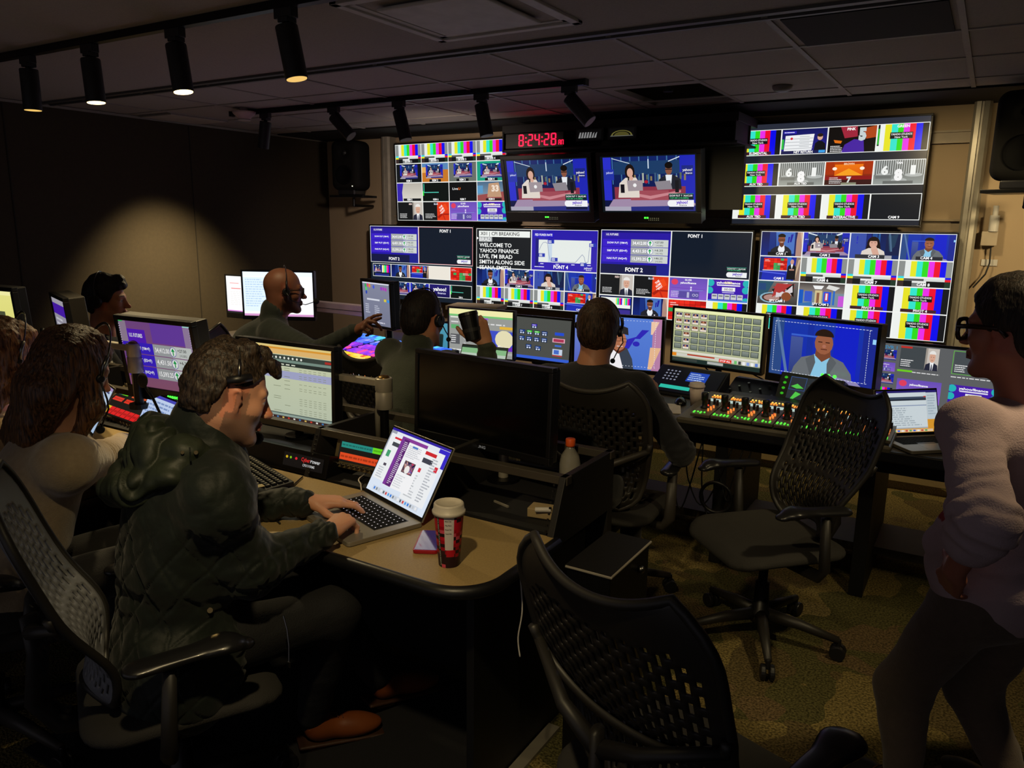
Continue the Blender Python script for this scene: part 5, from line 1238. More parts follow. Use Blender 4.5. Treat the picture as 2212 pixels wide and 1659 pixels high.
chair('office chair of the man raising the black cup', (-2.46, 3.02), 8, sh_black, graph, feet=3)
chair('office chair of the bald man, its slotted back lit from behind', (-3.48, 2.95), 62, sh_black, graph_d, feet=25)
chair('dark office chair of the young man, mostly hidden', (-4.3, 2.58), 45, sh_black, graph_d)

# ------------------------------------------------------------------ rear console (nearest the camera)
o = thing('console_desk', 'rear console desk with a speckled tan top, rounded corner and open rack bays', 'desk', (-2.4, 1.7, 0))
def arc(cx, cy, r, a0, a1, n=8): return [(cx + r * math.cos(math.radians(a0 + (a1 - a0) * k / n)), cy + r * math.sin(math.radians(a0 + (a1 - a0) * k / n))) for k in range(n + 1)]
def top_poly(d): return [(-1.9, .2 + d), (-1.9, -.24 - d)] + arc(1.27, -.1, .13 + d, -90, 0, 10) + [(1.4 + d, .2 + d)]
MB().prism([(x, y) for x, y in top_poly(0)], .712, .74).build('worktop', laminate, o, bevel=.002)
E_ = MB(); pts = [Vector((x, y, .724)) for x, y in top_poly(.004)[1:]]
E_.tube(pts, .0185, 10).build('rubber_edge', rubber, o, smooth=True)
MB().box((-1.9, .38, .05), (1.3, .4, .70)).build('modesty_panel', mat('panel_black', '#0c0c0d', .55), o)
MB().box((1.29, -.1, .0), (1.315, .66, .705)).build('end_panel', mat('panel_black', '#0c0c0d', .55), o)
MB().box((.30, .372, .08), (.306, .38, .68)).build('panel_seam', steel, o)
for x in (-1.88, -1.35, .38, .94, 1.385):
    MB().prism_x([(.195, .74), (.266, .905), (.62, .905), (.62, .05), (.58, .05), (.58, .70), (.2, .70)], x - .011, x + .011).build('rack_side', mat('rack_frame', '#2c2a28', .45, metal=.3), o, bevel=.002)
for y, z, n_ in ((.284, .893, 'front_rail'), (.60, .893, 'rear_rail')): MB().box((-1.9, y - .016, z - .014), (1.4, y + .016, z + .012)).build(n_, mat('rail_brown', '#4c463c', .45, metal=.2), o, bevel=.002)
MB().box((-1.9, .21, .735), (1.39, .60, .745)).build('bay_floor', black_matte, o)
MB().box((-1.9, .60, .06), (1.39, .62, .80)).build('rear_panel', black_matte, o)
for x in (.395, .925, .955, 1.37):
    h = MB()
    for k in range(9):
        t_ = k / 8; y = .197 + .046 * t_; z = .755 + .13 * t_
        h.box((x - .003, y - .003, z - .003), (x + .003, y + .001, z + .003))
    h.build('rail_holes', mat('hole_dark', '#050505', .6), o)
# low cabinet at its right end
o = thing('side_cabinet', 'low black cabinet with a bright front edge at the right end of the rear console', 'cabinet', (-.86, 2.1, 0))
MB().box((-.1, -.20, .04), (.04, .10, .655)).build('body', black_metal, o, bevel=.004)
MB().box((-.105, -.205, .655), (.045, .105, .665)).build('top_plate', mat('cabinet_top', '#131211', .6), o, bevel=.002)
MB().tube([(-.1, -.205, .662), (.045, -.205, .662), (.045, .10, .662)], .004).build('edge_strip', silver, o)
MB().ell((.047, .02, .60), (.012, .012, .012)).build('latch_knob', steel, o, smooth=True)
tag(MB().box((-.02, -.45, 0), (.02, .42, .012)).build('floor_edge_strip', mat('worn_strip', '#a8a294', .4, metal=.5), loc=(-1.06, 1.62, 0)), 'pale metal strip on the floor below the end of the rear console', 'floor strip')
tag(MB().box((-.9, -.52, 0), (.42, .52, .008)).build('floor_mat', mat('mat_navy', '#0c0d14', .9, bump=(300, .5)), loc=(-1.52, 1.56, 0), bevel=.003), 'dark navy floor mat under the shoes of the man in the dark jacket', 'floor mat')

# rack panels with lit key rows
def key_panel(o, w_, h_, strips, knobs=True):
    MB().box((-w_ / 2, 0, -h_ / 2), (w_ / 2, .02, h_ / 2)).build('face_plate', mat('panel_champagne', '#8a7c58', .4, metal=.35), o, bevel=.002)
    c_ = Canvas(w_ * .92, h_ * .62); v = c_.view(); v.rect(0, 0, 1, 1, '1c1a16')
    for x0, x1, y0, y1, col in strips: v.rect(x0, y0, x1, y1, col); v.scribble(x0 + .01, y0 + .03, x1 - .01, y1 - .03, 1, tuple(int(c0 * .75) for c0 in (int(col[0:2], 16), int(col[2:4], 16), int(col[4:6], 16))), 3, .9, .35, 1); v.z -= 0
    c_.build('lit_key_strip', o, (0, -.003, 0), strength=.8)
    if knobs:
        for rowz in (h_ * .40, -h_ * .40):
            k_ = MB()
            for g in range(2):
                for k in range(8): x = -w_ * .44 + g * w_ * .47 + k * w_ * .05; k_.cyl((x, -.012, rowz), (x, 0, rowz), .0055, n=8).cyl((x, -.012, rowz), (x, -.02, rowz + .004), .003, n=6)
            k_.build('key_row', steel, o)
o = thing('intercom_panel', 'champagne intercom panel with teal, green and red key strips, left of the open laptop', 'control panel', (-1.72, 1.985, .835), rot=(math.radians(-17), 0, 0))
key_panel(o, .47, .125, [(.02, .36, .1, .36, '2a9488'), (.36, .47, .1, .36, '70e828'), (.02, .45, .6, .92, 'f05024'), (.55, .98, .1, .4, 'f06828'), (.55, .98, .62, .92, 'f04c24')])
o = thing('intercom_panel', 'intercom panel with a red key row in front of the long-haired woman', 'control panel', (-3.22, 2.03, .80), rot=(math.radians(-55), 0, math.radians(-8)))
key_panel(o, .60, .24, [(.02, .1, .04, .2, '2a9488'), (.1, .2, .04, .2, '70e828'), (.27, .55, .06, .2, 'f06030'), (.03, .2, .3, .45, 'f04030'), (.24, .55, .3, .45, 'f03c28'), (.55, .62, .3, .45, '58b0f0'), (.0, .08, .68, .95, '80d830'), (.08, .14, .68, .95, 'f0d030')] + [(.14 + .084 * k, .215 + .084 * k, .68, .95, 'f02828') for k in range(10)])
o = thing('power_unit', 'black rack power unit with red and white lettering behind the keyboard', 'power unit', (-2.17, 1.915, .785), rot=(math.radians(-17), 0, 0))
MB().box((-.24, 0, -.042), (.24, .2, .042)).build('case', black_metal, o, bevel=.002)
c_ = Canvas(.2, .05); v = c_.view(); v.rect(0, 0, 1, 1, '141212'); v.text('Cyber', .45, .45, .28, 'f03030', 'l', .22, bold=.02); v.text('Power', .68, .45, .28, 'f0f0f0', 'l', .24); v.text('CPS1215RMS', .5, .8, .18, 'e0e0e0', 'l', .3); v.ell(.08, .35, .03, .1, 'e8c020'); v.ell(.18, .35, .025, .09, '90e020'); v.ell(.32, .35, .03, .1, 'f02838'); c_.build('front_label', o, (.12, -.002, 0), strength=.7)
MB().tube([(-2.05, 1.84, .746), (-1.99, 1.80, .748), (-2.02, 1.72, .746), (-2.12, 1.6, .745)], .003)

def rack_arm(loc, lb, az):
    o = thing('swivel_mount', lb, 'monitor mount', loc, math.radians(az))
    MB().lathe([(.031, 0), (.033, .004), (.033, .062), (.031, .066), (.031, .068), (.033, .072), (.033, .118), (.030, .121), (.026, .121)], 28).build('pivot_sleeve', silver, o, smooth=True).modifiers.new('e', 'EDGE_SPLIT').split_angle = .5
    MB().ell((0, 0, .118), (.025, .025, .014)).build('pivot_cap', mat('cap_bronze', '#8a6c3c', .3, metal=.8), o, smooth=True)
    MB().box((-.30, -.014, .085), (-.02, .014, .112)).build('upper_arm', silver, o, bevel=.004)
    MB().tube([(-.03, .02, .07), (-.05, .02, -.02), (-.06, .03, -.15)], .013).build('lower_arm', silver, o, smooth=True)
    MB().cyl((0, 0, -.14), (0, 0, 0), .017).cyl((0, 0, -.15), (0, 0, -.13), .04).build('mount_post', black_metal, o)
rack_arm((-1.915, 2.21, .905 + .04), 'silver monitor arm pivot between the spreadsheet monitor and the blank monitor', 0)
rack_arm((-2.93, 1.86, 1.03), 'silver monitor arm pivot left of the U.S. FUTURES monitor', 0)
# legs for the other monitors on this console
def mount(label, x, y, z0, z1, m=None, lean=0):
    o = thing('monitor_stand', label, 'monitor stand', (x, y, z0))
    MB().cyl((0, 0, 0), (0, 0, .012), .06).build('foot', black_metal, o)
    MB().cyl((0, 0, .01), (0, lean, z1 - z0), .018).build('post', m or black_metal, o)
    MB().box((-.05, lean - .03, z1 - z0 - .05), (.05, lean + .0, z1 - z0 + .05)).build('mount_plate', black_metal, o)
mount('silver stand under the blank monitor', -1.40, 2.25, .745, 1.0, silver)
mount('black stand under the spreadsheet monitor', -2.42, 2.245, .745, 1.0)
mount('black stand under the U.S. FUTURES monitor', -2.8, 2.1, .745, 1.0)
mount('black stand under the yellow page monitor', -4.0, 1.86, .745, 1.15)
mount('black stand under the sideways monitor', -3.97, 2.22, .745, 1.05)

# ------------------------------------------------------------------ small things on the rear console
def laptop(label, hinge, yaw, w_, dpt, lid_h, open_deg, draw, strength=.9, shell=None, keylit=True):
    o = thing('laptop', label, 'laptop', hinge, math.radians(yaw)); sh = shell or mat('laptop_aluminium', '#9c9588', .4, metal=.4)
    MB().prism([(x, y) for x, y in arc(w_ / 2 - .012, -dpt + .012, .012, 0, -90, 4) + arc(-w_ / 2 + .012, -dpt + .012, .012, -90, -180, 4) + [(-w_ / 2, 0), (w_ / 2, 0)]][::-1], .001, .015).build('base', sh, o, bevel=.002)
    MB().box((-w_ * .40, -dpt * .58, .0148), (w_ * .40, -dpt * .1, .0155)).build('keyboard_well', black_plastic, o)
    kb = MB(); R_ = 5; N_ = 14
    for j in range(R_ + 1):
        for i in range(N_):
            x0 = -w_ * .39 + i * w_ * .78 / N_; y0 = -dpt * .57 + j * dpt * .46 / (R_ + 1)
            if j == 0 and 4 <= i <= 8: continue
            kb.box((x0 + .001, y0 + .001, .0155), (x0 + w_ * .78 / N_ - .0015, y0 + dpt * .46 / (R_ + 1) - .0015, .0168))
    kb.build('keys', mat('laptop_keys', '#0c0c0e', .8, spec=.15), o)
    kl = MB()
    for j in range(R_ + 1):
        for i in range(N_):
            x0 = -w_ * .39 + (i + .5) * w_ * .78 / N_; y0 = -dpt * .57 + (j + .5) * dpt * .46 / (R_ + 1); kl.box((x0 - .002, y0 - .0012, .0168), (x0 + .002, y0 + .0018, .01695))
    if keylit: kl.build('key_legends', mat('key_legend_lit', '#ffffff', emit=('#e8e0ff', .5)), o)
    MB().box((-w_ * .2, -dpt * .95, .0148), (w_ * .2, -dpt * .62, .0153)).build('trackpad', mat('trackpad', '#8c867c', .35, metal=.3), o)
    lid = bpy.data.objects.new('lid', None); COL.objects.link(lid); lid.parent = o; lid.location = (0, .0, .014); lid.rotation_euler = (-math.radians(open_deg - 90), 0, 0)
    MB().box((-w_ / 2, -.0005, 0), (w_ / 2, .005, lid_h)).build('lid_shell', sh, lid, bevel=.002)
    MB().box((-w_ / 2 + .002, -.0015, .002), (w_ / 2 - .002, -.0004, lid_h - .002)).build('screen_border', bezel, lid)
    c_ = Canvas(w_ - .014, lid_h - .022); draw(c_.view()); c_.build('screen', lid, (0, -.0022, lid_h / 2 + .003), strength=strength)
    return o
def mac_page(v):
    v.rect(0, 0, 1, 1, 'e8ecf4', 'dce8f8'); v.rect(0, 0, 1, .035, '3020a0'); v.rect(0, .035, .1, .5, 'a0a4b0'); v.rect(.84, .04, 1, .3, '3828c8')
    v.rect(.02, .08, .3, .8, 'f0f2f4'); v.rect(.1, .12, .24, .15, 'd83038'); v.rect(.1, .2, .24, .26, '44484e'); v.rect(.07, .34, .13, .44, '48a070'); v.rect(.1, .54, .15, .58, '504858'); v.scribble(.05, .6, .2, .78, 5, 'b8bcc4', 3)
    v.rect(.56, .1, .95, .9, 'f0f2f4'); v.rect(.58, .14, .84, .19, 'd02830'); v.rect(.6, .24, .82, .31, '40424e'); v.rect(.64, .4, .70, .46, 'd83040'); v.rect(.88, .3, .93, .38, 'd83040'); v.scribble(.6, .5, .75, .85, 9, 'b4b8bc', 8); v.scribble(.8, .2, .92, .85, 16, 'a8acb4', 9)
    v.poly([(.22, .1), (.64, .06), (.66, .09), (.66, .82), (.24, .84)], 'f6f6f8'); v.rect(.22, .07, .66, .12, '8a3c98'); v.rect(.22, .08, .27, .83, '7c3898'); v.rect(.27, .1, .36, .83, '5c2470'); v.scribble(.28, .13, .35, .8, 24, 'd8c8e0', 5, 1, .5)
    v.scribble(.38, .15, .62, .34, 7, 'c4c6cc', 6); v.rect(.44, .15, .53, .18, '5880c8'); v.rect(.42, .38, .60, .56, '5a4450')
    r = random.Random(3)
    for k in range(30): v.poly([(.42 + r.random() * .18, .38 + r.random() * .18) for _ in range(3)], r.choice(['e8d8d4', '3a2c48', 'c83850', '201820', 'd0a090', '5848a0'])); v.z -= 1
    v.z += 1; v.ell(.50, .5, .04, .06, 'f0ece8'); v.scribble(.38, .6, .6, .8, 6, 'ccd0d4', 7)
    v.rect(.1, .9, .9, .97, 'd4dce8'); 
    for k in range(18): v.rect(.12 + .043 * k, .915, .145 + .043 * k, .955, ['3880e0', '808890', 'c8ccd0', 'f0f0f0', '606870', 'd84040', '50a0e8'][k % 7]); v.z -= 1
laptop('open silver laptop the man in the dark jacket types on', (-1.545, 1.806, .7405), -19, .3557, .248, .245, 120, mac_page, .95)
def side_page(v): v.rect(0, 0, 1, 1, 'c0d0e4', 'a8c0dc'); v.rect(0, 0, 1, .06, 'a890c0'); v.scribble(.05, .12, .9, .5, 5, '90a8c8', 4); v.rect(.5, .1, .9, .14, '404878')
laptop('open laptop in front of the long-haired woman, mostly hidden by her', (-3.25, 1.80, .7405), -20, .32, .22, .22, 118, side_page, .9)
laptop('laptop with only its lit upper corner showing above the dark jacket', (-2.79, 1.78, .7405), -12, .32, .22, .215, 118, lambda v: (v.rect(0, 0, 1, 1, 'c8d8f4', 'a0b8e8'), v.rect(0, 0, 1, .06, '4848b8'), v.scribble(.05, .1, .9, .5, 5, '8098c8', 2)), .9)
def mail2(v):
    v.rect(0, 0, 1, 1, 'e09c30'); v.rect(0, 0, 1, .06, '28206c'); v.rect(.0, .05, .82, .88, 'd4dfe4'); v.rect(.0, .15, .82, .2, '404c60'); v.rect(.78, .14, .82, .17, 'c04038'); v.rect(0, .2, .82, .24, '28303c'); v.rect(0, .35, .82, .37, '8898b8'); v.scribble(.05, .4, .75, .85, 9, 'a8b4bc', 3); v.rect(.82, .06, 1, .7, 'c4d2da'); v.scribble(.84, .1, .98, .6, 8, 'a0b0bc', 6); v.rect(0, .88, .82, .91, 'b0b8c0'); v.rect(0, .93, .9, .99, 'e8c8a0')
    for k in range(12): v.rect(.05 + .065 * k, .94, .09 + .065 * k, .98, ['4068d8', 'f0f0f0', 'd05040', '60a860'][k % 4]); v.z -= 1
laptop('open silver laptop on the front console beside the standing person', (-.215, 3.70, .742), 42, .31, .22, .205, 106, mail2, .85, keylit=False)

o = thing('computer_keyboard', 'black full-size keyboard with a cream sticker on the rear console', 'keyboard', (-2.2, 1.79, .7405), math.radians(-19))
MB().prism_x([(-.075, .0), (-.075, .012), (.075, .024), (.075, 0)], -.225, .225).build('case', black_plastic, o, bevel=.003)
kb = MB()
for j in range(6):
    for i in range(21):
        if i in (15, 19) and False: continue
        x0 = -.215 + i * .0205; y0 = -.062 + j * .0215; kb.box((x0, y0, .014 + y0 * .08), (x0 + .017, y0 + .017, .026 + y0 * .08))
kb.build('keycaps', mat('keycap_black', '#232320', .5), o, bevel=.002, seg=1)
kl = MB()
for j in range(6):
    for i in range(21): x0 = -.215 + i * .0205; y0 = -.062 + j * .0215; kl.box((x0 + .004, y0 + .008, .0261 + y0 * .08), (x0 + .009, y0 + .014, .0264 + y0 * .08))
kl.build('key_legends', mat('legend_paint', '#d8d0b4', .6), o)
MB().box((.188, -.07, .0245), (.216, -.025, .0262)).build('sticker', mat('sticker_cream', '#d8c890', .7), o)
o = thing('computer_keyboard', 'black keyboard lying past the bald man\'s forearm on the front console', 'keyboard', (-3.75, 4.13, .742), math.radians(14))
MB().prism_x([(-.075, .0), (-.075, .012), (.075, .03), (.075, 0)], -.225, .225).build('case', black_plastic, o, bevel=.003)
kb.build('keycaps', mat('keycap_black', '#232320', .5), o)

# paper cup with stripes
def striped_cup(loc):
    o = thing('paper_cup', 'tall red striped paper coffee cup with a white lid on the rear console', 'cup', loc, math.radians(0))
    m = MB(); H_ = .150; NA, NZ = 64, 60; r0, r1 = .0285, .0405
    stripes = []
    r_ = random.Random(11)
    for j in range(NZ): stripes.append(r_.choice(['c8162c', 'c8162c', 'a80e22', '3a1a20', 'd85068', '8c1024', 'c8162c', '2a1418']))
    for j in range(NZ):
        for i in range(NA):
            t0 = 2 * math.pi * i / NA; t1 = 2 * math.pi * (i + 1) / NA; z0 = H_ * j / NZ; z1 = H_ * (j + 1) / NZ
            ra = r0 + (r1 - r0) * j / NZ; rb = r0 + (r1 - r0) * (j + 1) / NZ
            deg = 360 * (i + .5) / NA; c_ = stripes[(j // 4 + int(1.2 * math.sin(deg / 25))) % NZ]
            fz = j / NZ
            if fz > .34 and 288 < deg < 325: c_ = 'd8d0cc'
            elif .2 < fz < .34 and 292 < deg < 330: c_ = 'c01428'
            if 255 < deg < 266: c_ = '123428'
            if fz > .97: c_ = 'c8162c'
            m.col = hexc(c_)
            m.add([(ra * math.cos(t0), ra * math.sin(t0), z0), (ra * math.cos(t1), ra * math.sin(t1), z0), (rb * math.cos(t1), rb * math.sin(t1), z1), (rb * math.cos(t0), rb * math.sin(t0), z1)], [(0, 1, 2, 3)])
    m.build('sleeve_print', attr_mat('cup_print', 0, .45), o, col=True, smooth=True)
    t = MB()
    for k, s0 in enumerate((.006, .054, .102)):
        vs, fs, a, b = text_mesh('STARBUCKS', .01); sc_ = .042 / (b - a)
        P = []
        for x, y in vs:
            z = s0 + (x - a) * sc_; r = r0 + (r1 - r0) * z / H_ + .0004; an = math.radians(259.2) + (.35 - y) * -.0052 / r * 1.0; P.append((r * math.cos(an), r * math.sin(an), z))
        t.add(P, fs)
    t.build('lettering', mat('print_white', '#e8e4dc', .6), o)
    t = MB()
    for k, tx in enumerate(('Mobile Order', 'Pike Place', 'Room for', 'Venti Hot')):
        vs, fs, a, b = text_mesh(tx, .01); sc_ = .017 / (b - a)
        P = []
        for x, y in vs:
            z = .135 - .012 * k + y * .0055; r = r0 + (r1 - r0) * z / H_ + .0006; an = math.radians(291) + (x - a) * sc_ / r; P.append((r * math.cos(an), r * math.sin(an), z))
        t.add(P, fs)
    t.build('label_print', mat('ink', '#403c3a', .7), o)
    MB().cyl((0, 0, .0), (0, 0, .002), r0 - .001, n=32).build('cup_bottom', mat('cup_white', '#d8cfc4', .6), o)
    MB().lathe([(.0405, .146), (.0445, .147), (.0455, .153), (.0435, .157), (.0415, .158), (.0405, .172), (.0385, .1755), (.034, .1765), (.0325, .172), (.012, .171), (.002, .171)], 40).build('lid', mat('cup_lid', '#d6cdbd', .45), o, smooth=True)
striped_cup((-1.158, 1.587, .7405))
o = thing('smartphone', 'red-cased smartphone face up beside the striped cup', 'smartphone', (-1.285, 1.665, .7405), math.radians(-62))
MB().prism(arc(.062, .024, .012, 0, 90, 5) + arc(-.062, .024, .012, 90, 180, 5) + arc(-.062, -.024, .012, 180, 270, 5) + arc(.062, -.024, .012, 270, 360, 5), 0, .0105).build('case', mat('case_red', '#b01024', .35), o, bevel=.002)
MB().box((-.069, -.031, .0105), (.069, .031, .0112)).build('glass', mat('phone_glass', '#2a2440', .06, spec=.8, emit=('#5a4488', .25)), o)
# bottle with an orange cap
o = thing('water_bottle', 'clear plastic bottle with an orange cap behind the blank monitor', 'bottle', (-1.13, 2.24, .745))
MB().lathe([(.03, 0), (.036, .004), (.036, .05), (.033, .055), (.036, .06), (.036, .11), (.03, .14), (.014, .165), (.013, .175)], 28).build('bottle_body', mat('bottle_clear', '#b8b4a8', .12, spec=.8, alpha=.55), o, smooth=True)
MB().lathe([(.016, .172), (.0165, .176), (.0165, .196), (.015, .198)], 24).build('cap', mat('cap_orange', '#f06020', .4), o, smooth=True)
o = thing('wall_socket_box', 'pale connector box inside the right-hand bay of the rear console', 'connector box', (-1.09, 2.02, .748), math.radians(10))
MB().box((-.06, -.03, 0), (.06, .03, .03)).build('box', beige_pl, o, bevel=.003)
MB().cyl((-.03, -.035, .03), (.02, -.03, .035), .008).build('plug', white_pl, o)
tag(MB().box((-.035, -.003, 0), (.035, .003, .006)).build('pen', silver, loc=(-1.27, 2.03, .746), rot=(0, 0, -.3)), 'shiny pen lying in the bay behind the laptop', 'pen')
# gooseneck microphone
o = thing('gooseneck_microphone', 'gooseneck microphone with a foam cap in front of the U.S. FUTURES monitor', 'microphone', (-2.42, 1.66, .7405))
MB().cyl((0, 0, 0), (0, 0, .012), .035).build('base', black_metal, o, bevel=.002)
MB().tube([(0, 0, .01), (.0, .0, .1), (-.03, -.02, .2), (-.055, -.04, .29), (-.06, -.06, .33)], .005).build('gooseneck', black_metal, o, smooth=True)
MB().ell((-.062, -.066, .352), (.017, .017, .027)).build('foam_cap', mat('foam', '#2c261e', .95, bump=(200, .6)), o, smooth=True)
def cable(name, label, pts, r=.003, m=None, cat_='cable', group=None):
    # smooth the path with a Catmull curve
    P = [Vector(p) for p in pts]; Q_ = []
    for i in range(len(P) - 1):
        a, b, c_, d = P[max(i - 1, 0)], P[i], P[i + 1], P[min(i + 2, len(P) - 1)]
        for k in range(6):
            t = k / 6; Q_.append(.5 * ((2 * b) + (c_ - a) * t + (2 * a - 5 * b + 4 * c_ - d) * t * t + (3 * b - a - 3 * c_ + d) * t ** 3))
    Q_.append(P[-1]); return tag(MB().tube(Q_, r, 6).build(name, m or black_plastic, smooth=True), label, cat_, group)
cable('charging_cable', 'thin dark cable crossing the tan worktop by the laptop\'s left side', [(-2.02, 1.88, .745), (-1.98, 1.80, .745), (-1.93, 1.72, .745), (-1.9, 1.6, .745), (-1.75, 1.53, .745)], .0028)
cable('charging_cable', 'thin white cable running from the laptop\'s far corner into the bay', [(-1.73, 1.87, .752), (-1.76, 1.9, .76), (-1.8, 1.94, .765), (-1.85, 2.1, .76)], .0025, white_pl)
cable('hanging_cable', 'thin white cable dangling under the worktop\'s right edge', [(-1.0, 1.70, .70), (-.992, 1.70, .60), (-.998, 1.69, .52), (-.985, 1.68, .47)], .0022, white_pl)

o = thing('equipment_cart', 'low dark equipment cart behind the standing person, cut by the lower right corner', 'cart', (.66, 2.60, 0), math.radians(-20))
for x in (-.22, .22):
    for y in (-.18, .18): MB().cyl((x, y, .03), (x, y, .52), .012).build('post', black_metal, o); MB().cyl((x - .008, y, .025), (x + .008, y, .025), .025).build('caster', black_plastic, o)
for z in (.12, .32, .50): MB().box((-.24, -.2, z), (.24, .2, z + .018)).build('shelf', mat('cart_shelf', '#4a4438', .35, metal=.5), o, bevel=.004)
# ------------------------------------------------------------------ front console
dark_top = mat('dark_worktop', '#4a443e', .5, noise=(90, (58, 52, 48)))
o = thing('console_desk', 'long dark front console desk below the video wall', 'desk', (-2.3, 3.9, 0))
MB().box((-3.0, -.45, .70), (3.2, .45, .74)).build('worktop', dark_top, o, bevel=.008)
MB().box((-3.0, -.47, .695), (3.2, -.45, .742)).build('edge_band', rubber, o, bevel=.006)
for x in (-2.9, -1.5, .2, 1.3, 1.95, 3.1): MB().box((x - .03, -.3, 0), (x + .03, .4, .70)).build('leg_panel', mat('panel_black', '#0c0c0d', .55), o, bevel=.003)
MB().box((-3.0, .36, .25), (.6, .38, .70)).build('back_panel', mat('panel_black', '#0c0c0d', .55), o)
MB().box((.2, -.3, .60), (3.1, .1, .69)).build('under_tray', black_metal, o)
MB().box((.5, .0, .10), (3.1, .35, .14)).build('low_shelf', mat('shelf_brown', '#4a4034', .7), o)
o = thing('floor_grille', 'beige louvred floor heater cover behind the front console', 'grille', (-1.3, 5.3, 0))
MB().box((-1.6, 0, .06), (1.3, .08, .5)).build('cover', beige_pl, o, bevel=.004)
for k in range(60): pass
g_ = MB()
for k in range(70): g_.box((-1.56 + k * .04, -.01, .40), (-1.535 + k * .04, .0, .47))
g_.build('louvres', mat('louvre_light', '#c8b888', .5), o)
o = thing('power_strip', 'small black box with four red lights under the front console', 'power strip', at_y(1462, 955, 3.62))
MB().box((-.09, -.02, -.02), (.09, .03, .02)).build('case', black_plastic, o, bevel=.003)
for k in range(4): MB().cyl((-.03 + .022 * k, -.024, 0), (-.03 + .022 * k, -.018, 0), .006, n=12).build('red_light', led_r, o)
for k, (a, b, c_) in enumerate(((-1.18, .30, -.95), (-1.1, .22, -.9), (-1.02, .34, -.86), (-1.25, .26, -1.1))):
    cable('hanging_cable', 'thin black cables drooping under the front console', [(a, 3.62, .60), (a + .02, 3.6, b + .12), ((a + c_) / 2, 3.58, b), (c_, 3.6, .6)], .004, group='drooping cables under the front console')
cr = [(-.99 + .075 * math.cos(t), 3.52, .37 + .075 * math.sin(t)) for t in np.linspace(0, 2 * math.pi, 22)[:-1]]
tag(MB().tube(cr, .009, 8, closed=True).build('cable_coil', black_plastic, smooth=True), 'coil of black cable hanging under the front console left of the empty chair', 'cable coil')
tag(MB().box((-.13, -.1, 0), (.13, .1, .004)).build('paper_stack', paper, loc=(-1.36, 3.62, .741), rot=(0, 0, .35)), 'sheet of white paper on the desk left of the camera control panels', 'paper')
o = thing('computer_mouse', 'small black mouse beside the white cup on the front console', 'mouse', at_z(1470, 872, .742), .3)
S = Solid((-.045, -.065, -.005), (.045, .065, .045), .004); S.ell((0, 0, .0), (.031, .055, .033)); S.halfspace((0, 0, .001), (0, 0, -1)); P, F = S.mesh(); np_obj('mouse_body', P, F, mat('mouse_black', '#0e0e10', .2), None).parent = o
MB().cyl((-.004, .03, .026), (.004, .03, .026), .009, n=12).build('scroll_wheel', dark_grey, o)
o = thing('paper_cup', 'plain white paper cup with a lid on the front console', 'cup', at_z(1503, 876, .742))
MB().lathe([(.027, 0), (.038, .10), (.037, .10)], 28).build('cup_body', mat('cup_plain', '#d4c4bc', .6), o, smooth=True)
MB().lathe([(.038, .098), (.0415, .099), (.0415, .105), (.038, .107), (.037, .118), (.033, .119), (.031, .115), (.002, .115)], 28).build('lid', mat('cup_lid_pink', '#dccfc8', .5), o, smooth=True)

# camera control panels in a row
o = thing('panel_wedge', 'grey sloping bed that carries the camera control panels', 'console bed', (-.62, 3.68, .742), rot=(math.radians(3.5), 0, 0))
MB().box((-.56, -.25, 0), (.36, .27, .035)).build('bed', mat('bed_grey', '#5c574c', .45), o, bevel=.01)
MB().box((-.44, .17, .035), (.36, .26, .052)).build('rear_strip', dark_grey, o, bevel=.004)
r_ = random.Random(5)
for k in range(9):
    x = -1.07 + .095 * k
    if x > -.3: break
    o = thing('camera_control_panel', 'slim camera control panel with a thick black joystick and orange and green lit keys', 'control panel', (x, 3.62, .783), rot=(math.radians(3.5), 0, 0), group='row of camera control panels')
    MB().box((-.045, -.18, 0), (.045, .22, .014)).build('panel_body', mat('panel_taupe', '#6a6354', .45), o, bevel=.002)
    MB().lathe([(.019, .014), (.02, .02), (.014, .024), (.013, .05), (.017, .053), (.017, .088), (.013, .092), (.002, .093)], 16).build('joystick', black_plastic, o, smooth=True, loc=(-.012, -.07, 0))
    MB().box((-.034, .06, .014), (.034, .10, .016)).build('display', mat('panel_lcd', '#b8d0cc', emit=('#b8d4d0', .75)), o)
    for nm, cc, n_, ys in (('orange_key', '#ff9838', 6, (.125, .14)), ('yellow_key', '#ffd860', 5, (.155,)), ('green_key', '#58e040', 5, (-.15, -.165)), ('red_key', '#ff4828', 3, (-.03,))):
        b = MB()
        for yy in ys:
            for q in range(n_):
                if r_.random() < .2: continue
                xx = -.038 + .013 * q * (6 / n_); b.box((xx, yy, .014), (xx + .007, yy + .007, .019))
        b.build(nm, mat('key_' + nm, cc, emit=(cc, 1.1)), o)
    b = MB()
    for q in range(3): b.cyl((.02 * (q - 1) + .008, .0 + .02 * (q % 2), .014), (.02 * (q - 1) + .008, .02 * (q % 2), .04), .0065, n=10)
    b.build('knob', black_plastic, o)
    b = MB()
    for q in range(4): b.cyl((.018 + .008 * (q % 2), -.11 + .02 * q, .014), (.018 + .008 * (q % 2), -.11 + .02 * q, .026), .0045, n=8)
    b.build('lit_knob', mat('knob_orange', '#ffb060', emit=('#ff9040', .8)), o)
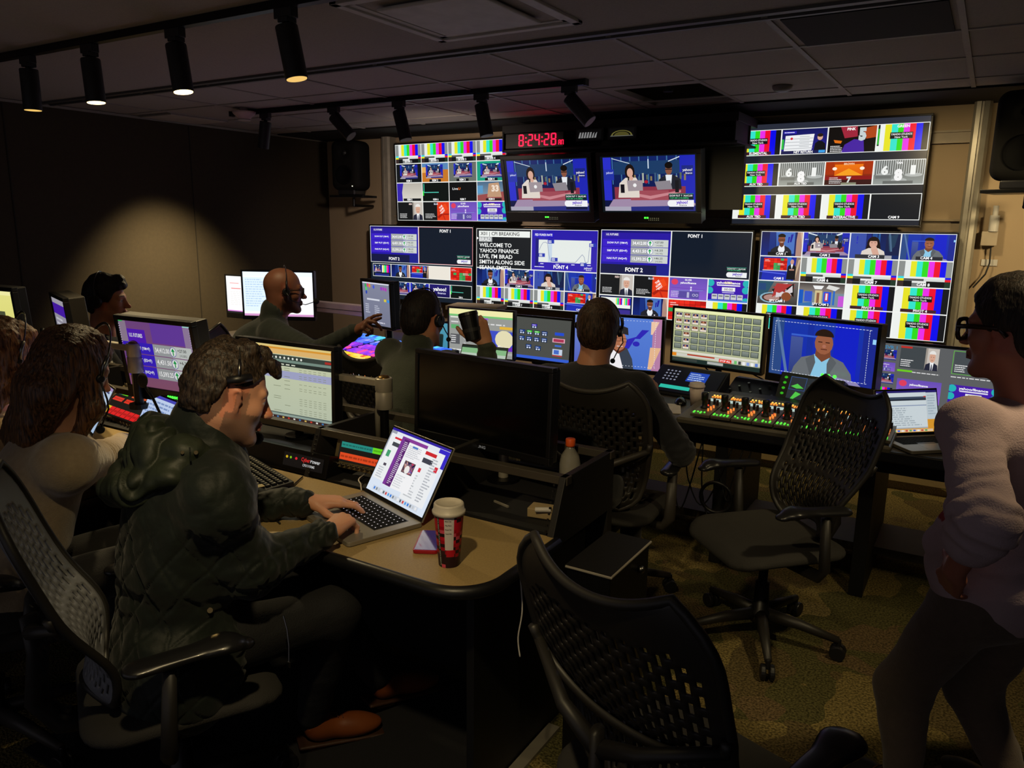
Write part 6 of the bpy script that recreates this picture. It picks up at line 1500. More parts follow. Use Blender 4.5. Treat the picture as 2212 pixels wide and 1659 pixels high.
# devices behind them
o = thing('audio_controller', 'dark audio controller with a keypad, small blue display and teal strip', 'audio device', (-1.33, 4.02, .742), rot=(0, 0, math.radians(-8)))
MB().prism_x([(-.1, 0), (-.1, .012), (.08, .13), (.1, .13), (.1, 0)], -.2, .2).build('case', black_plastic, o, bevel=.004)
c_ = Canvas(.38, .19); v = c_.view(); v.rect(0, 0, 1, 1, '0c0d12')
for j in range(4):
    for i in range(4): v.rect(.12 + .06 * i, .12 + .12 * j, .15 + .06 * i, .17 + .12 * j, '9094a8'); v.z -= 1
v.z += 1; v.rect(.48, .1, .78, .5, '2048b8'); v.scribble(.5, .14, .76, .46, 4, 'c8e0ff', 4); v.rect(.15, .74, .62, .88, '30c8b0'); v.rect(.84, .8, .95, .88, 'f0f090')
c_.build('front_face', o, (0, -.012, .074), rot=(math.radians(33), 0, 0), strength=.85)
o = thing('audio_controller', 'dark blue console panel with small white knobs, right of the keypad device', 'audio device', (-.97, 4.07, .742), rot=(0, 0, math.radians(-10)))
MB().prism_x([(-.1, 0), (-.1, .012), (.06, .10), (.1, .10), (.1, 0)], -.15, .15).build('case', mat('case_navy', '#101426', .4), o, bevel=.004)
for i in range(7): MB().cyl((-.12 + .038 * i, -.055 + .03 * (i % 3), .04 + .017 * (i % 3)), (-.12 + .038 * i, -.063 + .03 * (i % 3), .058 + .017 * (i % 3)), .0065, n=10).build('knob', steel, o)
o = thing('waveform_monitor', 'small waveform monitor with green traces and green keys', 'waveform monitor', (-.70, 3.93, .85), rot=(math.radians(-25), 0, math.radians(-14)))
MB().box((-.15, 0, -.09), (.17, .08, .085)).build('case', black_plastic, o, bevel=.006)
c_ = Canvas(.3, .165); v = c_.view(); v.rect(0, 0, 1, 1, '0a100a'); v.rect(.16, .08, .72, .92, '283038'); v.frame(.17, .1, .44, .5, .004, '3870d0')
for p_ in ([(.2, .4), (.3, .3), (.42, .42), (.3, .45)], [(.48, .3), (.6, .36), (.68, .42), (.58, .38)], [(.22, .85), (.3, .55), (.4, .6), (.28, .8)], [(.5, .85), (.56, .62), (.66, .6), (.6, .8)]): v.poly(p_, '58d850')
for k in range(5): v.ell(.08, .15 + .17 * k, .03, .04, '38c020'); v.ell(.80 + .08 * (k % 2), .2 + .16 * k, .03, .045, '40d828')
c_.build('front_face', o, (.01, -.002, 0), strength=.8)
b = MB()
for k in range(3): b.cyl((.06 + .03 * k, -.01, .095), (.06 + .03 * k, -.004, .095), .008, n=10)
b.build('green_light', led_g, o)
# video switcher
o = thing('video_switcher', 'video switcher panel with rows of blue, purple, red and white lit keys', 'video switcher', (-3.50, 3.78, .742), rot=(math.radians(7), 0, math.radians(-12)))
MB().box((-.55, -.42, 0), (.55, .42, .04)).build('panel_body', black_metal, o, bevel=.008)
rows_ = [('blue', ['#60d8f0', '#3868f0', '#5890ff']), ('blue_lower', ['#3858f0', '#7080ff', '#a0a8ff']), ('purple', ['#a040f0', '#c850e8', '#8838e0']), ('purple_lower', ['#b048e8', '#ff50a8', '#9038f0']), ('yellow', ['#ffd040', '#ff6040', '#ffe070']), ('red', ['#ff3040', '#ff5060', '#ffe8e0']), ('white', ['#f0f0f0', '#ffd050', '#ff4040']), ('mixed', ['#ff9040', '#ffe0e0', '#ff4850', '#e0f0ff'])]
for j, (nm, cs) in enumerate(rows_):
    m = MB()
    for rr in range(2):
        for i in range(26):
            if i in (8, 17): continue
            m.col = hexc(r_.choice(cs)); x = -.5 + i * .039; y = .36 - j * .098 - rr * .042; m.box((x, y, .04), (x + .031, y + .033, .048))
    m.build('key_row', attr_mat('switcher_keys', 1.1, .4), o, col=True)
o = thing('wire_raceway', 'long pinkish white arm running above the front console by the bald man', 'arm', (-3.93, 4.28, 1.0), math.radians(-3))
MB().box((-.62, -.03, -.04), (.72, .03, .04)).build('arm_body', mat('raceway_pinkish', '#d8c4c0', .5), o, bevel=.006)
MB().box((-.62, -.032, -.008), (.72, -.029, -.004)).build('groove', dark_grey, o)
MB().cyl((.5, 0, -.258), (.5, 0, -.04), .03).build('post', black_metal, o)
o = thing('document_box', 'pale cardboard box behind the cup drinker\'s head', 'box', (-3.05, 4.55, .742), math.radians(15))
MB().box((-.2, -.1, 0), (.16, .12, .32)).build('carton', mat('cardboard', '#b0a080', .8), o, bevel=.003)
MB().box((-.21, -.11, .30), (.17, .13, .33)).build('lid', mat('cardboard', '#b0a080', .8), o, bevel=.003)
tag(MB().box((-.05, -.03, 0), (.05, .03, .2)).build('snack_bag', mat('bag_orange', '#e09838', .5, bump=(30, .6)), loc=(-3.28, 4.2, .9), rot=(.1, .15, .2), bevel=.02, seg=3), 'orange and yellow packet standing behind the cup drinker', 'packet')
tag(MB().box((-.2, -.14, 0), (.2, .14, .16)).build('storage_box', mat('bin_beige', '#7a6c50', .7), loc=(-3.3, 4.28, .742), bevel=.01), 'low beige box under the orange packet', 'box')
laptop('laptop behind the raised arm, green bar across its screen', (-2.62, 3.93, .7405), 4, .33, .23, .15, 112, lambda v: (v.rect(0, 0, 1, 1, '203028'), v.rect(0, .1, 1, .35, '90c890'), v.rect(0, .35, 1, .5, 'c8d8c8'), v.scribble(.05, .6, .95, .95, 3, 'b0b8b0', 3)), .8, shell=mat('laptop_white', '#b8b4b0', .5))
mount('black stand under the web page monitor', -2.77, 4.23, .742, .92); mount('black stand under the blue-green key monitor', -2.45, 4.42, .742, .9) if False else None
for x, y, z, lb in ((-2.45, 4.30 + .09, .9, 'black stand under the key grid monitor'), (-1.84, 4.31, .93, 'black stand behind the black-sweatered person\'s monitor'), (-1.23, 4.25, 1.0, 'black stand under the clip button monitor'), (-.64, 4.12, 1.0, 'black stand under the grey-jacket man\'s monitor'), (-.16, 4.29, .9, 'black stand under the rightmost monitor'), (-4.64, 4.2, 1.05, 'black stand under the bright monitor behind the bald man'), (-5.16, 4.35, 1.0, 'black stand under the small pinkish monitor'), (-2.98, 3.5, 1.1, 'black stand under the touch-screen monitor'), (-3.02, 4.27, .86, 'short stand under the plain blue screen')):
    mount(lb, x, y, .742, z)
cable('hanging_cable', 'thin black cables drooping below the clip button monitor', [(-1.38, 4.3, .98), (-1.36, 4.32, .88), (-1.28, 4.34, .8), (-1.2, 4.36, .76)], .004, group='cables under the clip button monitor')
cable('hanging_cable', 'thin black cables drooping below the clip button monitor', [(-1.1, 4.3, .95), (-1.08, 4.33, .85), (-1.0, 4.36, .8), (-.95, 4.36, .76)], .004, group='cables under the clip button monitor')

# ------------------------------------------------------------------ people
def hair_mat(name, c1, c2, rough=.55):
    m = bpy.data.materials.new(name); m.use_nodes = True; nt = m.node_tree; b = nt.nodes['Principled BSDF']; b.inputs['Roughness'].default_value = rough; b.inputs['Specular IOR Level'].default_value = .35
    tc = nt.nodes.new('ShaderNodeTexCoord'); mp = nt.nodes.new('ShaderNodeMapping'); mp.inputs['Scale'].default_value = (170, 170, 22)
    n = nt.nodes.new('ShaderNodeTexNoise'); n.inputs['Scale'].default_value = 1; n.inputs['Detail'].default_value = 4; n.inputs['Distortion'].default_value = .6
    nt.links.new(tc.outputs['Object'], mp.inputs[0]); nt.links.new(mp.outputs[0], n.inputs['Vector'])
    r = nt.nodes.new('ShaderNodeValToRGB'); r.color_ramp.elements[0].position = .35; r.color_ramp.elements[1].position = .68
    r.color_ramp.elements[0].color = (*hexc(c1), 1); r.color_ramp.elements[1].color = (*hexc(c2), 1)
    nt.links.new(n.outputs['Fac'], r.inputs[0]); nt.links.new(r.outputs[0], b.inputs['Base Color'])
    bp = nt.nodes.new('ShaderNodeBump'); bp.inputs['Strength'].default_value = .8; bp.inputs['Distance'].default_value = .004; nt.links.new(n.outputs['Fac'], bp.inputs['Height']); nt.links.new(bp.outputs[0], b.inputs['Normal'])
    return m
skin_m = attr_mat('skin', 0, .5, .4, sss=.12, bump=(260, .08))

def hair_cap(parent, c, R, m, sc=1.0, t=.012, ts=None, tt=None, fh=.075, side=.018, nape=-.075, amp=.003, freq=14, blobs=(), res=.004, name='hair', long=None, part=None):
    ts = t if ts is None else ts; tt = t if tt is None else tt; c = V3(c)
    W = lambda x, y, z: c + (R[0] * x + R[1] * y + R[2] * z) * sc
    ext = [W(a, b, d) for a in (-.16, .15) for b in (-.15, .15) for d in (-.15, .2)] + ([p for ch in long for p in ch[0]] if long else [])
    ext = np.array(ext); S = Solid(ext.min(0) - .06, ext.max(0) + .06, res)
    S.ell(W(-.014, 0, .036), ((.098 + t) * sc, (.076 + ts) * sc, (.088 + tt) * sc), R)
    S.ell(W(-.045, 0, -.015), ((.062 + t) * sc, (.062 + ts) * sc, (.075) * sc), R, k=.03)
    def cut(X, Y, Z):
        px, py, pz = X - c[0], Y - c[1], Z - c[2]
        x = (px * R[0][0] + py * R[0][1] + pz * R[0][2]) / sc; y = (px * R[1][0] + py * R[1][1] + pz * R[1][2]) / sc; z = (px * R[2][0] + py * R[2][1] + pz * R[2][2]) / sc
        g = np.where(x > .025, side + (x - .025) / .05 * (fh - side), np.where(x > -.03, side - .0 * x, side + (x + .03) / .03 * (side - nape) * 1.0))
        g = np.maximum(g, nape); return (z - g) * sc
    q = S._loc(S.lo, S.lo + S.n * S.res); sl, g3 = q; S.a[sl] = np.maximum(S.a[sl], -cut(*g3).astype(np.float32))
    for p, r in blobs: S.ell(W(*p), tuple(x * sc for x in (r if isinstance(r, tuple) else (r, r, r))), R, k=.012)
    if long:
        for pts, rs in long: S.chain(pts, rs, k=.035)
    P, F = S.mesh(); P = smooth_mesh(P, F, 1); N = normals(P, F)
    P = P + N * (wob(P, freq, 3, 3) * amp)[:, None]
    if long: P = P + N * (wob(P, 60, 5, 2, (1, 1, .12)) * .0028)[:, None]
    return np_obj(name, P, F, m, parent)

def fabric(name, col, col2=None, rough=.85, bump=(260, .35), sheen=.2, scale=60):
    return mat(name, col, rough, noise=(scale, col2 or tuple(int(int(col[i:i + 2], 16) * .75) for i in (1, 3, 5))), bump=bump, sheen=sheen)

def figure(label, J, skin, top_m, leg_m, shoe_m=None, res=.008, gres=.009, fem=False, hands=(), sc=1.0, stub=None, brow=(35, 25, 20), lip=(150, 85, 78), top_name='jacket', puff=0.0, fold=.004, collar=.0, hem=.0, cols=None, extra_top=None, stand=False, chest=1.0, nose=1.0, sleeve=(1, 1, 1), sleeve_end=.02, post=None, sk=.03, fade=None):
    root = bpy.data.objects.new('person', None); COL.objects.link(root); root.empty_display_size = .1
    g = J['pelvis']; root.location = (g[0], g[1], 0); root['label'] = label; root['category'] = 'person'
    R = J['R']; az = J['az']; f = V3(math.sin(az), math.cos(az), 0); rt = V3(math.cos(az), -math.sin(az), 0); up = V3(0, 0, 1)
    pel, nk, hd = V3(J['pelvis']), V3(J['neck']), V3(J['head'])
    sp = unit(nk - pel); fw = unit(f - sp * np.dot(f, sp)); lat = np.cross(sp, fw) * -1
    A = np.array([fw, lat, sp]); L = np.linalg.norm(nk - pel)
    sh = {1: V3(J['shR']), -1: V3(J['shL'])}; el = {1: V3(J['elR']), -1: V3(J['elL'])}; wr = {1: V3(J['wrR']), -1: V3(J['wrL'])}
    hip = {s: pel + rt * s * .088 + up * -.0 for s in (1, -1)}; kn = {1: V3(J['knR']), -1: V3(J['knL'])}; an = {1: V3(J['anR']), -1: V3(J['anL'])}; toe = {1: V3(J['toR']), -1: V3(J['toL'])}
    allp = np.array([pel, nk, hd] + list(sh.values()) + list(el.values()) + list(wr.values()) + list(kn.values()) + list(an.values()))
    # body
    S = Solid(allp.min(0) - .2, allp.max(0) + .2, res)
    S.ell(pel, (.09, .13, .09), A, k=.02); S.ell(pel + sp * L * .62, (.085 * chest, .13 * chest, .15), A, k=.05); S.chain([pel, pel + sp * L * .6, nk], [.09, .085, .055], k=.04)
    S.cap(sh[1] - up * .01, sh[-1] - up * .01, .045, .045, .03)
    for s in (1, -1):
        S.chain([sh[s], el[s], wr[s]], [.043, .036, .024], k=.02)
        S.chain([hip[s], kn[s], an[s]], [.07, .05, .035], k=.03); S.cap(an[s] - up * .03, toe[s] + up * .012, .024, .012, .02)
    add_head(S, hd, R, sc, neck=nk - up * .02, fem=fem, nose=nose)
    for s, d, u_, cu, spl in hands: add_hand(S, wr[s], d, u_, 1 if s == 1 else -1, cu, sc * (.92 if fem else 1.0), spl)
    P, F = S.mesh(); C = head_cols(P, hd, R, skin, lip, brow, stubble=stub, sc=sc)
    C[P[:, 2] < .34] = hexc('16161c')
    if fade:
        Lh = (P - hd) @ np.array(R).T / sc; m_ = (Lh[:, 2] > -.075 + np.clip(Lh[:, 0] + .05, 0, 1) * 2.0) & (Lh[:, 0] < .05) & (Lh[:, 2] < .15) & (np.abs(Lh[:, 1]) < .10) & ~((np.abs(Lh[:, 1]) > .0735) & (np.abs(Lh[:, 0]) < .022)) & (Lh[:, 0] > -.14)
        C[m_] = C[m_] * .3 + np.array(hexc(fade)) * .7
    np_obj('body', P, F, skin_m, root, C); del S
    # top garment
    S = Solid(allp.min(0) - .26, allp.max(0) + .26, gres)
    w_ = 1.0 + puff
    S.ell(pel + up * .02, (.125 * w_, .175 * w_, .13), A, k=.03); S.ell(pel + sp * L * .36 - fw * .005, (.118 * w_ * chest, .158 * w_ * chest, .16), A, k=.06)
    S.ell(pel + sp * L * .68 - fw * .012, (.120 * w_ * chest, (.172 if not fem else .15) * w_ * chest, .165), A, k=.06)
    for s in (1, -1):
        S.cap(nk - up * .045, sh[s] - (sh[s] - nk) * .12 - up * .012, .062 * w_, .062 * w_, .05)
        e2 = wr[s] + (el[s] - wr[s]) * sleeve_end / max(np.linalg.norm(wr[s] - el[s]), .05)
        S.chain([sh[s] - (sh[s] - nk) * .08, el[s], e2], [.064 * w_ * sleeve[0], .052 * w_ * sleeve[1], .037 * w_ * sleeve[2]], k=sk)
    if hem:
        for s in (1, -1): S.cap(hip[s], hip[s] + (kn[s] - hip[s]) * hem, .115, .10, .05)
    if collar: S.chain([nk - up * .02, nk + (hd - nk) * .35 - R[0] * .012], [.072, .062 + collar], k=.02)
    S.ell(nk - up * .075 - fw * .015, (.085 * w_, .15 * w_, .05), A, k=.06)
    if extra_top: extra_top(S, A, dict(nk=nk, hd=hd, pel=pel, sp=sp, fw=fw, lat=lat, sh=sh, L=L, R=R, el=el, wr=wr, rt=rt))
    # neck opening
    S.cap(hd - R[2] * .02 * sc - R[0] * .015, nk + (hd - nk) * (.25 if not collar else .2), .062, .060, .008, 's')
    P, F = S.mesh(); P = smooth_mesh(P, F, 2); N = normals(P, F)
    D = wob(P, 2.6, 11, 3) * fold
    for s in (1, -1):   # creases ring the sleeve, deepest at elbow and cuff
        for a, b in ((sh[s], el[s]), (el[s], wr[s])):
            d = b - a; Ld = np.linalg.norm(d); t = ((P - a) @ d) / Ld ** 2; off = np.linalg.norm(P - a - np.outer(np.clip(t, 0, 1), d), axis=1)
            m_ = np.clip(1 - off / .11, 0, 1) * (t > -.1) * (t < 1.1); wv = np.sin(t * Ld * 150 + 4 * wob(P, 5, 4, 2)); e = np.exp(-((t - (1 if b is el[s] else .05)) / .25) ** 2) + .6 * np.exp(-((t - .95) / .2) ** 2) * (a is el[s])
            D = D + wv * m_ * (.25 + e) * fold * .9
    Wd = pel + sp * L * .2; D = D + np.sin(((P - Wd) @ sp) * 85 + 3 * wob(P, 4, 9, 2)) * np.exp(-(((P - Wd) @ sp) / .09) ** 2) * fold * .6
    P = P + N * D[:, None]
    if post: P = post(P, N, dict(nk=nk, hd=hd, pel=pel, sp=sp, fw=fw, lat=lat, sh=sh, L=L, rt=rt))
    cc = cols(P, dict(nk=nk, hd=hd, pel=pel, sp=sp, fw=fw, lat=lat, sh=sh, el=el, wr=wr, L=L)) if cols else None
    tg = np_obj(top_name, P, F, top_m, root, cc); root_top = (P, N); del S
    # trousers
    S = Solid(allp.min(0) - .16, allp.max(0) + .16, gres)
    S.ell(pel - up * .01, (.118, .165, .115), A, k=.03)
    for s in (1, -1): S.chain([hip[s] - up * .005, kn[s], an[s] + up * .03], [.092, .070, .05], k=.03)
    P, F = S.mesh(); P = smooth_mesh(P, F, 1); N = normals(P, F); P = P + N * (wob(P, 3.5, 21, 3) * .005)[:, None]
    np_obj('trousers', P, F, leg_m, root); del S
    if shoe_m:
        for s in (1, -1):
            a, b = an[s] - up * .055, toe[s]; d = unit((b - a) * V3(1, 1, 1)); l = unit(np.cross(up, d)); u2 = np.cross(d, l); B = np.array([d, l, u2]); L2 = np.linalg.norm(b - a)
            lo = np.minimum(a, b) - .09; hi = np.maximum(a, b) + .11; Q_ = Solid(lo, hi, .0045)
            Q_.ell(a + d * .02 + u2 * .032, (.045, .036, .045), B, k=.02); Q_.ell(a + d * (L2 * .45) + u2 * .025, (.09, .038, .036), B, k=.03); Q_.ell(a + d * (L2 * .78) + u2 * .016, (.075, .043, .028), B, k=.03)
            Q_.cap(a + d * .01 + u2 * .04, an[s] + up * .03, .040, .040, .02)
            Q_.cap(an[s] + up * .012, an[s] + up * .1, .035, .036, .004, 's')
            Q_.halfspace(a - u2 * .012, -u2)
            P, F = Q_.mesh(); so = np_obj('shoe', P, F, shoe_m, root)
            Q_ = Solid(lo, hi, .0045); Q_.box(a + d * (L2 * .48) - u2 * .016, (L2 * .5 + .045, .040, .006), B, rad=.006); Q_.box(a - u2 * .022 + d * .015, (.035, .034, .012), B, rad=.005); P, F = Q_.mesh(); np_obj('sole', P, F, mat('sole_dark', '#3a2010', .6), root)
            for k in range(4):
                q = a + d * (L2 * .38 + k * .016) + u2 * (.064 - k * .004); MB().tube([q - l * .018, q + u2 * .003, q + l * .018], .0018, 6).build('lace', mat('lace_brown', '#5a2c12', .7), root, smooth=True).matrix_parent_inverse = Matrix.Translation(-root.location)
    return root, root_top

def stick(P, u, v, rad=.008):
    d = np.array(unit(np.array(sight(u, v)))); Q_ = P - V3(0, 0, CAM_Z); t = Q_ @ d; off = np.linalg.norm(Q_ - np.outer(t, d), axis=1); m_ = off < rad
    if not m_.any(): m_ = off < rad * 5
    if not m_.any(): return V3(np.array(at_d(u, v, 2)))
    i = np.where(m_)[0][np.argmin(t[m_])]; return P[i] - d * .002

def add_child(mb, name, m, root, **k):
    o = mb.build(name, m, root, **k); o.matrix_parent_inverse = Matrix.Translation(-root.location); return o

def headset(label, c, R, sc=1.0, side=-1, temple=True, a0=-95, a1=95, both=False, boom=True, tip=(.125, .035, -.075), band_off=0.0, pad=.034, tilt=0.0, silver_end=False, mic_r=.011):
    c = V3(c); o = bpy.data.objects.new('headset', None); COL.objects.link(o); o.location = tuple(c); o['label'] = label; o['category'] = 'headset'
    W = lambda x, y, z: tuple((R[0] * x + R[1] * y + R[2] * z) * sc)
    bm_ = headset_mat
    pts = []
    for t in np.linspace(a0, a1, 28):
        a = math.radians(t); pts.append(W(band_off - tilt * (1 - math.cos(a)), math.sin(a) * .094, .022 + math.cos(a) * .118))
    MB().tube(pts, .0042 * sc, 8, flat=.5).build('headband', bm_, o, smooth=True)
    for s in ((side, -side) if both else (side,)):
        x0 = band_off - tilt
        MB().cyl(W(x0, s * .082, .0), W(x0, s * .100, .0), pad * sc, pad * .85 * sc, n=24).build('ear_cushion', black_plastic, o, bevel=.004, smooth=False)
        MB().tube([W(x0, s * .096, .005), W(x0 * .8, s * .100, .035), W(band_off * .9, s * .096, .06)], .0055 * sc, 8).build('slider', steel if silver_end else black_plastic, o, smooth=True)
    if not both and temple: MB().ell(W(band_off - tilt, -side * .090, .02), (.018, .018, .018)).build('temple_pad', black_plastic, o, smooth=True)
    if boom:
        x0 = band_off - tilt; e = tip
        MB().tube([W(x0, side * .099, -.005), W(x0 + .03, side * .100, -.045), W((x0 + e[0]) / 2 + .02, side * (.085 + e[1]) / 2 + side * .012, -.07), W(*(e[0], side * e[1], e[2]))], .0024 * sc, 6).build('microphone_boom', black_plastic, o, smooth=True)
        q = W(e[0], side * e[1], e[2]); MB().ell(q, (mic_r, mic_r, mic_r)).build('microphone_tip', mat('foam_black', '#101012', .95, bump=(300, .5)), o, smooth=True)
    return o
headset_mat = mat('headset_band', '#4a4846', .25, metal=.6, spec=.6)
def glasses(root, c, R, m, sc=1.0, w_=.027, h_=.019, big=1.0):
    c = V3(c); W = lambda x, y, z: tuple(c + (R[0] * x + R[1] * y + R[2] * z) * sc)
    g = MB()
    for s in (-1, 1):
        pts = []
        for k in range(20):
            a = 2 * math.pi * k / 20; px = math.copysign(abs(math.cos(a)) ** .6, math.cos(a)) * w_; pz = math.copysign(abs(math.sin(a)) ** .6, math.sin(a)) * h_; pts.append(W(.101 - abs(px + s * .0) * 0 - .12 * max(0, abs(s * .033 + px) - .03), s * .033 + px, .000 + pz))
        g.tube(pts, .0024 * big * sc, 6, closed=True)
        g.tube([W(.096, s * (.033 + w_), .008), W(.06, s * .074, .010), W(-.005, s * .080, .008), W(-.022, s * .078, -.012)], .0026 * big * sc, 6)
    g.tube([W(.101, -.008, .004), W(.104, 0, .006), W(.101, .008, .004)], .0022 * big, 6)
    o = add_child(g, 'glasses', m, root, smooth=True); return o

def arm(sh, wr, hint, l1=.30, l2=.262): return elbow(sh, wr, l1, l2, hint)
tov = lambda v: V3(v.x, v.y, v.z)

# --- the man in the dark green jacket, nearest the camera
hd = V3(-1.637, 1.285, 1.203); Rj = frame3(26, 17, -4)
wrR = tov(at_z(708, 1148, .792)); wrL = tov(at_z(668, 1082, .800)); shR, shL = V3(-1.525, 1.145, .995), V3(-1.83, 1.325, .995)
J = dict(pelvis=(-1.74, 1.15, .555), neck=(-1.69, 1.24, 1.085), head=hd, R=Rj, az=math.radians(32), shR=shR, shL=shL, wrR=wrR, wrL=wrL, elR=(-1.535, 1.24, .775), elL=arm(shL, wrL, (-.7, 0, -.5), .29, .26),
         knR=(-1.50, 1.50, .54), knL=(-1.66, 1.58, .54), anR=(-1.665, 1.545, .095), anL=(-1.615, 1.80, .115), toR=(-1.56, 1.70, .022), toL=(-1.54, 2.0, .025))
dR = unit(tov(at_z(752, 1112, .80)) - wrR); dL = unit(tov(at_z(772, 1082, .785)) - wrL)
def jm_top(S, A, q):
    nk, fw, sp, lat, R = q['nk'], q['fw'], q['sp'], q['lat'], q['R']
    up = V3(0, 0, 1)
    # standing collar and the folded hood behind it
    S.cap(nk - fw * .02 + up * .0, nk + fw * .01 + up * .055, .092, .084, .03)
    S.ell(q['pel'] + sp * q['L'] * .52 - fw * .05, (.11, .17, .22), A, k=.08)
    for s in (1, -1): S.cap(nk - up * .075, q['sh'][s] - up * .035, .076, .056, .07)
    S.cap(nk - fw * .05 + lat * .09 - sp * .02, nk + fw * .06 + lat * .075 - sp * .06, .035, .025, .03); S.cap(nk - fw * .05 - lat * .09 - sp * .02, nk + fw * .06 - lat * .075 - sp * .06, .035, .025, .03)
    for s in (1, -1):   # gathered cuffs
        d = unit(q['wr'][s] - q['el'][s]); w0 = q['wr'][s] - d * .035; S.cap(w0, w0 + d * .02, .040, .040, .01)
    S.cap(q['pel'] - V3(0, 0, .02) - q['rt'] * .05, q['pel'] - V3(0, 0, .06) + q['rt'] * .1, .155, .15, .06)
def jm_post(P, N, q):
    # stitched quilting: a net of slanting grooves
    x = (P - q['pel']) @ q['lat'] + (P - q['pel']) @ q['fw']; z = (P - q['pel']) @ q['sp']
    a = np.abs(np.sin((x * 1.2 + z) * 24)); b = np.abs(np.sin((x * 1.2 - z) * 24)); gz = np.exp(-(np.minimum(a, b) / .14) ** 2)
    m_ = np.clip((.42 - z) / .1, 0, 1)
    return P - N * (gz * .0045 * m_)[:, None] + N * ((np.abs(wob(P, 4.5, 33, 2)) - .3) * .010 + wob(P, 8, 35, 3) * .0035)[:, None]
jk_m = mat('jacket_dark_green', '#18211b', .62, spec=.3, noise=(20, (14, 19, 16)), bump=(45, .35), sheen=.1)
root, (JP, JN) = figure('seated man in a dark green hooded jacket and headset, typing on the open laptop', J, (205, 150, 122), jk_m, fabric('trousers_navy', '#07080d', (5, 6, 10), sheen=0), mat('tan_leather', '#84481f', .4, noise=(9, (100, 48, 20)), coat=.2), res=.0036, gres=.0052,
    hands=[(1, dR, (-.1, 0, 1), ((.75, .95, .6), (.85, 1.0, .6), (.9, 1.0, .6), (.95, 1.0, .6)), .05), (-1, dL, (.12, .1, 1), ((.12, .45, .3), (.25, .6, .4), (.4, .7, .4), (.5, .7, .4)), .05)],
    stub=((96, 80, 72), .7), top_name='hooded_jacket', puff=.14, fold=.0055, collar=.012, hem=.18, extra_top=jm_top, post=jm_post, sleeve=(.82, 1.0, 1.05), sleeve_end=.02, nose=1.2, sk=.075, fade=(36, 28, 24))
# the hood folded down behind the collar
S = Solid(np.array(J['neck']) - .38, np.array(J['neck']) + .3, .0048); A_ = frame3(32, 22); n0 = V3(*J['neck']); f_, l_, u_ = A_
S.ell(n0 - f_ * .105 - u_ * .06, (.062, .130, .09), A_, k=.02)
hp = [n0 + f_ * .02 - l_ * .12 - u_ * .03, n0 - f_ * .06 - l_ * .14 - u_ * .07, n0 - f_ * .13 - l_ * .10 - u_ * .13, n0 - f_ * .155 - u_ * .17, n0 - f_ * .13 + l_ * .10 - u_ * .13, n0 - f_ * .06 + l_ * .14 - u_ * .07, n0 + f_ * .02 + l_ * .12 - u_ * .03]
S.chain(hp, [.024, .032, .038, .040, .038, .032, .024], k=.02)
hp2 = [n0 + f_ * .06 - l_ * .095 - u_ * .02, n0 - f_ * .05 - l_ * .11 - u_ * .015, n0 - f_ * .12 - l_ * .05 - u_ * .02, n0 - f_ * .12 + l_ * .05 - u_ * .02, n0 - f_ * .05 + l_ * .11 - u_ * .015, n0 + f_ * .06 + l_ * .095 - u_ * .02]
S.chain(hp2, [.02, .03, .036, .036, .03, .02], k=.02)
P, F = S.mesh(); P = smooth_mesh(P, F, 2); N = normals(P, F); P = P + N * ((np.abs(np.sin((P @ unit(V3(.5, -.3, 1))) * 60 + 5 * wob(P, 3.5, 31, 2))) - .5) * .014 + wob(P, 9, 8, 2) * .005)[:, None]
np_obj('hood', P, F, mat('hood_toplit_olive', '#30382a', .55, spec=.35, noise=(20, (18, 22, 16)), bump=(45, .3)), root); HPT = P  # olive lighter than the jacket: top light put into the hood's colour
hair_cap(root, hd, Rj, hair_mat('hair_brown_grey', (16, 12, 10), (70, 56, 44), .5), t=.008, ts=.0065, tt=.022, fh=.082, side=.034, nape=-.05, amp=.0052, freq=17, res=.0032,
    blobs=[((.085, .03, .100), .020), ((.094, -.005, .098), .018), ((.086, -.035, .098), .019), ((.06, .0, .122), .026), ((.02, .03, .128), .026), ((.02, -.04, .126), .026), ((.102, .015, .084), .010), ((.101, -.025, .080), .011), ((.097, -.045, .078), .009), ((-.04, 0, .128), .024), ((.07, .045, .108), .016), ((.072, -.052, .102), .015), ((.088, -.052, .085), .011)])
for u, v, r_ in ((430, 976, .006), (393, 983, .005), (456, 1325, .0085)):
    q = stick(JP if v > 1000 else np.concatenate([JP, HPT]), u, v); n_ = unit(V3(0, 0, CAM_Z) - q); add_child(MB().cyl(q - n_ * .004, q + n_ * .004, r_, r_ * .8, n=14), 'snap_button', mat('snap_brass', '#d8c49a', .25, metal=1), root)
q = stick(np.concatenate([JP, HPT]), 418, 978); n_ = unit(V3(0, 0, CAM_Z) - q); add_child(MB().box((-.022, -.003, -.012), (.022, .001, .012)), 'hood_tab', jk_m, root, loc=tuple(q - n_ * .001), rot=(0, .1, math.radians(-35)))
zp = [stick(JP, u, v) for u, v in ((612, 1330), (620, 1360), (624, 1395), (624, 1430))]
add_child(MB().tube(zp, .0022, 6), 'zip', steel, root); add_child(MB().cbox(zp[-1] - V3(0, 0, .008), (.007, .003, .016)), 'zip_pull', steel, root)
o = headset('black and silver headset on the man in the dark green jacket', hd, Rj, temple=False, a0=-66, side=1, tip=(.115, .06, -.105), band_off=-.012, tilt=.0, mic_r=.018)
Wj = lambda x, y, z: tuple(Rj[0] * x + Rj[1] * y + Rj[2] * z)
MB().tube([Wj(-.035, -.084, .042), Wj(-.01, -.090, .050), Wj(.02, -.086, .062)], [.010, .012, .010], 10).build('pad', black_plastic, o, smooth=True)
MB().tube([Wj(-.008, -.096, .05), Wj(-.014, -.094, .075), Wj(-.016, -.083, .10)], .0035, 8).build('metal_slider', steel, o, smooth=True)

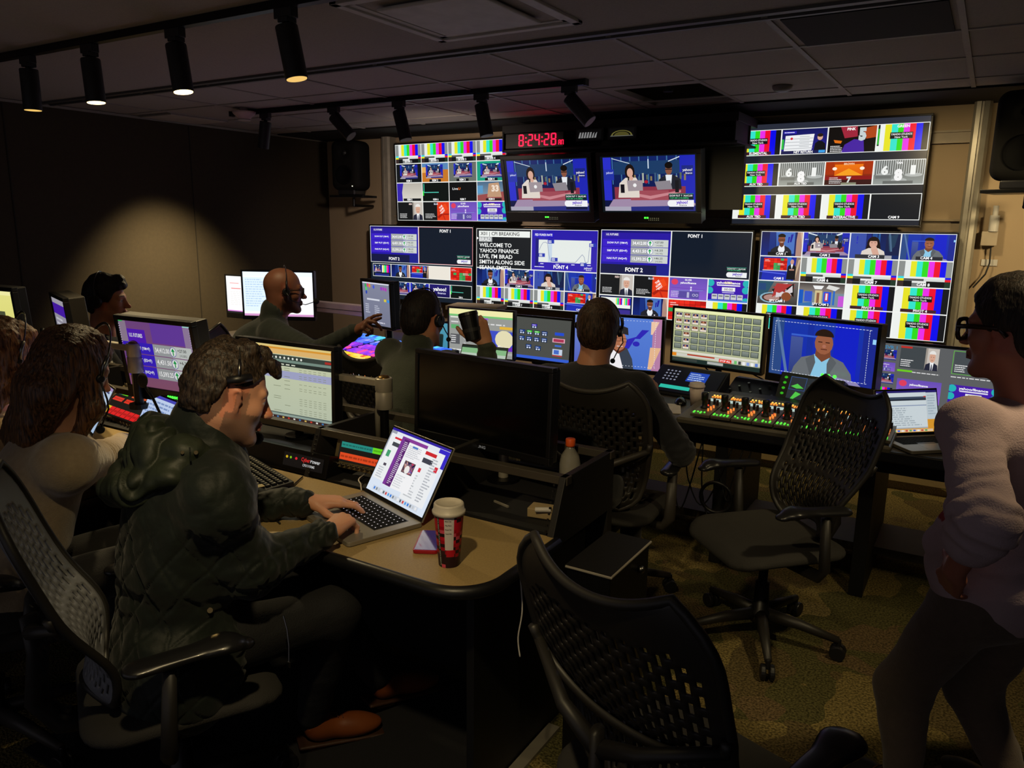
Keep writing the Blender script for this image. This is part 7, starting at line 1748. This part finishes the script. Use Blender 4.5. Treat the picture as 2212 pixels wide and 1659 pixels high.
# --- the woman with long brown hair
hd = tov(at_d(163, 800, 2.36)); Rw = frame3(12, 24, 0); nk = hd + V3(-.035, -.06, -.20)
rt = V3(math.cos(.35), -math.sin(.35), 0); shR, shL = nk + rt * .165 + V3(0, 0, -.05), nk - rt * .165 + V3(0, 0, -.05)
wrR = tov(at_z(270, 960, .775)); wrL = V3(-2.75, 1.62, .79)
J = dict(pelvis=nk + V3(-.08, -.16, -.47), neck=nk, head=hd, R=Rw, az=.35, shR=shR, shL=shL, wrR=wrR, wrL=wrL, elR=arm(shR, wrR, (.5, -.4, -.8), .27, .24), elL=arm(shL, wrL, (-.7, 0, -.5), .27, .24), knR=(-2.25, 1.62, .53), knL=(-2.42, 1.66, .53), anR=(-2.2, 1.6, .09), anL=(-2.4, 1.64, .09), toR=(-2.15, 1.76, .02), toL=(-2.35, 1.8, .02))
bl = fabric('blazer_oatmeal', '#b09c7c', (150, 130, 102), rough=.9, bump=(200, .3), sheen=.4)
root, (BP, BN) = figure('seated woman with long dark brown hair and an oatmeal blazer, wearing a headset', J, (214, 158, 128), bl, fabric('trousers_dark', '#1c1a18'), res=.006, gres=.007, fem=True, hands=[(1, (.3, .9, -.1), (0, 0, 1), (.4, .5, .3), .05), (-1, (.3, .9, -.1), (0, 0, 1), (.4, .5, .3), .05)], top_name='blazer', puff=.06, fold=.0075, sleeve=(1.25, 1.1, 1.05), sc=.95)
bk = -V3(*Rw[0]) ; dn = V3(0, 0, -1)
L_ = []
for yy, ln_ in ((-.07, .34), (-.035, .38), (0, .40), (.035, .39), (.07, .37)):
    a = hd + Rw[0] * -.05 + Rw[1] * yy + Rw[2] * .05; b = hd + Rw[0] * -.10 + Rw[1] * yy * 1.1 - V3(0, 0, .08)
    e = b + V3(-.09, -.03, -.0) * 1 + Rw[1] * yy * .3 + dn * (ln_ - .20); L_.append(([a, b, e], [.052, .05, .038]))
a = hd + Rw[0] * .01 + Rw[1] * -.078 + Rw[2] * .03; L_.append(([a, a - V3(.0, .01, .13), a + V3(-.03, -.05, -.22)], [.026, .028, .02]))
a = hd + Rw[0] * .01 + Rw[1] * .078 + Rw[2] * .03; L_.append(([a, a - V3(0, 0, .13), a + V3(-.02, -.03, -.24)], [.03, .032, .02]))
hair_cap(root, hd, Rw, hair_mat('hair_long_brown', (34, 20, 12), (128, 86, 50), .38), sc=.95, t=.02, tt=.022, fh=.072, side=-.02, nape=-.10, amp=.003, freq=6, long=L_, res=.0045)
headset('headset with a thin boom on the long-haired woman', hd, Rw, 1.17, side=-1, temple=False, tip=(.09, .05, -.13), band_off=.03, silver_end=True, pad=.012, mic_r=.013)

# --- the curly-haired woman at the left edge
hd = tov(at_d(8, 768, 2.72)); Rc = frame3(14, 18, 0); nk = hd + V3(-.03, -.06, -.20); rt = V3(math.cos(.3), -math.sin(.3), 0)
shR, shL = nk + rt * .165 + V3(0, 0, -.05), nk - rt * .165 + V3(0, 0, -.05); wrR, wrL = nk + V3(.28, .30, -.25), nk + V3(-.05, .38, -.25)
def seated(nk, az, back=.12, side=0): f = V3(math.sin(az), math.cos(az), 0); r = V3(math.cos(az), -math.sin(az), 0); p = nk - f * back - V3(0, 0, nk[2] - .555); return p, f, r
p, f, r = seated(nk, .3)
def legs(p, f, r, fl=.43): return dict(knR=p + f * fl + r * .1 + V3(0, 0, -.02), knL=p + f * fl - r * .1 + V3(0, 0, -.02), anR=p + f * (fl + .02) + r * .1 + V3(0, 0, -p[2] + .09), anL=p + f * (fl + .02) - r * .1 + V3(0, 0, -p[2] + .09), toR=p + f * (fl + .2) + r * .11 + V3(0, 0, -p[2] + .02), toL=p + f * (fl + .2) - r * .11 + V3(0, 0, -p[2] + .02))
J = dict(pelvis=p, neck=nk, head=hd, R=Rc, az=.3, shR=shR, shL=shL, wrR=wrR, wrL=wrL, elR=arm(shR, wrR, (.5, -.4, -.8), .27, .24), elL=arm(shL, wrL, (-.7, 0, -.5), .27, .24), **legs(p, f, r))
root, _ = figure('woman with light brown curly hair and a cream top at the left edge', J, (224, 160, 136), fabric('sweater_cream', '#c8ac80', (176, 146, 104)), fabric('trousers_dark', '#1c1a18'), res=.0075, gres=.009, fem=True, hands=[(1, (.1, .9, -.2), (0, 0, 1), (.4, .4, .3), .05), (-1, (.1, .9, -.2), (0, 0, 1), (.4, .4, .3), .05)], top_name='sweater', sc=.95)
L_ = []
for yy in (-.075, -.04, 0, .04, .075):
    a = hd + Rc[0] * -.04 + Rc[1] * yy + Rc[2] * .05; b = hd + Rc[0] * -.08 + Rc[1] * yy * 1.2 - V3(0, 0, .06); L_.append(([a, b, b + dn * .12 + Rc[1] * yy * .2], [.05, .05, .035]))
for s in (-1, 1): a = hd + Rc[0] * .0 + Rc[1] * s * .082 + Rc[2] * .02; L_.append(([a, a - V3(0, 0, .08), a + V3(-.01, -.03, -.15)], [.032, .034, .022]))
hair_cap(root, hd, Rc, hair_mat('hair_light_brown', (66, 38, 20), (150, 100, 58), .45), sc=.95, t=.018, tt=.022, fh=.075, side=.0, nape=-.10, amp=.009, freq=8, long=L_, res=.005)
headset('headset with a thin silver band on the curly-haired woman', hd, Rc, 1.17, side=-1, temple=False, boom=False, band_off=.02, silver_end=True, pad=.01)

# --- the young man against the dark wall
hd = tov(at_d(232, 648, 4.3)); Ry = frame3(50, 2, 0); nk = hd + V3(-.04, -.03, -.20); az = .7; rt = V3(math.cos(az), -math.sin(az), 0)
shR, shL = nk + rt * .19 + V3(0, 0, -.05), nk - rt * .19 + V3(0, 0, -.05); p, f, r = seated(nk, az, .08); wrR, wrL = p + f * .42 + r * .06 + V3(0, 0, .2), p + f * .42 - r * .1 + V3(0, 0, .2)
J = dict(pelvis=p, neck=nk, head=hd, R=Ry, az=az, shR=shR, shL=shL, wrR=wrR, wrL=wrL, elR=arm(shR, wrR, (.5, -.4, -.8)), elL=arm(shL, wrL, (-.7, 0, -.5)), **legs(p, f, r))
def stripes(P, q):
    C = np.tile(np.array(hexc('101114')), (len(P), 1))
    for s in (1, -1):
        a = q['nk'] + (q['sh'][s] - q['nk']) * .3; b = q['sh'][s]; e = q['el'][s]; 
        for x0, x1 in ((a, b), (b, e)):
            d = unit(x1 - x0); t = (P - x0) @ d; L = np.linalg.norm(x1 - x0); rel = P - x0 - np.outer(t, d)
            side = np.cross(d, V3(0, 0, 1)) if x0 is a else q['fw']; side = unit(side - d * np.dot(side, d)); y = rel @ side; outw = V3(0, 0, 1) if x0 is a else (q['sh'][s] - q['nk']); outw = unit(outw - d * np.dot(outw, d))
            m_ = (t > -.03) & (t < L + .02) & (rel @ outw > 0) & (np.linalg.norm(rel, axis=1) < .11)
            for k in (-1, 0, 1): C[m_ & (np.abs(y - k * .022) < .0065)] = hexc('d0ccc4')
    return C
root, _ = figure('young man with dark hair in a black top with three white shoulder stripes, looking right', J, (206, 142, 112), attr_mat('striped_top', 0, .8, .3, bump=(200, .3)), fabric('trousers_dark', '#1c1a18'), res=.0055, gres=.0065, hands=[(1, (.5, .8, 0), (0, 0, 1), (.5, .5, .3), .05), (-1, (.5, .8, 0), (0, 0, 1), (.5, .5, .3), .05)], top_name='striped_top', cols=stripes, brow=(16, 12, 10))
hair_cap(root, hd, Ry, hair_mat('hair_black', (8, 7, 7), (30, 26, 24), .5), t=.014, ts=.016, tt=.030, fh=.066, nape=-.085, side=-.005, amp=.004, freq=10, blobs=[((.08, .02, .085), .025), ((.085, -.025, .085), .024), ((.06, 0, .11), .04), ((.07, -.045, .075), .02)])
headset('black over-ear headphones on the young man with dark hair', hd, Ry, 1.12, side=-1, both=True, boom=False, band_off=-.03, pad=.036)

# --- the bald man
hd = tov(at_d(614, 628, 4.4)); Rb = frame3(36, 3, 0); nk = hd + V3(-.05, -.05, -.17); az = .75; rt = V3(math.cos(az), -math.sin(az), 0)
shR, shL = nk + rt * .22 + V3(0, 0, -.04), nk - rt * .22 + V3(0, 0, -.04); p, f, r = seated(nk, az, .22)
wrR = tov(at_d(772, 712, 3.95)); el_ = tov(at_d(722, 752, 4.0)); wrL = p + f * .4 - r * .1 + V3(0, 0, .22)
J = dict(pelvis=p, neck=nk, head=hd, R=Rb, az=az, shR=shR, shL=shL, wrR=wrR, wrL=wrL, elR=arm(shR, wrR, (0, -.2, -1), .33, .30), elL=arm(shL, wrL, (-.7, 0, -.5)), **legs(p, f, r))
root, _ = figure('bald man in glasses and a dark green sweater, pointing at the small touch screen', J, (128, 82, 62), fabric('sweater_dark_green', '#232c26', (24, 31, 27)), fabric('trousers_dark', '#1c1a18'), res=.006, gres=.008, hands=[(1, unit(tov(at_d(800, 690, 3.85)) - wrR), (.2, -.5, .8), ((.1, .2, .1), (.7, .9, .5), (1.25, 1.3, .7), (1.3, 1.3, .7)), .02), (-1, (.5, .8, 0), (0, 0, 1), (.5, .5, .3), .05)], top_name='sweater', puff=.16, collar=.012, chest=1.15, stub=((50, 34, 28), .7), brow=(30, 20, 16), sc=1.03, fold=.0055)
glasses(root, hd, Rb, mat('frame_dark', '#1c1612', .3), 1.03)
headset('headset with a round microphone on the bald man', hd, Rb, 1.03, side=-1, tip=(.175, -.01, -.055), band_off=.0, mic_r=.018, pad=.022)

# --- the man raising a cup
hd = tov(at_d(914, 690, 3.48)); Rk = frame3(6, 4, 0); nk = hd + V3(-.0, -.045, -.155); az = .2; rt = V3(math.cos(az), -math.sin(az), 0)
shR, shL = nk + rt * .215 + V3(0, 0, -.025), nk - rt * .215 + V3(0, 0, -.015); p, f, r = seated(nk, az, .10)
wrR = tov(at_d(1050, 742, 3.12)); elb = tov(at_d(1052, 835, 3.05)); wrL = p + f * .42 - r * .1 + V3(0, 0, .22)
J = dict(pelvis=p, neck=nk, head=hd, R=Rk, az=az, shR=shR, shL=shL, wrR=wrR, wrL=wrL, elR=arm(shR, wrR, (.3, -.1, -1), .30, .26), elL=arm(shL, wrL, (-.7, 0, -.5)), **legs(p, f, r))
hdir = unit(tov(at_d(1036, 708, 3.10)) - wrR); view_r = V3(.85, -.53, 0)
root, _ = figure('man in an olive pullover seen from behind, raising a black cup in his right hand', J, (196, 140, 108), fabric('pullover_olive', '#3a4034', (44, 50, 40)), fabric('trousers_dark', '#1c1a18'), res=.005, gres=.007, hands=[(1, hdir, (.75, -.6, .25), ((.75, .7, .4), (.8, .75, .4), (.85, .8, .4), (.9, .85, .4)), .03), (-1, (.2, .9, 0), (0, 0, 1), (.5, .5, .3), .05)], top_name='pullover', collar=.010, puff=.04, fold=.005)
hair_cap(root, hd, Rk, hair_mat('hair_dark_short', (12, 9, 8), (44, 33, 26), .55), t=.008, ts=.006, tt=.012, fh=.08, nape=-.085, amp=.002, freq=12)
headset('headset with a grey band on the man in the olive pullover', hd, Rk, side=-1, tip=(.12, .05, -.09), band_off=.012, silver_end=True, pad=.03, both=False)
cc = tov(at_d(1017, 706, 3.09)); ax = unit(V3(0, 0, 1) + V3(-.28, -.0, 0)); o = thing('travel_cup', 'black lidded cup held up by the man in the olive pullover', 'cup', tuple(cc))
MB().cyl(-ax * .055, ax * .045, .031, .039, n=28).cyl(ax * .045, ax * .06, .041, .038, n=28).build('cup_body', mat('cup_black', '#0e0e10', .4), o, bevel=.002)
MB().cyl(-ax * .02, -ax * .005, .0357, .037, n=28, caps=False).build('grey_band', dark_grey, o)

# --- the person in the black sweater
hd = tov(at_d(1293, 715, 3.28)); Rs = frame3(-14, 6, 0); nk = hd + V3(.0, -.05, -.145); az = -.1; rt = V3(math.cos(az), -math.sin(az), 0)
shR, shL = nk + rt * .22 + V3(0, 0, -.08), nk - rt * .22 + V3(0, 0, -.08); p, f, r = seated(nk, az, .10)
wrR = tov(at_d(1413, 862, 3.35)); wrL = p + f * .4 - r * .12 + V3(0, 0, .24)
J = dict(pelvis=p, neck=nk, head=hd, R=Rs, az=az, shR=shR, shL=shL, wrR=wrR, wrL=wrL, elR=arm(shR, wrR, (.6, -.3, -.7), .31, .27), elL=arm(shL, wrL, (-.7, -.2, -.5)), **legs(p, f, r))
root, _ = figure('person with short brown hair and a black sweater seen from behind, facing the big screens', J, (196, 138, 108), fabric('sweater_black', '#12141c', (12, 14, 20)), fabric('trousers_dark', '#1c1a18'), res=.005, gres=.007, hands=[(1, unit(tov(at_d(1403, 822, 3.4)) - wrR), (.8, -.5, .2), (.5, .6, .3), .03), (-1, (.2, .9, 0), (0, 0, 1), (.5, .5, .3), .05)], top_name='sweater', puff=.04, fold=.004, chest=1.03)
hair_cap(root, hd, Rs, hair_mat('hair_mid_brown', (28, 19, 13), (84, 62, 46), .55), t=.016, ts=.013, tt=.016, fh=.08, nape=-.105, side=-.02, amp=.003, freq=12)
headset('small black headset on the right ear of the person in the black sweater', hd, Rs, side=-1, tip=(.10, .05, -.13), band_off=.01, pad=.022)

# --- the standing person at the right edge
hd = tov(at_d(2186, 712, 1.86)); Rt = frame3(-66, 4, 0); az = math.radians(-48); f = V3(math.sin(az), math.cos(az), 0); rt = V3(math.cos(az), -math.sin(az), 0)
nk = hd - f * .035 + V3(.03, .02, -.17)
shL, shR = nk - rt * .19 + V3(.0, 0, -.055), nk + rt * .19 + V3(0, 0, -.055)
p = nk + V3(.03, .03, -.52) + f * .04; wrL = tov(at_d(2062, 1235, 1.80)); wrR = p + rt * .22 + f * .05 + V3(0, 0, .02)
J = dict(pelvis=p, neck=nk, head=hd, R=Rt, az=az, shR=shR, shL=shL, wrR=wrR, wrL=wrL, elR=arm(shR, wrR, (.5, .3, -.3), .27, .24), elL=tov(at_d(2128, 1120, 1.70)), knR=p + f * .12 + rt * .10 + V3(0, 0, -.37), knL=p + f * .17 - rt * .10 + V3(0, 0, -.36), anR=(p[0] + .02 + .08, p[1] + .12, .09), anL=(p[0] - .16, p[1] - .02, .09), toR=(p[0] - .04, p[1] + .24, .02), toL=(p[0] - .3, p[1] + .08, .02))
def logo(P, q):
    C = np.tile(np.array(hexc('bca6ac')), (len(P), 1)); d = (P - q['nk']) @ V3(0, 0, 1); fr = (P - q['pel']) @ q['fw']; ll = (P - q['pel']) @ q['lat']
    C[(np.abs(d + .33 + .15 * (fr - .1)) < .009) & (fr > .02)] = hexc('a02420'); C[(np.abs(d + .295) < .006) & (fr > .07)] = hexc('8c5450')
    return C
def st_top(S, A, q):
    S.ell(q['pel'] + q['fw'] * .05 + V3(0, 0, .10), (.12, .165, .12), A, k=.06)
    e = q['el'][-1]; w_ = q['wr'][-1]; d = unit(w_ - e); S.cap(e - V3(0, 0, .01), e + d * .06, .066, .060, .03)
root, (SP, _) = figure('standing person in glasses with a pale pink sweater, one hand in the trouser pocket', J, (176, 112, 92), attr_mat('sweater_print', 0, .9, .3, bump=(240, .5)), fabric('trousers_khaki', '#6c5e52', (88, 76, 66), rough=.9), mat('shoe_dark', '#1a1816', .5), res=.0048, gres=.006, hands=[(-1, unit(V3(*p) + f * .10 - rt * .12 - V3(0, 0, .09) - wrL), -rt, (.3, .3, .2), .02), (1, (0, 0, -1), rt, (.4, .4, .2), .04)], top_name='sweater', puff=.02, fold=.009, cols=logo, extra_top=st_top, sleeve=(1.1, 1.15, 1.2), sleeve_end=.16, sc=.98, nose=1.0)
hair_cap(root, hd, Rt, hair_mat('hair_dark_cropped', (14, 11, 10), (52, 42, 36), .6), sc=.98, t=.014, ts=.012, tt=.020, fh=.078, nape=-.09, side=.0, amp=.0035, freq=10)
glasses(root, hd, Rt, mat('frame_tortoise', '#2c140e', .3), .98, .031, .025, 2.4)

bpy.context.view_layer.update()
